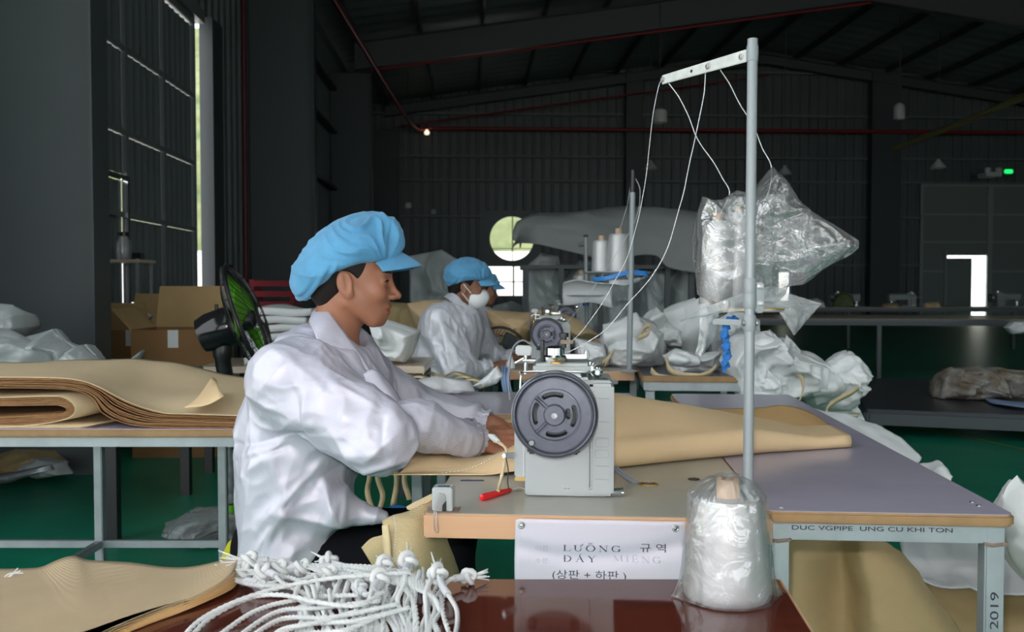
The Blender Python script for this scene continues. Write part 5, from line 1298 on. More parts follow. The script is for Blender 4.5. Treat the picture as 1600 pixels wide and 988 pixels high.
rope('knotted white cord with upright sleeve and round knot near the right end of the heap', [C(684, 898, .03), C(692, 918, .026), C(704, 935, .018), C(714, 955, .008), C(713, 985, .006), C(700, 1015, .006)], 1.25, None, (.10, .34))
rope('rightmost white cord, its frayed knot pointing away from the heap', [C(729, 902, .014), C(712, 904, .016), C(700, 908, .016), C(690, 925, .014), C(694, 965, .01), C(712, 1015, .006)], 1.05, None, (.05, .24))
rope('white cord sweeping in a long arc from the heap down to the left corner', [C(640, 895, .036), C(590, 898, .038), C(520, 904, .036), C(440, 918, .03), C(370, 940, .022), C(315, 968, .014), C(280, 1002, .006)])
rope('white cord looping from the middle of the heap out to the left and back', [C(600, 925, .03), C(560, 946, .028), C(500, 942, .03), C(440, 930, .028), C(390, 935, .02), C(330, 965, .012), C(285, 1010, .006)])
lft = [((560, 930), (480, 935), (400, 955), (320, 1010)), ((590, 940), (500, 950), (430, 958), (345, 1015)), ((620, 945), (520, 965), (440, 968), (365, 1015)), ((640, 950), (560, 970), (470, 978), (390, 1015)), ((560, 955), (500, 972), (440, 985), (410, 1015)), ((600, 960), (540, 985), (470, 992), (430, 1020))]
ORD = 'first second third fourth fifth sixth seventh eighth ninth tenth eleventh twelfth'.split()
for i, q in enumerate(lft):
    rope('plain white cord of the fan running to the front left corner, %s from the outermost' % ORD[i], [C(*q[0], .028 - .002 * i), C(*q[1], .02), C(*q[2], .012), C(*q[3], .006)], group=HG + ', left fan')
def nth(i, n):
    return '%s from the left' % ORD[i] if i < 12 else '%s from the right' % ORD[n - 1 - i] if n - 1 - i < 12 else '%s left of the middle' % ORD[n // 2 - 1 - i] if i < n // 2 else '%s right of the middle' % ORD[i - n // 2]
NR = 40
for i in range(NR):
    x0 = 470 + 225 * (i + rj.uniform(-.4, .4)) / NR; y0 = rj.uniform(886, 915) + (10 if x0 < 540 else 0); x1 = x0 + rj.uniform(-14, 14); h = rj.uniform(.006, .03)
    xm = (x0 + x1) / 2 + rj.uniform(-18, 18)
    rope('plain white cord hanging down the front of the heap, ' + nth(i, NR), [C(x0, y0, h + .006), C(x0 + rj.uniform(-12, 12), y0 + 22, h), C(xm, 952, h * .55), C(x1, 985, .007), C(x1 + rj.uniform(-12, 12), 1025, .005)], group=HG)

for i in range(6):
    rope('plain white cord lying level across the top of the heap, %s from the back' % ORD[i], [C(462 + 14 * i, 884 + 3.5 * i, .030), C(530 + 5 * i, 884 + 4 * i, .034 - .002 * i), C(596 + 6 * i, 888 + 5 * i, .034 - .002 * i), C(650 + 5 * i, 902 + 6 * i, .024), C(668 + 4 * i, 925 + 6 * i, .012)], knot=1.1 if i in (1, 4) else None, sleeve=(.1, .26) if i in (1, 4) else None)
# ------------------------------------------------------------------ the three seated workers
def vnormals(V, Q):
    n = np.zeros_like(V); a = V[Q[:, 2]] - V[Q[:, 0]]; b = V[Q[:, 3]] - V[Q[:, 1]]; c = np.cross(a, b)
    for k in range(4): np.add.at(n, Q[:, k], c)
    return n / (np.linalg.norm(n, axis=1, keepdims=True) + 1e-12)
def smooth_mesh(V, Q, it=1, f=.5):
    for _ in range(it):
        s = np.zeros_like(V); c = np.zeros(len(V))
        for k in range(4):
            np.add.at(s, Q[:, k], V[Q[:, (k + 1) % 4]] + V[Q[:, (k - 1) % 4]]); np.add.at(c, Q[:, k], 2)
        V = V + (s / np.maximum(c, 1)[:, None] - V) * f
    return V
def vec(p): return np.array(p, float)

def head_frame(spec):
    c = vec(W(*spec['head'])); p, y = math.radians(spec['pitch']), math.radians(spec.get('yaw', 0))
    u = np.array([math.cos(p) * math.cos(y), math.cos(p) * math.sin(y), -math.sin(p)])
    v = np.array([-math.sin(y), math.cos(y), 0]); w = np.cross(u, v)
    return c, np.stack([u, v, w], 1)

def head_sdf(q):
    """q: points in the head's own frame (forward, left, up), metres, eye level at 0"""
    s = q.copy(); s[:, 1] = np.abs(s[:, 1])
    d = sd_ell(q, (-.012, 0, .038), (.094, .074, .088))
    d = smin(d, sd_ell(q, (.030, 0, -.018), (.058, .060, .078)), .03)
    d = smin(d, sd_cap(s, (.000, .054, -.052), (.052, .026, -.094), .016, .015), .028)
    d = smin(d, sd_cap(s, (.052, .018, -.094), (.064, .0, -.097), .016, .015), .016)       # chin
    d = smin(d, sd_ell(q, (.050, 0, -.068), (.036, .036, .034)), .018)                     # muzzle
    d = smin(d, sd_ell(s, (.060, .036, -.030), (.022, .020, .022)), .020)                  # cheekbone
    d = smin(d, sd_ell(s, (.073, .022, .016), (.013, .026, .009)), .014)                   # brow
    d = smax(d, -sd_ell(s, (.0945, .033, -.003), (.017, .019, .0125)), .010)               # eye hollow
    d = smin(d, sd_ell(s, (.0735, .032, -.003), (.0130, .0170, .0118)), .004)              # lids
    d = smin(d, sd_cap(q, (.078, 0, .008), (.103, 0, -.034), .0075, .0085), .012)          # nose ridge
    d = smin(d, sd_ell(q, (.1045, 0, -.0365), (.0105, .0095, .0088)), .006)
    d = smin(d, sd_ell(s, (.0945, .0125, -.0405), (.0095, .0062, .0072)), .005)            # wing
    d = smax(d, -sd_ell(s, (.099, .0062, -.0485), (.006, .0035, .0032)), .003)
    d = smin(d, sd_ell(q, (.0830, 0, -.0640), (.0095, .023, .0062)), .006)                 # lips
    d = smin(d, sd_ell(q, (.0790, 0, -.0760), (.0100, .020, .0066)), .006)
    d = smax(d, -sd_ell(q, (.0940, 0, -.0702), (.014, .030, .0016)), .003)
    # ear
    t = s - np.array([-.008, .0735, -.012]); ca, sa = math.cos(.22), math.sin(.22)
    t = np.stack([t[:, 0] * ca + t[:, 2] * sa, t[:, 1] - .25 * np.minimum(t[:, 0], 0) * -1, -t[:, 0] * sa + t[:, 2] * ca], 1)
    ear = sd_ell(t, (0, 0, 0), (.0185, .0085, .031)); ear = smin(ear, sd_ell(t, (.003, -.003, -.024), (.011, .008, .013)), .008)
    ear = smax(ear, -sd_ell(t, (.003, .0095, .002), (.0105, .0085, .020)), .004)
    ear = smin(ear, sd_ell(t, (.0115, .001, -.004), (.0045, .005, .008)), .003)
    ear = smin(ear, sd_ell(t, (-.002, .002, .004), (.0035, .0045, .017)), .003)
    return smin(d, ear, .006)

def hand_sdf(P, wrist, fwd, spread, curl, thumb=1, scale=1.0):
    """fwd: towards the fingers; spread: towards the thumb side; palm normal = fwd x spread side"""
    f = vec(fwd) / np.linalg.norm(fwd); s = vec(spread); s = s - f * (s @ f); s /= np.linalg.norm(s); n = np.cross(s, f)
    if n[2] < 0: n = -n                                # back of the hand faces up
    R = np.stack([f, s, n], 1); q = (P - vec(wrist)) @ R / scale
    d = sd_cap(q, (-.03, 0, 0), (.02, 0, 0), .026, .025)
    d = smin(d, sd_ell(q, (.050, 0, -.002), (.048, .040, .0155)), .018)
    for k, (y, L, r, kx) in enumerate(((.030, .070, .0088, .090), (.010, .078, .0090, .094), (-.010, .072, .0086, .091), (-.028, .056, .0076, .083))):
        a = np.array([kx - .035, y * .85, .002]); b = np.array([kx, y, .004]); cur = curl * (1 + .12 * k); ang = 0.0; p = b; sp = y * 1.1
        g = sd_cap(q, a, b, r * 1.1, r * 1.12)
        for j, (fr, rr) in enumerate(((.45, .96), (.30, .90), (.25, .78))):
            ang += cur * (.45, .55, .35)[j]
            e = p + np.array([math.cos(ang) * L * fr, sp * fr * .22, -math.sin(ang) * L * fr])
            g = smin(g, sd_cap(q, p, e, r * (1.0, .96, .88)[j], r * rr), .004); p = e
        d = smin(d, g, .006 if k else .007)
    g = sd_cap(q, (.018, .022, -.006), (.050, .050, -.016), .015, .0115)
    g = smin(g, sd_cap(q, (.050, .050, -.016), (.078, .062, -.022), .0108, .0096), .005)
    g = smin(g, sd_cap(q, (.078, .062, -.022), (.100, .060, -.024), .0096, .0075), .004)
    d = smin(d, g, .010)
    for y in (.028, .010, -.010, -.027): d = smin(d, sd_ell(q, (.090, y, .0085), (.009, .0065, .006)), .005)
    return d * scale

def loft_sdf(P, tab, kx=2.3):
    """tab rows: z, x_back, x_front, y_centre, half width"""
    T = np.array(sorted(tab)); z = P[:, 2]; zc = np.clip(z, T[0, 0], T[-1, 0])
    xb = np.interp(zc, T[:, 0], T[:, 1]); xf = np.interp(zc, T[:, 0], T[:, 2]); yc = np.interp(zc, T[:, 0], T[:, 3]); hw = np.interp(zc, T[:, 0], T[:, 4])
    a = (xf - xb) / 2; x = np.abs(P[:, 0] - (xb + xf) / 2) / a; y = np.abs(P[:, 1] - yc) / hw
    d = ((x ** kx + y ** kx) ** (1 / kx) - 1) * np.minimum(a, hw)
    return smax(d, np.maximum(T[0, 0] - z, z - T[-1, 0]), .05)

def worker(spec):
    fc = W(*spec['pelvis'])
    t = thing('person', spec['label'], 'person', (fc.x, fc.y, 0), 0)
    hc, HR = head_frame(spec); h = spec['h']
    J = {k: vec(W(*v)) for k, v in spec['joints'].items()}
    toW = lambda q: hc + HR @ np.array(q, float)
    tab = [(vec(W(500, py, spec['d']))[2], vec(W(xb, py, spec['d']))[0], vec(W(xf, py, spec['d']))[0], spec['d'] + dy, hw) for py, xb, xf, dy, hw in spec['loft']]
    neck0, neck1 = toW((-.030, 0, -.055)), J['neck']
    # ---- one continuous body
    def body(P):
        d = head_sdf((P - hc) @ HR)
        d = smin(d, sd_cap(P, neck0, neck1, .050, .056), .028)
        d = smin(d, sd_cap(P, toW((-.012, .0, -.075)), neck1 + np.array([.02, 0, .01]), .036, .05), .02)
        inner = [(z, xb + .05, xf - .05, y, hw - .06) for z, xb, xf, y, hw in tab if hw > .1]
        d = smin(d, loft_sdf(P, inner), .06)
        for s in ('n', 'f'):
            ek = vec(W(*spec['fore' + s][0])) * .55 + J['el' + s] * .45 if 'fore' + s in spec else J['el' + s]
            d = smin(d, sd_cap(P, J['sh' + s], ek, .042, .034), .03); d = smin(d, sd_cap(P, ek, J['wr' + s], .034, .024), .02)
            hd = spec['hand' + s]; d = smin(d, hand_sdf(P, J['wr' + s], hd['f'], hd['s'], hd['c'], scale=spec.get('hs', .94)), .012)
        return d
    allp = np.array(list(J.values()) + [hc])
    lo = allp.min(0) - [.16, .16, .14]; hi = allp.max(0) + [.20, .16, .17]; lo[2] = max(lo[2], .40)
    V, Q = sdf_mesh(body, lo, hi, h)
    V = smooth_mesh(V, Q, 1, .35)
    q = (V - hc) @ HR
    lipm = (((q[:, 0] - .080) / .022) ** 2 + (q[:, 1] / .024) ** 2 + ((q[:, 2] + .0700) / .0130) ** 2 < 1) & (q[:, 0] > .066)
    fm = lipm[Q].sum(1) >= 2
    mb = MB(); mb.v = V.tolist(); mb.f = Q.tolist(); mb.mi = fm.astype(int).tolist()
    obj('body', mb, [M[spec['skin']], M['lip']], t, smooth=180)
    # eyes, brows
    for s in (-1, 1):
        c = toW((.0737, s * .032, -.0035)); e = MB(); e.lathe([(.0115 * math.sin(a), -.0115 * math.cos(a)) for a in np.linspace(.02, 3.12, 14)], 20, c=c, M=Matrix(HR.tolist()) @ Matrix.Rotation(math.pi / 2, 3, 'Y'))
        eo = obj('eye', e, M['eye_white'], t)
        ic = toW((.0764, s * .0322, -.0055)); e = MB(); e.lathe([(.0058 * math.sin(a), -.0100 * math.cos(a)) for a in np.linspace(.02, 3.12, 10)], 16, c=ic, M=Matrix(HR.tolist()) @ Matrix.Rotation(math.pi / 2, 3, 'Y'))
        obj('iris', e, M['iris'], eo)
        pts = [toW((.0836 - .5 * (yy - .014) ** 2 * 8 - .002, s * yy, .0155 + .003 * math.sin((yy - .012) / .034 * 2.4))) for yy in np.linspace(.013, .050, 12)]
        for i, yy in enumerate(np.linspace(.013, .050, 12)):         # seat the brow on the skin
            p = pts[i].copy()
            for _ in range(6): p = p - HR[:, 0] * float(body(p[None])[0]) * .8
            pts[i] = p
        obj('eyebrow', MB().tube(pts, [.0008] + [.0022] * 8 + [.0016, .001, .0005], 6), M['hair'], t)
        lid = []
        for yy in np.linspace(.019, .046, 12):
            p = toW((.084, s * yy, -.0045 + .004 * math.sin((yy - .019) / .027 * math.pi)))
            for _ in range(6): p = p - HR[:, 0] * float(body(p[None])[0]) * .8
            lid.append(p)
        obj('eyelash', MB().tube(lid, [.0008] + [.0019] * 10 + [.001], 6), M['hair'], t)
    # hair showing under the cap
    def hair(P):
        q = (P - hc) @ HR
        d = head_sdf(q) - .004
        d2 = sd_ell(q, (-.016, 0, .030), (.100, .078, .090))
        d = smin(d2, sd_ell(q, (-.062, 0, -.030), (.040, .055, .045)), .03)
        cut = -(q[:, 0] - (.036 + .30 * (q[:, 2] - .02))) ; front = -cut
        d = smax(d, front, .006)
        s = np.abs(q[:, 1]); earz = sd_ell(np.stack([q[:, 0], s, q[:, 2]], 1), (-.004, .078, -.024), (.027, .03, .040))
        d = smax(d, -earz, .005)
        return smax(d, -(q[:, 2] + .070 - .25 * (q[:, 0] + .06)), .006)
    V, Q = sdf_mesh(hair, hc - .16, hc + .16, max(h, .003)); obj('hair', (V, Q), M['hair'], t, smooth=180)
    # ---- cap: puffed crown drawn in over the brow, with a brim
    cc = spec['cap']
    def cap(P):
        q = (P - hc) @ HR; ca, sa = math.cos(cc['tilt']), math.sin(cc['tilt'])
        p = q - np.array([cc['x'], 0, cc['z']]); p = np.stack([p[:, 0] * ca + p[:, 2] * sa, p[:, 1], -p[:, 0] * sa + p[:, 2] * ca], 1)
        d = sd_ell(p, (0, 0, 0), (cc['a'], .103, cc['b']))
        d = smin(d, sd_ell(q, (.014, 0, .046), (.086, .082, .074)), .045)
        low = np.interp(q[:, 0], cc['hx'], cc['hz'])
        return smax(d, (low - q[:, 2]) * .9, .014)
    V, Q = sdf_mesh(cap, hc - .26, hc + .26, h * 1.15)
    V = smooth_mesh(V, Q, 2, .5); N_ = vnormals(V, Q); q = (V - hc) @ HR
    ang = np.arctan2(q[:, 2] - .030, .088 - q[:, 0]); rad = np.hypot(q[:, 2] - .03, .088 - q[:, 0])
    side = np.sign(q[:, 1]) * 3
    warp = noise(q * 14 + 3, 71) * .35
    pl = ridged(np.stack([(ang + warp) * 4.2 + side, rad * 5.0, q[:, 1] * 3], 1), spec['seed']) * .0105 + ridged(np.stack([(ang + warp) * 8.5 + side, rad * 9, q[:, 1] * 6], 1), spec['seed'] + 2) * .0042
    pl = pl + crumple(q, 15, spec['seed'] + 4) * .0030
    fade = np.clip((.19 - rad) / .12, .25, 1) * np.clip((q[:, 2] - np.interp(q[:, 0], cc['hx'], cc['hz'])) / .03, .15, 1)
    V = V + N_ * (pl * fade)[:, None]
    gat = np.exp(-((q[:, 2] - np.interp(q[:, 0], cc['hx'], cc['hz']) - .010) / .012) ** 2) * (q[:, 0] < -.02)
    V = V + N_ * (gat * .004 * np.sin(q[:, 1] * 180 + q[:, 0] * 220))[:, None]
    co = obj('cap', (V, Q), M['cap'], t, smooth=180)
    brim = []
    for r in np.linspace(0, 1, 10):
        row = []
        for a in np.linspace(-1.15, 1.15, 36):
            x0, y0 = .034 + .066 * math.cos(a), .078 * math.sin(a)
            L = .062 * max(0, math.cos(a * 1.22)) ** .6
            z = cc.get('root', .046) - .05 * (1 - math.cos(a)) - cc.get('brimdrop', .55) * L * r - .010 * r * r + .004 * (1 - abs(a))
            row.append(toW((x0 + L * r * math.cos(a * .55), y0 * (1 + .05 * r), z)))
        brim.append(row)
    obj('cap_brim', MB().grid(np.array(brim)), M['cap'], co, smooth=180, solid=.003)
    # ---- coat
    def coat(P):
        d = loft_sdf(P, tab)
        for e in spec.get('extra', ()):
            d = smin(d, sd_cap(P, vec(W(*e[0])), vec(W(*e[1])), e[2], e[3]), e[4])
        for s in ('n', 'f'):
            rs = spec['sleeve' + s]
            g = sd_cap(P, J['sh' + s], J['el' + s], rs[0], rs[1])
            w2 = J['wr' + s] + (J['el' + s] - J['wr' + s]) / np.linalg.norm(J['el' + s] - J['wr' + s]) * .052
            fs, fr = (vec(W(*spec['fore' + s][0])), spec['fore' + s][1]) if 'fore' + s in spec else (J['el' + s], rs[1] * .92)
            g = smin(g, sd_cap(P, fs, w2, fr, rs[2]), .018 if 'fore' + s in spec else .035)
            d = smin(d, g, .045)
        nk = sd_cap(P, toW((-.02, 0, -.10)), neck1 + (neck1 - neck0) * .35 + np.array([.03, 0, 0]), .060, .066)
        return smax(d, -nk, .02)
    lo = np.array([min(r[1] for r in tab) - .05, allp[:, 1].min() - .16, tab and min(r[0] for r in tab) - .03]); hi = allp.max(0) + [.06, .16, .02]
    hcz = spec.get('hc', .0042)
    V, Q = sdf_mesh(coat, lo, hi, hcz)
    V = smooth_mesh(V, Q, 2, .5)
    for it, (fq, amp) in enumerate(spec['folds']):
        N_ = vnormals(V, Q)
        prox = np.ones(len(V))
        V = V + N_ * (crumple(V * np.array([1, 1, .75]), fq, spec['seed'] + 7 + it) * amp)[:, None]
    # long creases: along the sleeves, and slanting down the back
    def segw(a, b):
        ab = b - a; tt = np.clip(((V - a) @ ab) / (ab @ ab), 0, 1); return np.linalg.norm(V - a - tt[:, None] * ab, axis=1)
    N_ = vnormals(V, Q); dn = segw(J['shn'], J['eln']); df = segw(J['shf'], J['elf']); arm = np.clip((.16 - np.minimum(dn, df)) / .06, 0, 1)
    def creases(e, fa, fc, sd):
        e = e / np.linalg.norm(e); x = np.cross(e, [.1, 1, .05]); x /= np.linalg.norm(x); y = np.cross(e, x)
        P = np.stack([V @ e * fa, V @ x * fc, V @ y * fc], 1); P = P + np.stack([noise(P * .8 + 9, sd), noise(P * .8, sd + 1), noise(P * .8 + 4, sd + 2)], 1) * .45
        return ridged(P, sd + 3) * .65 + ridged(P * 2.1, sd + 4) * .3
    am = spec['crease']
    V = V + N_ * ((arm * creases(J['eln'] - J['shn'] + np.array([0, 0, .06]), 4.5, 13, 41) + (1 - arm) * creases(np.array([-.35, 0, -1.0]), 4.0, 11, 47)) * am)[:, None]
    N_ = vnormals(V, Q); disp = np.zeros(len(V))
    for s in ('n', 'f'):                               # gathers round elbow and cuff
        for (c_, ax, wd, fr, am) in ((J['el' + s], J['wr' + s] - J['sh' + s], .075, 95, .0055), (J['wr' + s] + (J['el' + s] - J['wr' + s]) * .10, J['wr' + s] - J['el' + s], .045, 150, .004)):
            ax = ax / np.linalg.norm(ax); r_ = V - c_; g = np.exp(-(np.linalg.norm(r_, axis=1) / wd) ** 2)
            disp += g * am * np.sin((r_ @ ax) * fr + noise(V * 22, 5) * 2.4)
    for (a, b, w, hgt) in spec.get('ridges', ()):
        A, Bv = vec(W(*a))[[0, 2]], vec(W(*b))[[0, 2]]; P2 = V[:, [0, 2]]; ab = Bv - A
        tt = np.clip(((P2 - A) @ ab) / (ab @ ab), 0, 1); dd = np.linalg.norm(P2 - A - tt[:, None] * ab + noise(V * 12, 9)[:, None] * .006, axis=1)
        disp += hgt * np.exp(-np.abs(dd / w) ** 1.3) * (V[:, 1] < spec['d'] - .03) * np.sin(np.clip(tt, .04, .96) * math.pi) ** .5
    V = V + N_ * disp[:, None]
    ct = obj('coat', (V, Q), M[spec['coatmat']], t, smooth=180)
    if 'collar' in spec:
        A = sheet([[W(*p) for p in r] for r in spec['collar']], 12, 60); A = A + normals_of(A) * (crumple(A, 16, 33) * .0035)[..., None]
        obj('collar', MB().grid(A), M[spec['coatmat']], t, smooth=180, solid=.004)
    for lp in spec.get('lapels', ()):
        A = sheet([[W(*p) for p in r] for r in lp], 12, 30); A = A + normals_of(A) * (crumple(A, 16, 34) * .002)[..., None]
        obj('placket', MB().grid(A), M[spec['coatmat']], t, smooth=180, solid=.003)
    for s in ('n', 'f'):                               # elastic cuff
        fs = vec(W(*spec['fore' + s][0])) if 'fore' + s in spec else J['el' + s]
        ax = (J['wr' + s] - fs); ax /= np.linalg.norm(ax); r0 = spec['sleeve' + s][2]; c_ = J['wr' + s] - ax * .014
        x = np.cross(ax, [0, 0, 1]); x /= np.linalg.norm(x); y = np.cross(ax, x); G = []
        for i, (o_, rr) in enumerate(((-.030, r0 * 1.02), (-.018, r0 * 1.05), (-.008, r0 * .88), (0, r0 * .80), (.008, r0 * .90), (.014, r0 * .84))):
            G.append([c_ + ax * o_ + (x * math.cos(a) + y * math.sin(a)) * rr * (1 + .06 * math.sin(a * 13 + i) + .03 * math.sin(a * 29)) for a in np.linspace(0, 2 * math.pi, 90, endpoint=False)])
        obj('cuff', MB().grid(np.array(G), closed_v=True), M[spec['coatmat']], ct, smooth=180)
    # ---- trousers and shoes
    pel = vec(W(*spec['pelvis']))
    def legs(P):
        d = sd_ell(P, pel, (.15, .19, .12))
        for s in (-1, 1):
            hip = pel + np.array([.02, s * .09, -.02]); kn = vec(W(*spec['knee'])) + np.array([0, s * .11, 0]); an = np.array([kn[0] + .02, kn[1], .10])
            d = smin(d, sd_cap(P, hip, kn, .085, .062), .04); d = smin(d, sd_cap(P, kn, an, .060, .050), .03)
        return d
    kn = vec(W(*spec['knee'])); V, Q = sdf_mesh(legs, [pel[0] - .25, pel[1] - .3, .05], [kn[0] + .15, pel[1] + .3, pel[2] + .2], .010)
    obj('trousers', (V, Q), M['blackcloth'], t, smooth=180)
    for s in (-1, 1):
        a = np.array([kn[0] + .01, kn[1] + s * .11, .040])
        V, Q = sdf_mesh(lambda P: smax(smin(sd_cap(P, a + [-.03, 0, 0], a + [.15, 0, -.008], .042, .036), sd_cap(P, a, a + [0, 0, .06], .04, .045), .03), .004 - P[:, 2], .004), a - [.1, .08, .05], a + [.22, .08, .13], .008)
        obj('shoe', (V, Q), M['black'], t, smooth=180)
    return t, toW, body, hc, HR

p1 = dict(label='seated worker in white coat and blue brimmed cap sewing at the near machine, bare faced', d=2.25, h=.003, seed=3, skin='skin', coatmat='coat',
    head=(553, 436, 2.22), pitch=2, yaw=0, pelvis=(462, 850, 2.25), knee=(700, 852, 2.22),
    joints=dict(neck=(510, 548, 2.245), shn=(462, 598, 2.085), eln=(594, 688, 1.985), wrn=(748, 688, 2.20), shf=(552, 600, 2.41), elf=(655, 650, 2.50), wrf=(766, 664, 2.44)),
    loft=[(500, 462, 528, 0, .075), (520, 440, 560, 0, .125), (545, 424, 585, 0, .165), (580, 404, 606, 0, .195), (640, 388, 606, 0, .20), (700, 381, 566, 0, .20), (760, 380, 542, 0, .20), (820, 382, 540, 0, .205), (870, 388, 532, 0, .205), (905, 394, 520, 0, .20)],
    extra=[((500, 788, 2.12), (598, 808, 2.12), .058, .020, .04)],
    foren=((644, 664, 2.07), .056), sleeven=(.100, .080, .043), sleevef=(.09, .068, .042), handn=dict(f=(.93, .30, -.12), s=(-.1, .62, .60), c=.22), handf=dict(f=(.97, .0, -.22), s=(.1, -.8, .3), c=.25),
    crease=.0075, folds=[(4.2, .013), (9, .0035)],
    ridges=[((335, 705, 2.05), (500, 670, 2.05), .012, -.012), ((400, 830, 2.05), (505, 715, 2.05), .018, .014), ((378, 745, 2.05), (440, 690, 2.05), .014, .010), ((495, 745, 2.05), (530, 830, 2.05), .016, .014),
            ((430, 800, 2.05), (560, 830, 2.05), .012, .010), ((395, 870, 2.05), (470, 770, 2.05), .012, .009), ((470, 590, 2.05), (490, 690, 2.05), .012, -.010), ((485, 610, 2.0), (480, 680, 2.0), .010, .008),
            ((520, 590, 2.0), (600, 640, 2.0), .012, .010), ((600, 640, 2.0), (612, 725, 2.0), .010, -.010), ((560, 730, 2.0), (635, 715, 2.0), .008, .009), ((575, 715, 2.0), (638, 655, 2.0), .009, .009), ((425, 600, 2.05), (460, 560, 2.05), .014, .010),
            ((440, 540, 2.1), (530, 600, 2.1), .014, .008), ((520, 660, 2.0), (585, 735, 2.0), .012, .008), ((372, 720, 2.1), (460, 690, 2.1), .007, -.010)],
    cap=dict(x=-.022, z=.046, a=.150, b=.086, tilt=.645, hx=[-.2, -.125, -.095, -.065, -.035, .0, .03, .075, .12], hz=[-.075, -.060, -.045, -.0176, .011, .027, .038, .044, .046], brimdrop=.40, root=.068),
    collar=[[(590, 596, 2.13), (566, 558, 2.145), (542, 524, 2.15), (518, 492, 2.165), (502, 477, 2.24), (514, 484, 2.32), (545, 510, 2.345), (572, 545, 2.34), (598, 588, 2.30)],
            [(580, 612, 2.11), (552, 578, 2.115), (524, 542, 2.115), (503, 506, 2.135), (490, 486, 2.24), (508, 496, 2.355), (548, 524, 2.385), (584, 566, 2.375), (608, 600, 2.32)],
            [(574, 630, 2.10), (536, 598, 2.095), (508, 560, 2.095), (492, 522, 2.11), (483, 500, 2.24), (504, 512, 2.38), (550, 540, 2.41), (590, 580, 2.40), (614, 612, 2.33)]],
    lapels=[[[(560, 590, 2.11), (588, 628, 2.095), (606, 660, 2.09)], [(580, 578, 2.115), (604, 612, 2.10), (622, 648, 2.09)], [(598, 585, 2.14), (618, 612, 2.13), (632, 640, 2.12)]]])
w1_ = worker(p1)

p2 = dict(label='seated worker in blue cap and white face mask at the second sewing machine', d=5.0, h=.0048, hc=.0075, seed=9, skin='skin_dark', coatmat='coat2',
    head=(731, 447, 5.0), pitch=9, yaw=-6, pelvis=(668, 645, 5.0), knee=(770, 640, 5.0),
    joints=dict(neck=(712, 484, 5.0), shn=(690, 508, 4.84), eln=(718, 582, 4.74), wrn=(768, 574, 4.80), shf=(728, 508, 5.18), elf=(770, 562, 5.26), wrf=(806, 560, 5.15)),
    loft=[(468, 698, 722, 0, .075), (478, 678, 738, 0, .14), (492, 664, 750, 0, .185), (515, 652, 756, 0, .20), (550, 640, 752, 0, .205), (590, 633, 742, 0, .21), (640, 632, 748, 0, .22), (660, 636, 745, 0, .2)],
    sleeven=(.105, .098, .046), sleevef=(.09, .075, .05), handn=dict(f=(.9, .2, .1), s=(.1, .8, .5), c=.7), handf=dict(f=(.9, -.2, -.1), s=(.1, -.8, .4), c=.7),
    crease=.011, folds=[(5.0, .015), (10, .006)],
    ridges=[((690, 500, 4.8), (705, 570, 4.8), .02, .016), ((672, 520, 4.8), (700, 580, 4.8), .02, .016), ((650, 570, 4.8), (690, 545, 4.8), .02, .014), ((700, 590, 4.75), (735, 565, 4.75), .018, .014), ((668, 545, 4.8), (700, 600, 4.8), .016, -.014)],
    cap=dict(x=-.018, z=.055, a=.125, b=.096, tilt=.22, hx=[-.2, -.13, -.085, -.055, -.03, .0, .04, .10], hz=[-.05, -.04, -.022, .004, .014, .028, .038, .044], brimdrop=.42, root=.062),
    collar=[[(742, 500, 4.90), (728, 478, 4.90), (714, 462, 4.92), (702, 457, 5.0), (712, 462, 5.08), (728, 476, 5.10), (744, 496, 5.08)], [(736, 512, 4.86), (720, 488, 4.86), (706, 472, 4.88), (694, 464, 5.0), (706, 470, 5.13), (730, 484, 5.15), (750, 504, 5.12)]])
t2, toW2, body2, hc2, HR2 = worker(p2)
# mask with its ear loops
V, Q = sdf_mesh(lambda P: smax(sd_ell((P - hc2) @ HR2, (.052, 0, -.062), (.066, .066, .058)), -sd_ell((P - hc2) @ HR2, (.046, 0, -.062), (.062, .062, .056)), .004), hc2 - .2, hc2 + .2, .005)
q = (V - hc2) @ HR2
V, Q = sdf_mesh(lambda P: smax(smin(sd_ell((P - hc2) @ HR2, (.048, 0, -.060), (.072, .064, .058)), sd_ell((P - hc2) @ HR2, (.085, 0, -.040), (.034, .024, .030)), .03), .018 - ((P - hc2) @ HR2)[:, 0] + .12 * (((P - hc2) @ HR2)[:, 2] + .06), .008), hc2 - .2, hc2 + .2, .005)
mk = obj('face_mask', (V, Q), M['maskwhite'], t2, smooth=180)
for s in (-1, 1):
    for z0, z1 in ((-.034, .008), (-.085, -.040)):
        obj('ear_loop', MB().tube([toW2((.034, s * .066, z0)), toW2((.012, s * .082, (z0 + z1) / 2)), toW2((-.012, s * .084, z1))], .0024, 6), M['maskwhite'], mk)

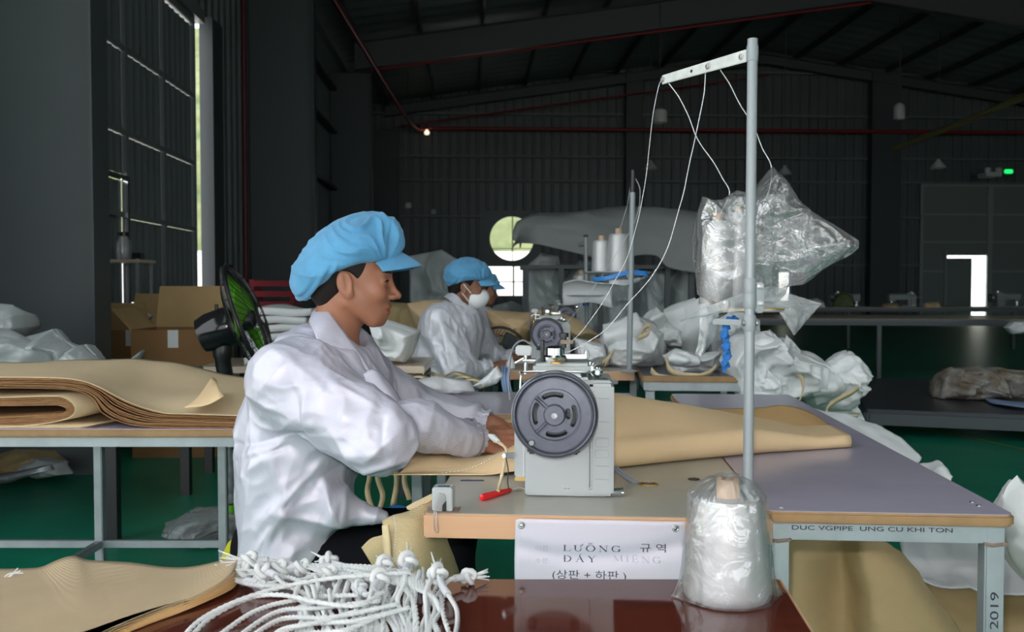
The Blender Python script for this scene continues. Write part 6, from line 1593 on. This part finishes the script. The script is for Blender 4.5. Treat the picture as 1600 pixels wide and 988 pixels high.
p3 = dict(label='third seated worker, only brown face and pale sleeve showing past the masked worker', d=7.4, h=.008, hc=.012, seed=14, skin='skin_dark', coatmat='coat2',
    head=(758, 454, 7.4), pitch=6, yaw=-4, pelvis=(722, 578, 7.4), knee=(790, 575, 7.4),
    joints=dict(neck=(745, 484, 7.4), shn=(736, 500, 7.24), eln=(762, 540, 7.15), wrn=(800, 536, 7.2), shf=(758, 500, 7.55), elf=(785, 538, 7.6), wrf=(815, 534, 7.5)),
    loft=[(474, 736, 752, 0, .08), (482, 722, 766, 0, .15), (500, 708, 778, 0, .2), (540, 700, 772, 0, .21), (590, 698, 765, 0, .22)],
    sleeven=(.10, .085, .05), sleevef=(.09, .075, .05), handn=dict(f=(.9, .2, -.1), s=(.1, .8, .5), c=.6), handf=dict(f=(.9, -.2, -.1), s=(.1, -.8, .4), c=.6),
    crease=.008, folds=[(5, .012)], cap=dict(x=-.018, z=.055, a=.118, b=.090, tilt=.18, hx=[-.2, -.13, -.085, -.055, -.03, .0, .04, .10], hz=[-.05, -.04, -.022, .004, .014, .028, .038, .044], brimdrop=.42, root=.062))
worker(p3)
# stools
for (px, py, d, zz, lab) in ((455, 880, 2.25, .44, 'stool under the bare faced worker at the near machine'), (668, 660, 5.0, .42, 'stool under the masked worker'), (725, 590, 7.4, .42, 'stool under the third worker behind the masked one')):
    p = W(px, py, d); t = thing('stool', lab, 'stool', (p.x, p.y, 0))
    obj('seat', MB().box((0, 0, zz - .015), (.34, .32, .03)), M['mdf'], t, world=False, bevel=.006)
    for sx in (-1, 1):
        for sy in (-1, 1): obj('leg', MB().beam((sx * .16, sy * .14, 0), (sx * .13, sy * .12, zz - .03), .026, .026, up=(0, 1, 0)), M['rack'], t, world=False)
# ------------------------------------------------------------------ sacks, cloth piles, racks and clutter behind
def sack(name, label, cat, pts, d, T, m, seed, rough=.45, freq=6, group=None, nr=16, rim=.10):
    P = densify([W(x, y, d) for x, y in pts], max(2, int(84 / len(pts))))
    o = obj(name, blob_poly(P, (0, 1, 0), T, nr=nr, rough=rough, freq=freq, seed=seed), M[m], smooth=180)
    return tag(o, label, cat, group)
# second row: plain work table right of the second sewing table
q = WZ(1075, 588, TZ)
steel_table('work_table', 'brown topped work table under the heap of white sacks', -.21, .42, 0, 1.5, TZ, .03, M['darktop'], M['mdf'], (q.x, q.y, 0), ROW, [(-.17, .04), (.38, .04), (-.17, 1.46), (.38, 1.46)], [((-.17, .04), (.38, .04), .62)], tube=.04)
S = [((945, 507), (993, 490), (1010, 503), (1038, 521), (1034, 574), (977, 578), (947, 569), (937, 533)), ((1003, 499), (1022, 484), (1036, 491), (1036, 505), (1062, 517), (1064, 545), (1028, 540)),
     ((1036, 484), (1085, 467), (1098, 482), (1098, 555), (1060, 556), (1058, 517), (1040, 507)), ((1036, 556), (1058, 545), (1086, 554), (1124, 550), (1124, 574), (1098, 584), (1050, 584)),
     ((895, 527), (920, 532), (943, 538), (950, 568), (929, 572), (900, 552)), ((1150, 530), (1180, 522), (1202, 517), (1215, 537), (1219, 548), (1227, 528), (1240, 551), (1289, 573), (1292, 617), (1216, 626), (1150, 622), (1128, 566)),
     ((1238, 548), (1271, 558), (1293, 568), (1326, 548), (1353, 579), (1335, 593), (1346, 599), (1340, 617), (1329, 631), (1342, 655), (1296, 652), (1262, 634), (1235, 600)), ((1088, 486), (1130, 470), (1184, 500), (1190, 572), (1110, 566)),
     ((1176, 548), (1212, 560), (1240, 590), (1236, 640), (1180, 640), (1160, 600))]
WS = []
for i, (pts, d, T, lab) in enumerate(zip(S, (4.85, 5.15, 5.4, 4.55, 4.75, 4.33, 4.36, 5.5, 4.3), (.42, .3, .16, .26, .26, .46, .40, .35, .26), (
    'biggest white sack of the heap, behind the black topped stand pole', 'small white sack with a pointed top in the middle of the heap', 'upright stiff white sack left of the hanging plastic strip', 'low white sack lying along the table front with a yellow lined mouth', 'small white sack beside the second machine at the left end of the heap',
    'broad white sack with two peaks right of the near stand pole', 'white sack with a square flap at the right end of the heap', 'white sack behind the hanging blue strip', 'white sack slumped at the front right of the heap, beside the near roll'))):
    WS.append(sack('white_sack', lab, 'sack', pts, d, T, 'white_sack', 100 + i * 7, rough=.55, freq=6.5, nr=26))
for i, (k, a, b, c, e, d) in enumerate(((2, (1036, 488), (1091, 467), (1046, 556), (1097, 552), 5.22), (6, (1292, 567), (1327, 547), (1316, 602), (1354, 580), 4.2), (1, (1003, 499), (1025, 482), (1018, 527), (1042, 499), 5.0), (5, (1216, 553), (1229, 525), (1234, 588), (1252, 556), 4.25), (0, (943, 509), (994, 489), (950, 548), (1012, 532), 4.68), (5, (1178, 524), (1203, 515), (1182, 566), (1218, 556), 4.22), (6, (1268, 590), (1300, 572), (1276, 634), (1330, 622), 4.14), (3, (1052, 548), (1086, 552), (1046, 572), (1092, 580), 4.42))):
    A = sheet([[W(*a, d + .05), W((a[0] + b[0]) / 2, (a[1] + b[1]) / 2 + 2, d), W(*b, d + .06)], [W((a[0] + c[0]) / 2 - 3, (a[1] + c[1]) / 2, d - .03), W((a[0] + e[0]) / 2, (a[1] + e[1]) / 2, d - .06), W((b[0] + e[0]) / 2 + 3, (b[1] + e[1]) / 2, d - .02)], [W(*c, d + .08), W((c[0] + e[0]) / 2, (c[1] + e[1]) / 2, d + .04), W(*e, d + .08)]], 22, 22)
    A = A + normals_of(A) * (crumple(A, 8, 900 + i) * .014)[..., None]
    obj('sack_flap', MB().grid(A), M['white_sack'], WS[k], smooth=180, solid=.004)
# webbing straps on the heap
for i, (pts, lab) in enumerate(((((1240, 574), (1252, 592), (1253, 612), (1246, 634), (1262, 640)), 'cream strap running down the broad white sack'), (((1345, 600), (1330, 612), (1304, 626), (1290, 640), (1300, 652), (1338, 651)), 'cream strap looped over the sack at the right end of the heap'),
    (((1016, 577), (1030, 588), (1070, 590), (1104, 583), (1118, 572)), 'cream strap loop lying along the front of the brown topped table'), (((1040, 558), (1044, 574), (1060, 584), (1092, 587)), 'cream strap from the low white sack bending over the table edge'), (((1000, 522), (1006, 512), (1014, 508), (1012, 520), (996, 528)), 'cream strap handle on the biggest white sack'),
    (((940, 568), (950, 558), (958, 548), (944, 570)), 'cream strap beside the second machine'))):
    dd = (4.06, 4.10, 4.28, 4.28, 4.6, 4.62, 4.06)[i]; A = catmull([W(x, y, dd) for x, y in pts], 40)
    tag(obj('webbing_strap', MB().grid(np.stack([A + [0, 0, -.016], A + [.004, -.01, .010]], 0)), M['strap'], solid=.005), lab, 'strap')
# beige piles behind the second worker and machine
for i, (pts, d, T, lab) in enumerate(((((636, 474), (660, 469), (700, 468), (712, 492), (704, 576), (668, 572)), 6.4, .4, 'beige sack mouth fanned open behind the masked worker'), (((758, 484), (800, 488), (846, 488), (842, 506), (826, 532), (800, 545), (772, 520)), 6.6, .4, 'beige cloth heap between the masked worker and the second machine'),
    (((838, 484), (870, 486), (905, 500), (936, 524), (922, 536), (880, 530), (840, 520)), 6.3, .35, 'beige cloth heap sloping down right of the second machine'), (((600, 470), (640, 478), (680, 500), (690, 672), (596, 674), (580, 505)), 7.4, .5, 'dim brown bundle under the fanned beige sack'), (((735, 540), (800, 536), (850, 545), (850, 572), (735, 572)), 6.4, .4, 'brown cloth roll low behind the second machine'))):
    sack('cloth_heap', lab, 'cloth', pts, d, T, 'drape' if i in (3, 4) else 'beige', 210 + i * 5, rough=.35, freq=4)
for i, (x0, d, lab) in enumerate(((640, 6.4, 'dark bench under the beige cloth behind the masked worker'), (850, 6.6, 'dark bench under the beige cloth behind the second machine'))):
    p = W(x0, 560, d); t = thing('bench', lab, 'bench', (p.x, p.y - .1, 0))
    obj('bench_top', MB().box((0, .2, .56), (.9, .7, .04)), M['darktop'], t, world=False, bevel=.005)
    for sx in (-1, 1):
        for sy in (0, 1): obj('leg', MB().beam((sx * .4, -.1 + sy * .6, 0), (sx * .4, -.1 + sy * .6, .54), .04, .04, up=(0, 1, 0)), M['rack'], t, world=False)
# white sack and things between the workers
sack('white_sack', 'white sack leaning back between the two workers, below the near chin', 'sack', ((577, 504), (600, 503), (650, 520), (642, 549), (634, 566), (604, 562), (586, 536)), 4.0, .3, 'white_sack', 301, rough=.5, freq=6)
p = W(600, 566, 4.0); t = thing('side_table', 'small dim table under the white sack between the workers', 'table', (p.x, p.y, 0))
obj('tabletop', MB().box((-.02, .1, p.z - .02), (.42, .5, .03)), M['fartop'], t, world=False, bevel=.004)
for sx in (-1, 1):
    for sy in (-1, 1): obj('leg', MB().beam((-.02 + sx * .18, .1 + sy * .2, 0), (-.02 + sx * .18, .1 + sy * .2, p.z - .035), .03, .03, up=(0, 1, 0)), M['rack'], t, world=False)
# scraps on the plain table between the workers, paper and pale blue mask by the masked worker
rr_ = random.Random(8)
for i in range(9):
    x = 622 + i * 12; y = 590 + (i % 3) * 5
    A = catmull([WZ(x, y, TZ + .01), WZ(x + 14, y - 5, TZ + .035), WZ(x + 30, y + 1 + rr_.uniform(-4, 4), TZ + .03), WZ(x + 40 + rr_.uniform(-6, 6), y + 6, TZ + .012)], 16)
    tag(obj('webbing_scrap', MB().grid(np.stack([A, A + [.006, .05, .006]], 0)), M['strap'], solid=.003), 'short cream webbing scrap between the workers, %s from the near worker' % ORD[i], 'strap', 'webbing scraps on the plain table')
sack('white_pouch', 'crumpled thin white pouch with a purple mark on the plain table by the masked worker', 'bag', ((738, 604), (762, 586), (776, 573), (786, 588), (776, 600), (750, 608)), 3.72, .05, 'white_sack', 330, freq=12)
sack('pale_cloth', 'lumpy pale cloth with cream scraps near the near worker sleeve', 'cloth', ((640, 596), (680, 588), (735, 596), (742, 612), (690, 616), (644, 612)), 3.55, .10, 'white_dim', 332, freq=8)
A = sheet([[WZ(784, 573, TZ + .004), WZ(791, 572, TZ + .004), WZ(798, 573, TZ + .004)], [WZ(784, 579.5, TZ + .006), WZ(790, 579, TZ + .006), WZ(797, 579.5, TZ + .006)], [W(784, 590, 4.38), W(790, 586, 4.36), W(797, 588, 4.38)], [W(785, 604, 4.34), W(791, 602, 4.33), W(799, 604, 4.35)], [W(788, 617, 4.35), W(794, 617, 4.34), W(803, 616, 4.37)]], 14, 14)
tag(obj('pale_blue_cloth', MB().grid(A + normals_of(A) * .006 * np.sin(np.arange(14) * 1.4)[None, :, None]), M['bluecloth'], solid=.004), 'pale blue pleated cloth hanging off the edge of the second sewing table', 'cloth')
tag(obj('tape_roll', MB().lathe([(.018, 0), (.022, .002), (.022, .028), (.010, .05), (.008, .06), (.0001, .061)], 16, c=tuple(WZ(798, 576, TZ + .001))), M['lampwhite']), 'small pale bottle on the left corner of the second sewing table', 'bottle')

# grey tarp over a rack of clear bags
dR = 10.6
top = [(806, 372, 0), (812, 348, 0), (840, 335, 0), (883, 333, 0), (930, 331, .1), (1013, 323, .2), (1050, 330, .1), (1092, 337, 0)]
bot = [(797, 388, -.1), (808, 380, 0), (838, 382, -.3), (880, 391, -.3), (945, 404, -.35), (1020, 398, -.3), (1045, 419, -.3), (1094, 428, -.3)]
back = [(815, 388, 1.1), (820, 352, 1.1), (845, 340, 1.1), (885, 339, 1.1), (930, 338, 1.1), (1012, 334, 1.1), (1050, 338, 1.1), (1092, 345, 1.1)]
A = sheet([[W(x, y, dR + o_) for x, y, o_ in r] for r in (back, top, [((a[0] + b[0]) / 2, (a[1] + b[1]) / 2, (a[2] + b[2]) / 2 - .12) for a, b in zip(top, bot)], bot)], 40, 70)
A = A + normals_of(A) * (crumple(A, 1.6, 400) * .035)[..., None]
tag(obj('tarp', MB().grid(A), M['greycloth'], solid=.01), 'big grey tarp draped over the bag rack below the far wall', 'tarp')
pr = W(940, 445, dR); t = thing('storage_rack', 'dark steel rack holding cloudy clear bags under the grey tarp', 'rack', (pr.x, pr.y + .4, 0))
for px in (822, 877, 938, 994, 1043, 1080):
    x = W(px, 445, dR - .1).x; obj('post', MB().beam((x, dR - .1, 0), (x, dR - .1, 1.40), .06, .06, up=(0, 1, 0)), M['rack'], t)
    obj('post', MB().beam((x, dR + .9, 0), (x, dR + .9, 1.40), .06, .06, up=(0, 1, 0)), M['rack'], t)
xa, xb_ = W(820, 445, dR).x, W(1084, 445, dR).x
for z in (.30, 1.38): obj('shelf_board', MB().box(((xa + xb_) / 2, dR + .4, z), (xb_ - xa + .1, 1.1, .04)), M['rack'], t)
for i, (pts, lab) in enumerate(((((818, 420), (845, 396), (872, 402), (878, 470), (874, 545), (820, 545)), 'cloudy bag at the left end of the rack'), (((880, 440), (905, 404), (934, 408), (940, 480), (936, 545), (880, 545)), 'cloudy bag second from the left on the rack'), (((940, 430), (965, 408), (992, 412), (996, 480), (994, 545), (942, 545)), 'cloudy bag behind the black topped pole on the rack'), (((998, 440), (1020, 415), (1040, 425), (1042, 500), (1040, 545), (998, 545)), 'cloudy bag fourth along the rack'), (((1046, 440), (1062, 425), (1078, 430), (1080, 500), (1080, 545), (1046, 545)), 'cloudy bag at the right end of the rack'))):
    sack('clear_bag', lab, 'plastic bag', pts, dR + .35, .5, 'grey_sack', 420 + i * 9, rough=.6, freq=3.2)
for i, (pts, d, lab) in enumerate((((((640, 400), (690, 390), (720, 408), (740, 430), (745, 572), (640, 572)), 13.0, 'dim grey bag heap behind the far cap')), ((((770, 478), (800, 470), (822, 480), (826, 584), (766, 584)), 12.0, 'pale heap under the bright rectangular window')))):
    sack('grey_heap', lab, 'bag heap', pts, d, .6, 'grey_sack', 470 + i, rough=.6, freq=2.5)

# ---- left background
t = thing('side_table', 'dark table behind the sheet table carrying the grey bag heap', 'table', (-2.55, 4.2, 0))
obj('tabletop', MB().box((0, .5, .70), (1.6, 1.1, .04)), M['darktop'], t, world=False, bevel=.005)
for sx in (-1, 1):
    for sy in (0, 1): obj('leg', MB().beam((sx * .72, .03 + sy * .95, 0), (sx * .72, .03 + sy * .95, .68), .05, .05, up=(0, 1, 0)), M['black'], t, world=False)
for i, (pts, d, T, lab) in enumerate(((((-60, 482), (-10, 479), (18, 480), (36, 492), (40, 512), (24, 532), (-20, 560), (-60, 560)), 4.75, .45, 'tallest cloudy bag at the left rim, against the big grey column'), (((-60, 530), (0, 522), (32, 528), (72, 546), (84, 574), (30, 590), (-60, 590)), 4.45, .4, 'cloudy bag lying in front at the left rim'), (((54, 524), (82, 514), (100, 534), (122, 545), (124, 580), (70, 585)), 4.6, .35, 'cloudy bag second from the left rim, half way down the heap'), (((108, 550), (131, 538), (157, 561), (166, 584), (112, 588)), 4.5, .3, 'smallest cloudy bag at the low right end of the left heap'))):
    sack('cloudy_bag', lab, 'plastic bag', pts, d, T, 'grey_sack', 500 + i * 7, rough=.65, freq=5)
sack('blue_hat', 'pale blue cloth cap lying behind the wavy sheets', 'cap', ((154, 576), (162, 564), (176, 561), (194, 565), (204, 576)), 4.35, .15, 'cap', 540, freq=8)
sack('thin_bag', 'thin cloudy bag with an upright tip beside the blue cap', 'plastic bag', ((186, 580), (196, 566), (208, 560), (224, 547), (216, 564), (214, 580)), 4.4, .12, 'grey_sack', 541, freq=9)
# cartons
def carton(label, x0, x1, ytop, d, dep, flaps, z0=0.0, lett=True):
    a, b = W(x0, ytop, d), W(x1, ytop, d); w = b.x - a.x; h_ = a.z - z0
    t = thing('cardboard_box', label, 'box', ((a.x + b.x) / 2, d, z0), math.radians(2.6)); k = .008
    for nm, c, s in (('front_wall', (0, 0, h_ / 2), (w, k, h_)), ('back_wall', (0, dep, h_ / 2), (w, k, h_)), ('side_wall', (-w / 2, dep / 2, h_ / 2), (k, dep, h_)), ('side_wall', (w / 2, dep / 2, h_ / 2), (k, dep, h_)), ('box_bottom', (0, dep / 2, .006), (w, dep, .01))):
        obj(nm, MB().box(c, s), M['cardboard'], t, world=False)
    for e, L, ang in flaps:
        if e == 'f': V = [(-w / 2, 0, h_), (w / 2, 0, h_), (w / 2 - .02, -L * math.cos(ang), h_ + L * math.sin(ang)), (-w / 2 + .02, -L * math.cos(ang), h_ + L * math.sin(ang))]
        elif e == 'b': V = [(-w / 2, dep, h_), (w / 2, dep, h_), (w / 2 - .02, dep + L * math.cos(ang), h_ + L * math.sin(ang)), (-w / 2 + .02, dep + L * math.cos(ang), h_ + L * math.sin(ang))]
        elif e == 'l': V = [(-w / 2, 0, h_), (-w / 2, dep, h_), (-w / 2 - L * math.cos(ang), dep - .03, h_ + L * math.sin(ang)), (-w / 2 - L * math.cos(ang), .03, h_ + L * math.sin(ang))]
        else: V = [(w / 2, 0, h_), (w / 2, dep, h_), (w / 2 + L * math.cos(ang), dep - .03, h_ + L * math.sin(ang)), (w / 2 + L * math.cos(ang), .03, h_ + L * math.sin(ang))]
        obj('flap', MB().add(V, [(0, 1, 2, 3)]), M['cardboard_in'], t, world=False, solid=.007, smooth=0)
    obj('packing_tape', MB().box((.0, -.006, h_ - .06), (.07, .002, .12)), M['lampwhite'], t, world=False)
    return t
carton('big open brown carton with flaps up beside the standing fan', 206, 335, 516, 6.3, .5, (('b', .30, 1.45), ('l', .2, .8), ('r', .17, .25)))
c2_ = carton('second brown carton tilted open close to the big grey column', 172, 236, 516, 7.0, .42, (('b', .28, 1.3), ('f', .22, 1.2)))
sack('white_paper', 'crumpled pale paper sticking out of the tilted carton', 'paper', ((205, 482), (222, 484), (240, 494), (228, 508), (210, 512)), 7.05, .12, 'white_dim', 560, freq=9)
# stack of folded white cloth right of the fan
p = W(432, 570, 5.9); t = thing('side_table', 'low bench under the folded white cloth stack behind the near worker', 'table', (p.x, p.y, 0))
obj('tabletop', MB().box((0, .2, p.z - .02), (.9, .7, .04)), M['fartop'], t, world=False)
for sx in (-1, 1):
    for sy in (0, 1): obj('leg', MB().beam((sx * .4, -.1 + sy * .6, 0), (sx * .4, -.1 + sy * .6, p.z - .04), .05, .05, up=(0, 1, 0)), M['black'], t, world=False)
t = thing('cloth_stack', 'stack of folded white cloth behind the near worker, right of the fan', 'fabric stack', (p.x, p.y, p.z))
for k in range(7):
    z = p.z + .026 + k * .052; w = .30 + .03 * math.sin(k * 2.2)
    rows = []
    for y in (0, .05, .25, .45): rows.append([(p.x - .16 + .02 * math.sin(k * 1.7) + w * s, p.y - .06 + y + .02 * math.sin(k), z + (.006 + .012 * (y > .1)) * math.sin(s * 5 + k)) for s in np.linspace(-.1, 1.3, 9)])
    obj('folded_cloth', MB().grid(sheet(rows, 10, 24)), M['white_sack'], t, solid=.046)
# red crates behind
for i, (px, py, lab) in enumerate(((425, 452, 'dim red plastic crate behind the cap of the near worker'),)):
    p = W(px, py, 11.5); t = thing('crate', lab, 'crate', (p.x, p.y, 0))
    hz = p.z + .12
    for k in range(5): obj('crate_rail', MB().box((0, 0, hz - .05 - k * .13), (.5, .04, .07)), M['redcrate'], t, world=False)
    for sx in (-1, 1): obj('crate_post', MB().box((sx * .25, .2, hz / 2), (.05, .42, hz)), M['redcrate'], t, world=False)
# standing fan
def fan(label, base, hub, axis, R, pole=True, wrapb=True):
    hub = Vector(hub); ax = Vector(axis).normalized(); t = thing('standing_fan', label, 'fan', (base[0], base[1], 0))
    x = ax.cross(Vector((0, 0, 1))).normalized(); y = x.cross(ax)
    pt = lambda a, r, o_: hub + ax * o_ + (x * math.cos(a) + y * math.sin(a)) * r
    for nm, o_ in (('front_guard', .075), ('rear_guard', -.055)):
        mb = MB(); sgn = 1 if o_ > 0 else -1
        for rr in (R, R * .72, R * .45, R * .22):
            mb.tube([pt(a, rr, o_ * (1 - (rr / R) ** 3 * .75)) for a in np.linspace(0, 2 * math.pi, 49)], .0032 if rr == R else .0018, 5, caps=False)
        q = obj(nm, mb, M['black'], t)
        sp = MB()
        for k in range(44):
            a = 2 * math.pi * k / 44; sp.tube([pt(a + .15 * i, R * r, o_ * (1 - r ** 3 * .75)) for i, r in enumerate((.16, .45, .72, 1.0))], .0014, 4)
        q2 = obj('guard_wires', sp, M['black'], q); q2['kind'] = 'stuff'
    obj('guard_ring', MB().tube([pt(a, R * 1.005, .01) for a in np.linspace(0, 2 * math.pi, 65)], .009, 8, caps=False), M['black'], t)
    for k in range(3):
        a0_ = 2 * math.pi * k / 3; G = []
        for r in np.linspace(.2, .88, 8):
            G.append([pt(a0_ + s * (.62 - .1 * r) + .25 * r, R * r, .035 * (s + .2) * (1.1 - .3 * r)) for s in np.linspace(-1, 1, 9)])
        obj('fan_blade', MB().grid(np.array([[tuple(p_) for p_ in g] for g in G])), M['green'], t, solid=.003)
    obj('hub_cap', MB().lathe([(.0001, .05), (.03, .045), (.05, .02), (.05, -.02)], 20, c=hub, M=Vector((0, 0, 1)).rotation_difference(ax).to_matrix()), M['black'], t)
    Rm = Vector((0, 0, 1)).rotation_difference(-ax).to_matrix()
    obj('motor_housing', MB().lathe([(.085, .06), (.092, .08), (.090, .17), (.078, .215), (.03, .225), (.0001, .225)], 24, c=hub, M=Rm), M['glossblack'], t)
    obj('pull_knob', MB().cyl(hub - ax * .14 + Vector((0, 0, .085)), hub - ax * .14 + Vector((0, 0, .12)), .009, 8), M['black'], t)
    nb = hub - ax * .11
    obj('neck', MB().tube(catmull([nb + Vector((0, 0, -.07)), nb + Vector((.0, 0, -.16)), Vector((base[0], base[1], nb.z - .30))], 10), [.045] * 4 + [.036] * 6, 14), M['black'], t)
    obj('pole', MB().cyl((base[0], base[1], .05), (base[0], base[1], nb.z - .28), .022, 14), M['black'], t)
    obj('band', MB().cyl((base[0], base[1], .10), (base[0], base[1], .15), .027, 14), M['green'], t)
    obj('fan_base', MB().lathe([(.0001, 0), (.20, 0), (.21, .012), (.19, .03), (.05, .055), (.03, .09)], 32, c=(base[0], base[1], .001)), M['black'], t)
    return t
fb = WZ(359, 838, 0); fh = W(384, 500, fb.y - .02)
fan('black standing fan with green blades left of the near worker', fb, fh, (.93, .10, .34), .265)
sack('plastic_wrap', 'clear wrinkled plastic wrapped round the foot of the standing fan', 'plastic bag', ((258, 832), (264, 818), (296, 799), (343, 796), (380, 803), (400, 830), (385, 850), (330, 848), (290, 842)), fb.y - .02, .42, 'plastic_grey', 580, rough=.5, freq=9)
tag(obj('film_sleeve', MB().lathe([(.034 + .004 * math.sin(i * 1.7), z) for i, z in enumerate(np.linspace(.16, .52, 22))], 16, c=(fb.x, fb.y, 0), caps=False), M['plastic_grey']), 'clear film sleeve crinkled round the pole of the standing fan', 'plastic film')
f2h = W(780, 556, 5.9)
f2 = fan('low black fan behind the arm of the masked worker', (f2h.x + .02, f2h.y + .2, 0), f2h, (-.25, -.92, .12), .18)
for ch in f2.children:
    if ch.name.startswith('fan_blade'): ch.data.materials[0] = M['rack']
# clutter on the floor under the left table
for i, (pts, d, T, m, lab) in enumerate(((((-40, 720), (30, 700), (90, 703), (112, 722), (60, 738), (-40, 742)), 5.75, .5, 'drape', 'brown cloth heap on the floor behind the left table'), (((20, 735), (60, 716), (100, 722), (112, 740), (60, 748)), 5.5, .2, 'grey_sack', 'small grey crumple on the floor in front of the brown cloth heap'), (((-60, 752), (20, 738), (80, 726), (84, 734), (20, 752), (-60, 768)), 5.3, .12, 'galv', 'grey strip of sheeting on the floor at the left rim'))):
    sack('floor_heap', lab, 'cloth', pts, d, T, m, 600 + i, rough=.5, freq=5)
# wall shelf with a bottle by the left doorway
p = W(196, 408, 7.8); t = thing('metal_shelf', 'thin metal shelf rack before the left sliding door', 'rack', (p.x, p.y, 0))
for x0 in (-.30, .10):
    for y0 in (0, .3): obj('post', MB().beam((x0, y0, 0), (x0, y0, p.z + .02), .025, .025, up=(0, 1, 0)), M['galv'], t, world=False)
for z in (p.z, p.z - .55): obj('shelf_board', MB().box((-.1, .15, z), (.46, .36, .025)), M['fartop'], t, world=False)
b_ = W(184, 406, 7.8); tb = thing('water_bottle', 'clear bottle with a dark lid standing on the metal shelf', 'bottle', (b_.x, b_.y + .12, p.z + .0135))
obj('bottle_body', MB().lathe([(.0001, 0), (.06, 0), (.065, .02), (.062, .14), (.04, .18), (.04, .20)], 20), M['plastic_grey'], tb, world=False)
obj('lid', MB().cyl((0, 0, .2), (0, 0, .235), .05, 16), M['black'], tb, world=False)
b_ = W(196, 400, 7.8); tag(obj('dark_box', MB().box((b_.x - .02, b_.y + .20, p.z + .045), (.17, .10, .06)), M['black'], bevel=.006), 'small black box lying on the metal shelf', 'box')
# yellow bag by the stool
sack('yellow_bag', 'crumpled yellow plastic bag at the left rear of the near worker', 'plastic bag', ((345, 905), (352, 872), (358, 846), (372, 842), (384, 850), (388, 905)), 2.46, .14, 'yellowbag', 620, rough=.5, freq=11)

# ---- right background
for i, (pts, d, lab) in enumerate(((((1462, 622), (1470, 590), (1490, 576), (1530, 574), (1560, 590), (1566, 620), (1520, 623), (1480, 622)), 7.9, 'shaggy white and tan bundle at the left on the low platform'), (((1530, 590), (1548, 575), (1580, 578), (1640, 582), (1650, 620), (1560, 621)), 8.1, 'shaggy white and tan bundle at the right rim on the low platform'))):
    o_ = sack('shaggy_bundle', lab, 'bundle', pts, d, .6, 'bundle', 640 + i, rough=.5, freq=7)
A = sheet([[W(1538, 648, 7.7), W(1560, 640, 7.6), W(1600, 638, 7.4), W(1680, 636, 7.2)], [W(1545, 650, 7.5), W(1575, 650, 7.35), W(1610, 655, 7.15), W(1680, 660, 7.0)], [W(1555, 652, 7.35), W(1590, 660, 7.15), W(1630, 668, 7.0), W(1690, 676, 6.85)]], 14, 24)
A[..., 2] = .235 + noise(A * 4, 3) * .012
tag(obj('blue_cloth', MB().grid(A), M['bluecloth'], solid=.01), 'flat pale blue cloth on the near edge of the low platform', 'cloth')
for i, (pts, d, m, lab) in enumerate(((((1570, 512), (1582, 503), (1640, 500), (1650, 520), (1580, 522)), 10.6, 'white_sack', 'pale bundle at the right end of the tan topped long table'), (((1256, 484), (1262, 470), (1276, 466), (1286, 472), (1290, 486)), 17.4, 'white_sack', 'small pale bundle at the left end of the far dark table'), (((1440, 486), (1446, 474), (1464, 472), (1472, 486)), 17.3, 'beige', 'small pale and tan bundle on the far dark table left of the doorway'), (((1300, 484), (1306, 462), (1318, 458), (1332, 462), (1336, 484)), 17.3, 'hill', 'small dark green bundle on the far dark table'), (((1374, 486), (1380, 476), (1400, 474), (1408, 486)), 17.5, 'drape', 'small brown bundle on the far dark table by the wide column'))):
    sack('far_bundle', lab, 'bundle', pts, d, .3, m, 660 + i, rough=.4, freq=4)

# straps and a blue scrap hanging behind the near worker's elbow, off the plain table
for i, (pts, lab) in enumerate(((((566, 668), (568, 700), (574, 740), (570, 770), (578, 800)), 'cream strap hanging off the plain table edge, nearest the white coat'), (((588, 668), (592, 705), (586, 745), (594, 775), (588, 800)), 'cream strap hanging off the plain table edge, second from the white coat'), (((604, 670), (608, 710), (616, 750), (610, 790)), 'cream strap hanging off the plain table edge, third from the white coat'), (((628, 672), (632, 716), (628, 752), (636, 782)), 'cream strap hanging off the plain table edge, farthest from the white coat'))):
    A = catmull([WZ(pts[0][0], 640, TZ + .004), WZ(pts[0][0], 647, TZ + .004)] + [W(x, y, 2.97) for x, y in pts], 30)
    tag(obj('webbing_strap', MB().grid(np.stack([A, A + [.016, .006, .002]], 0)), M['strap'], solid=.004), lab, 'strap')
sack('blue_scrap', 'small bright blue plastic scrap low behind the elbow of the near worker', 'plastic film', ((596, 800), (612, 790), (632, 792), (640, 806), (616, 812)), 4.72, .08, 'blue', 700, freq=12)
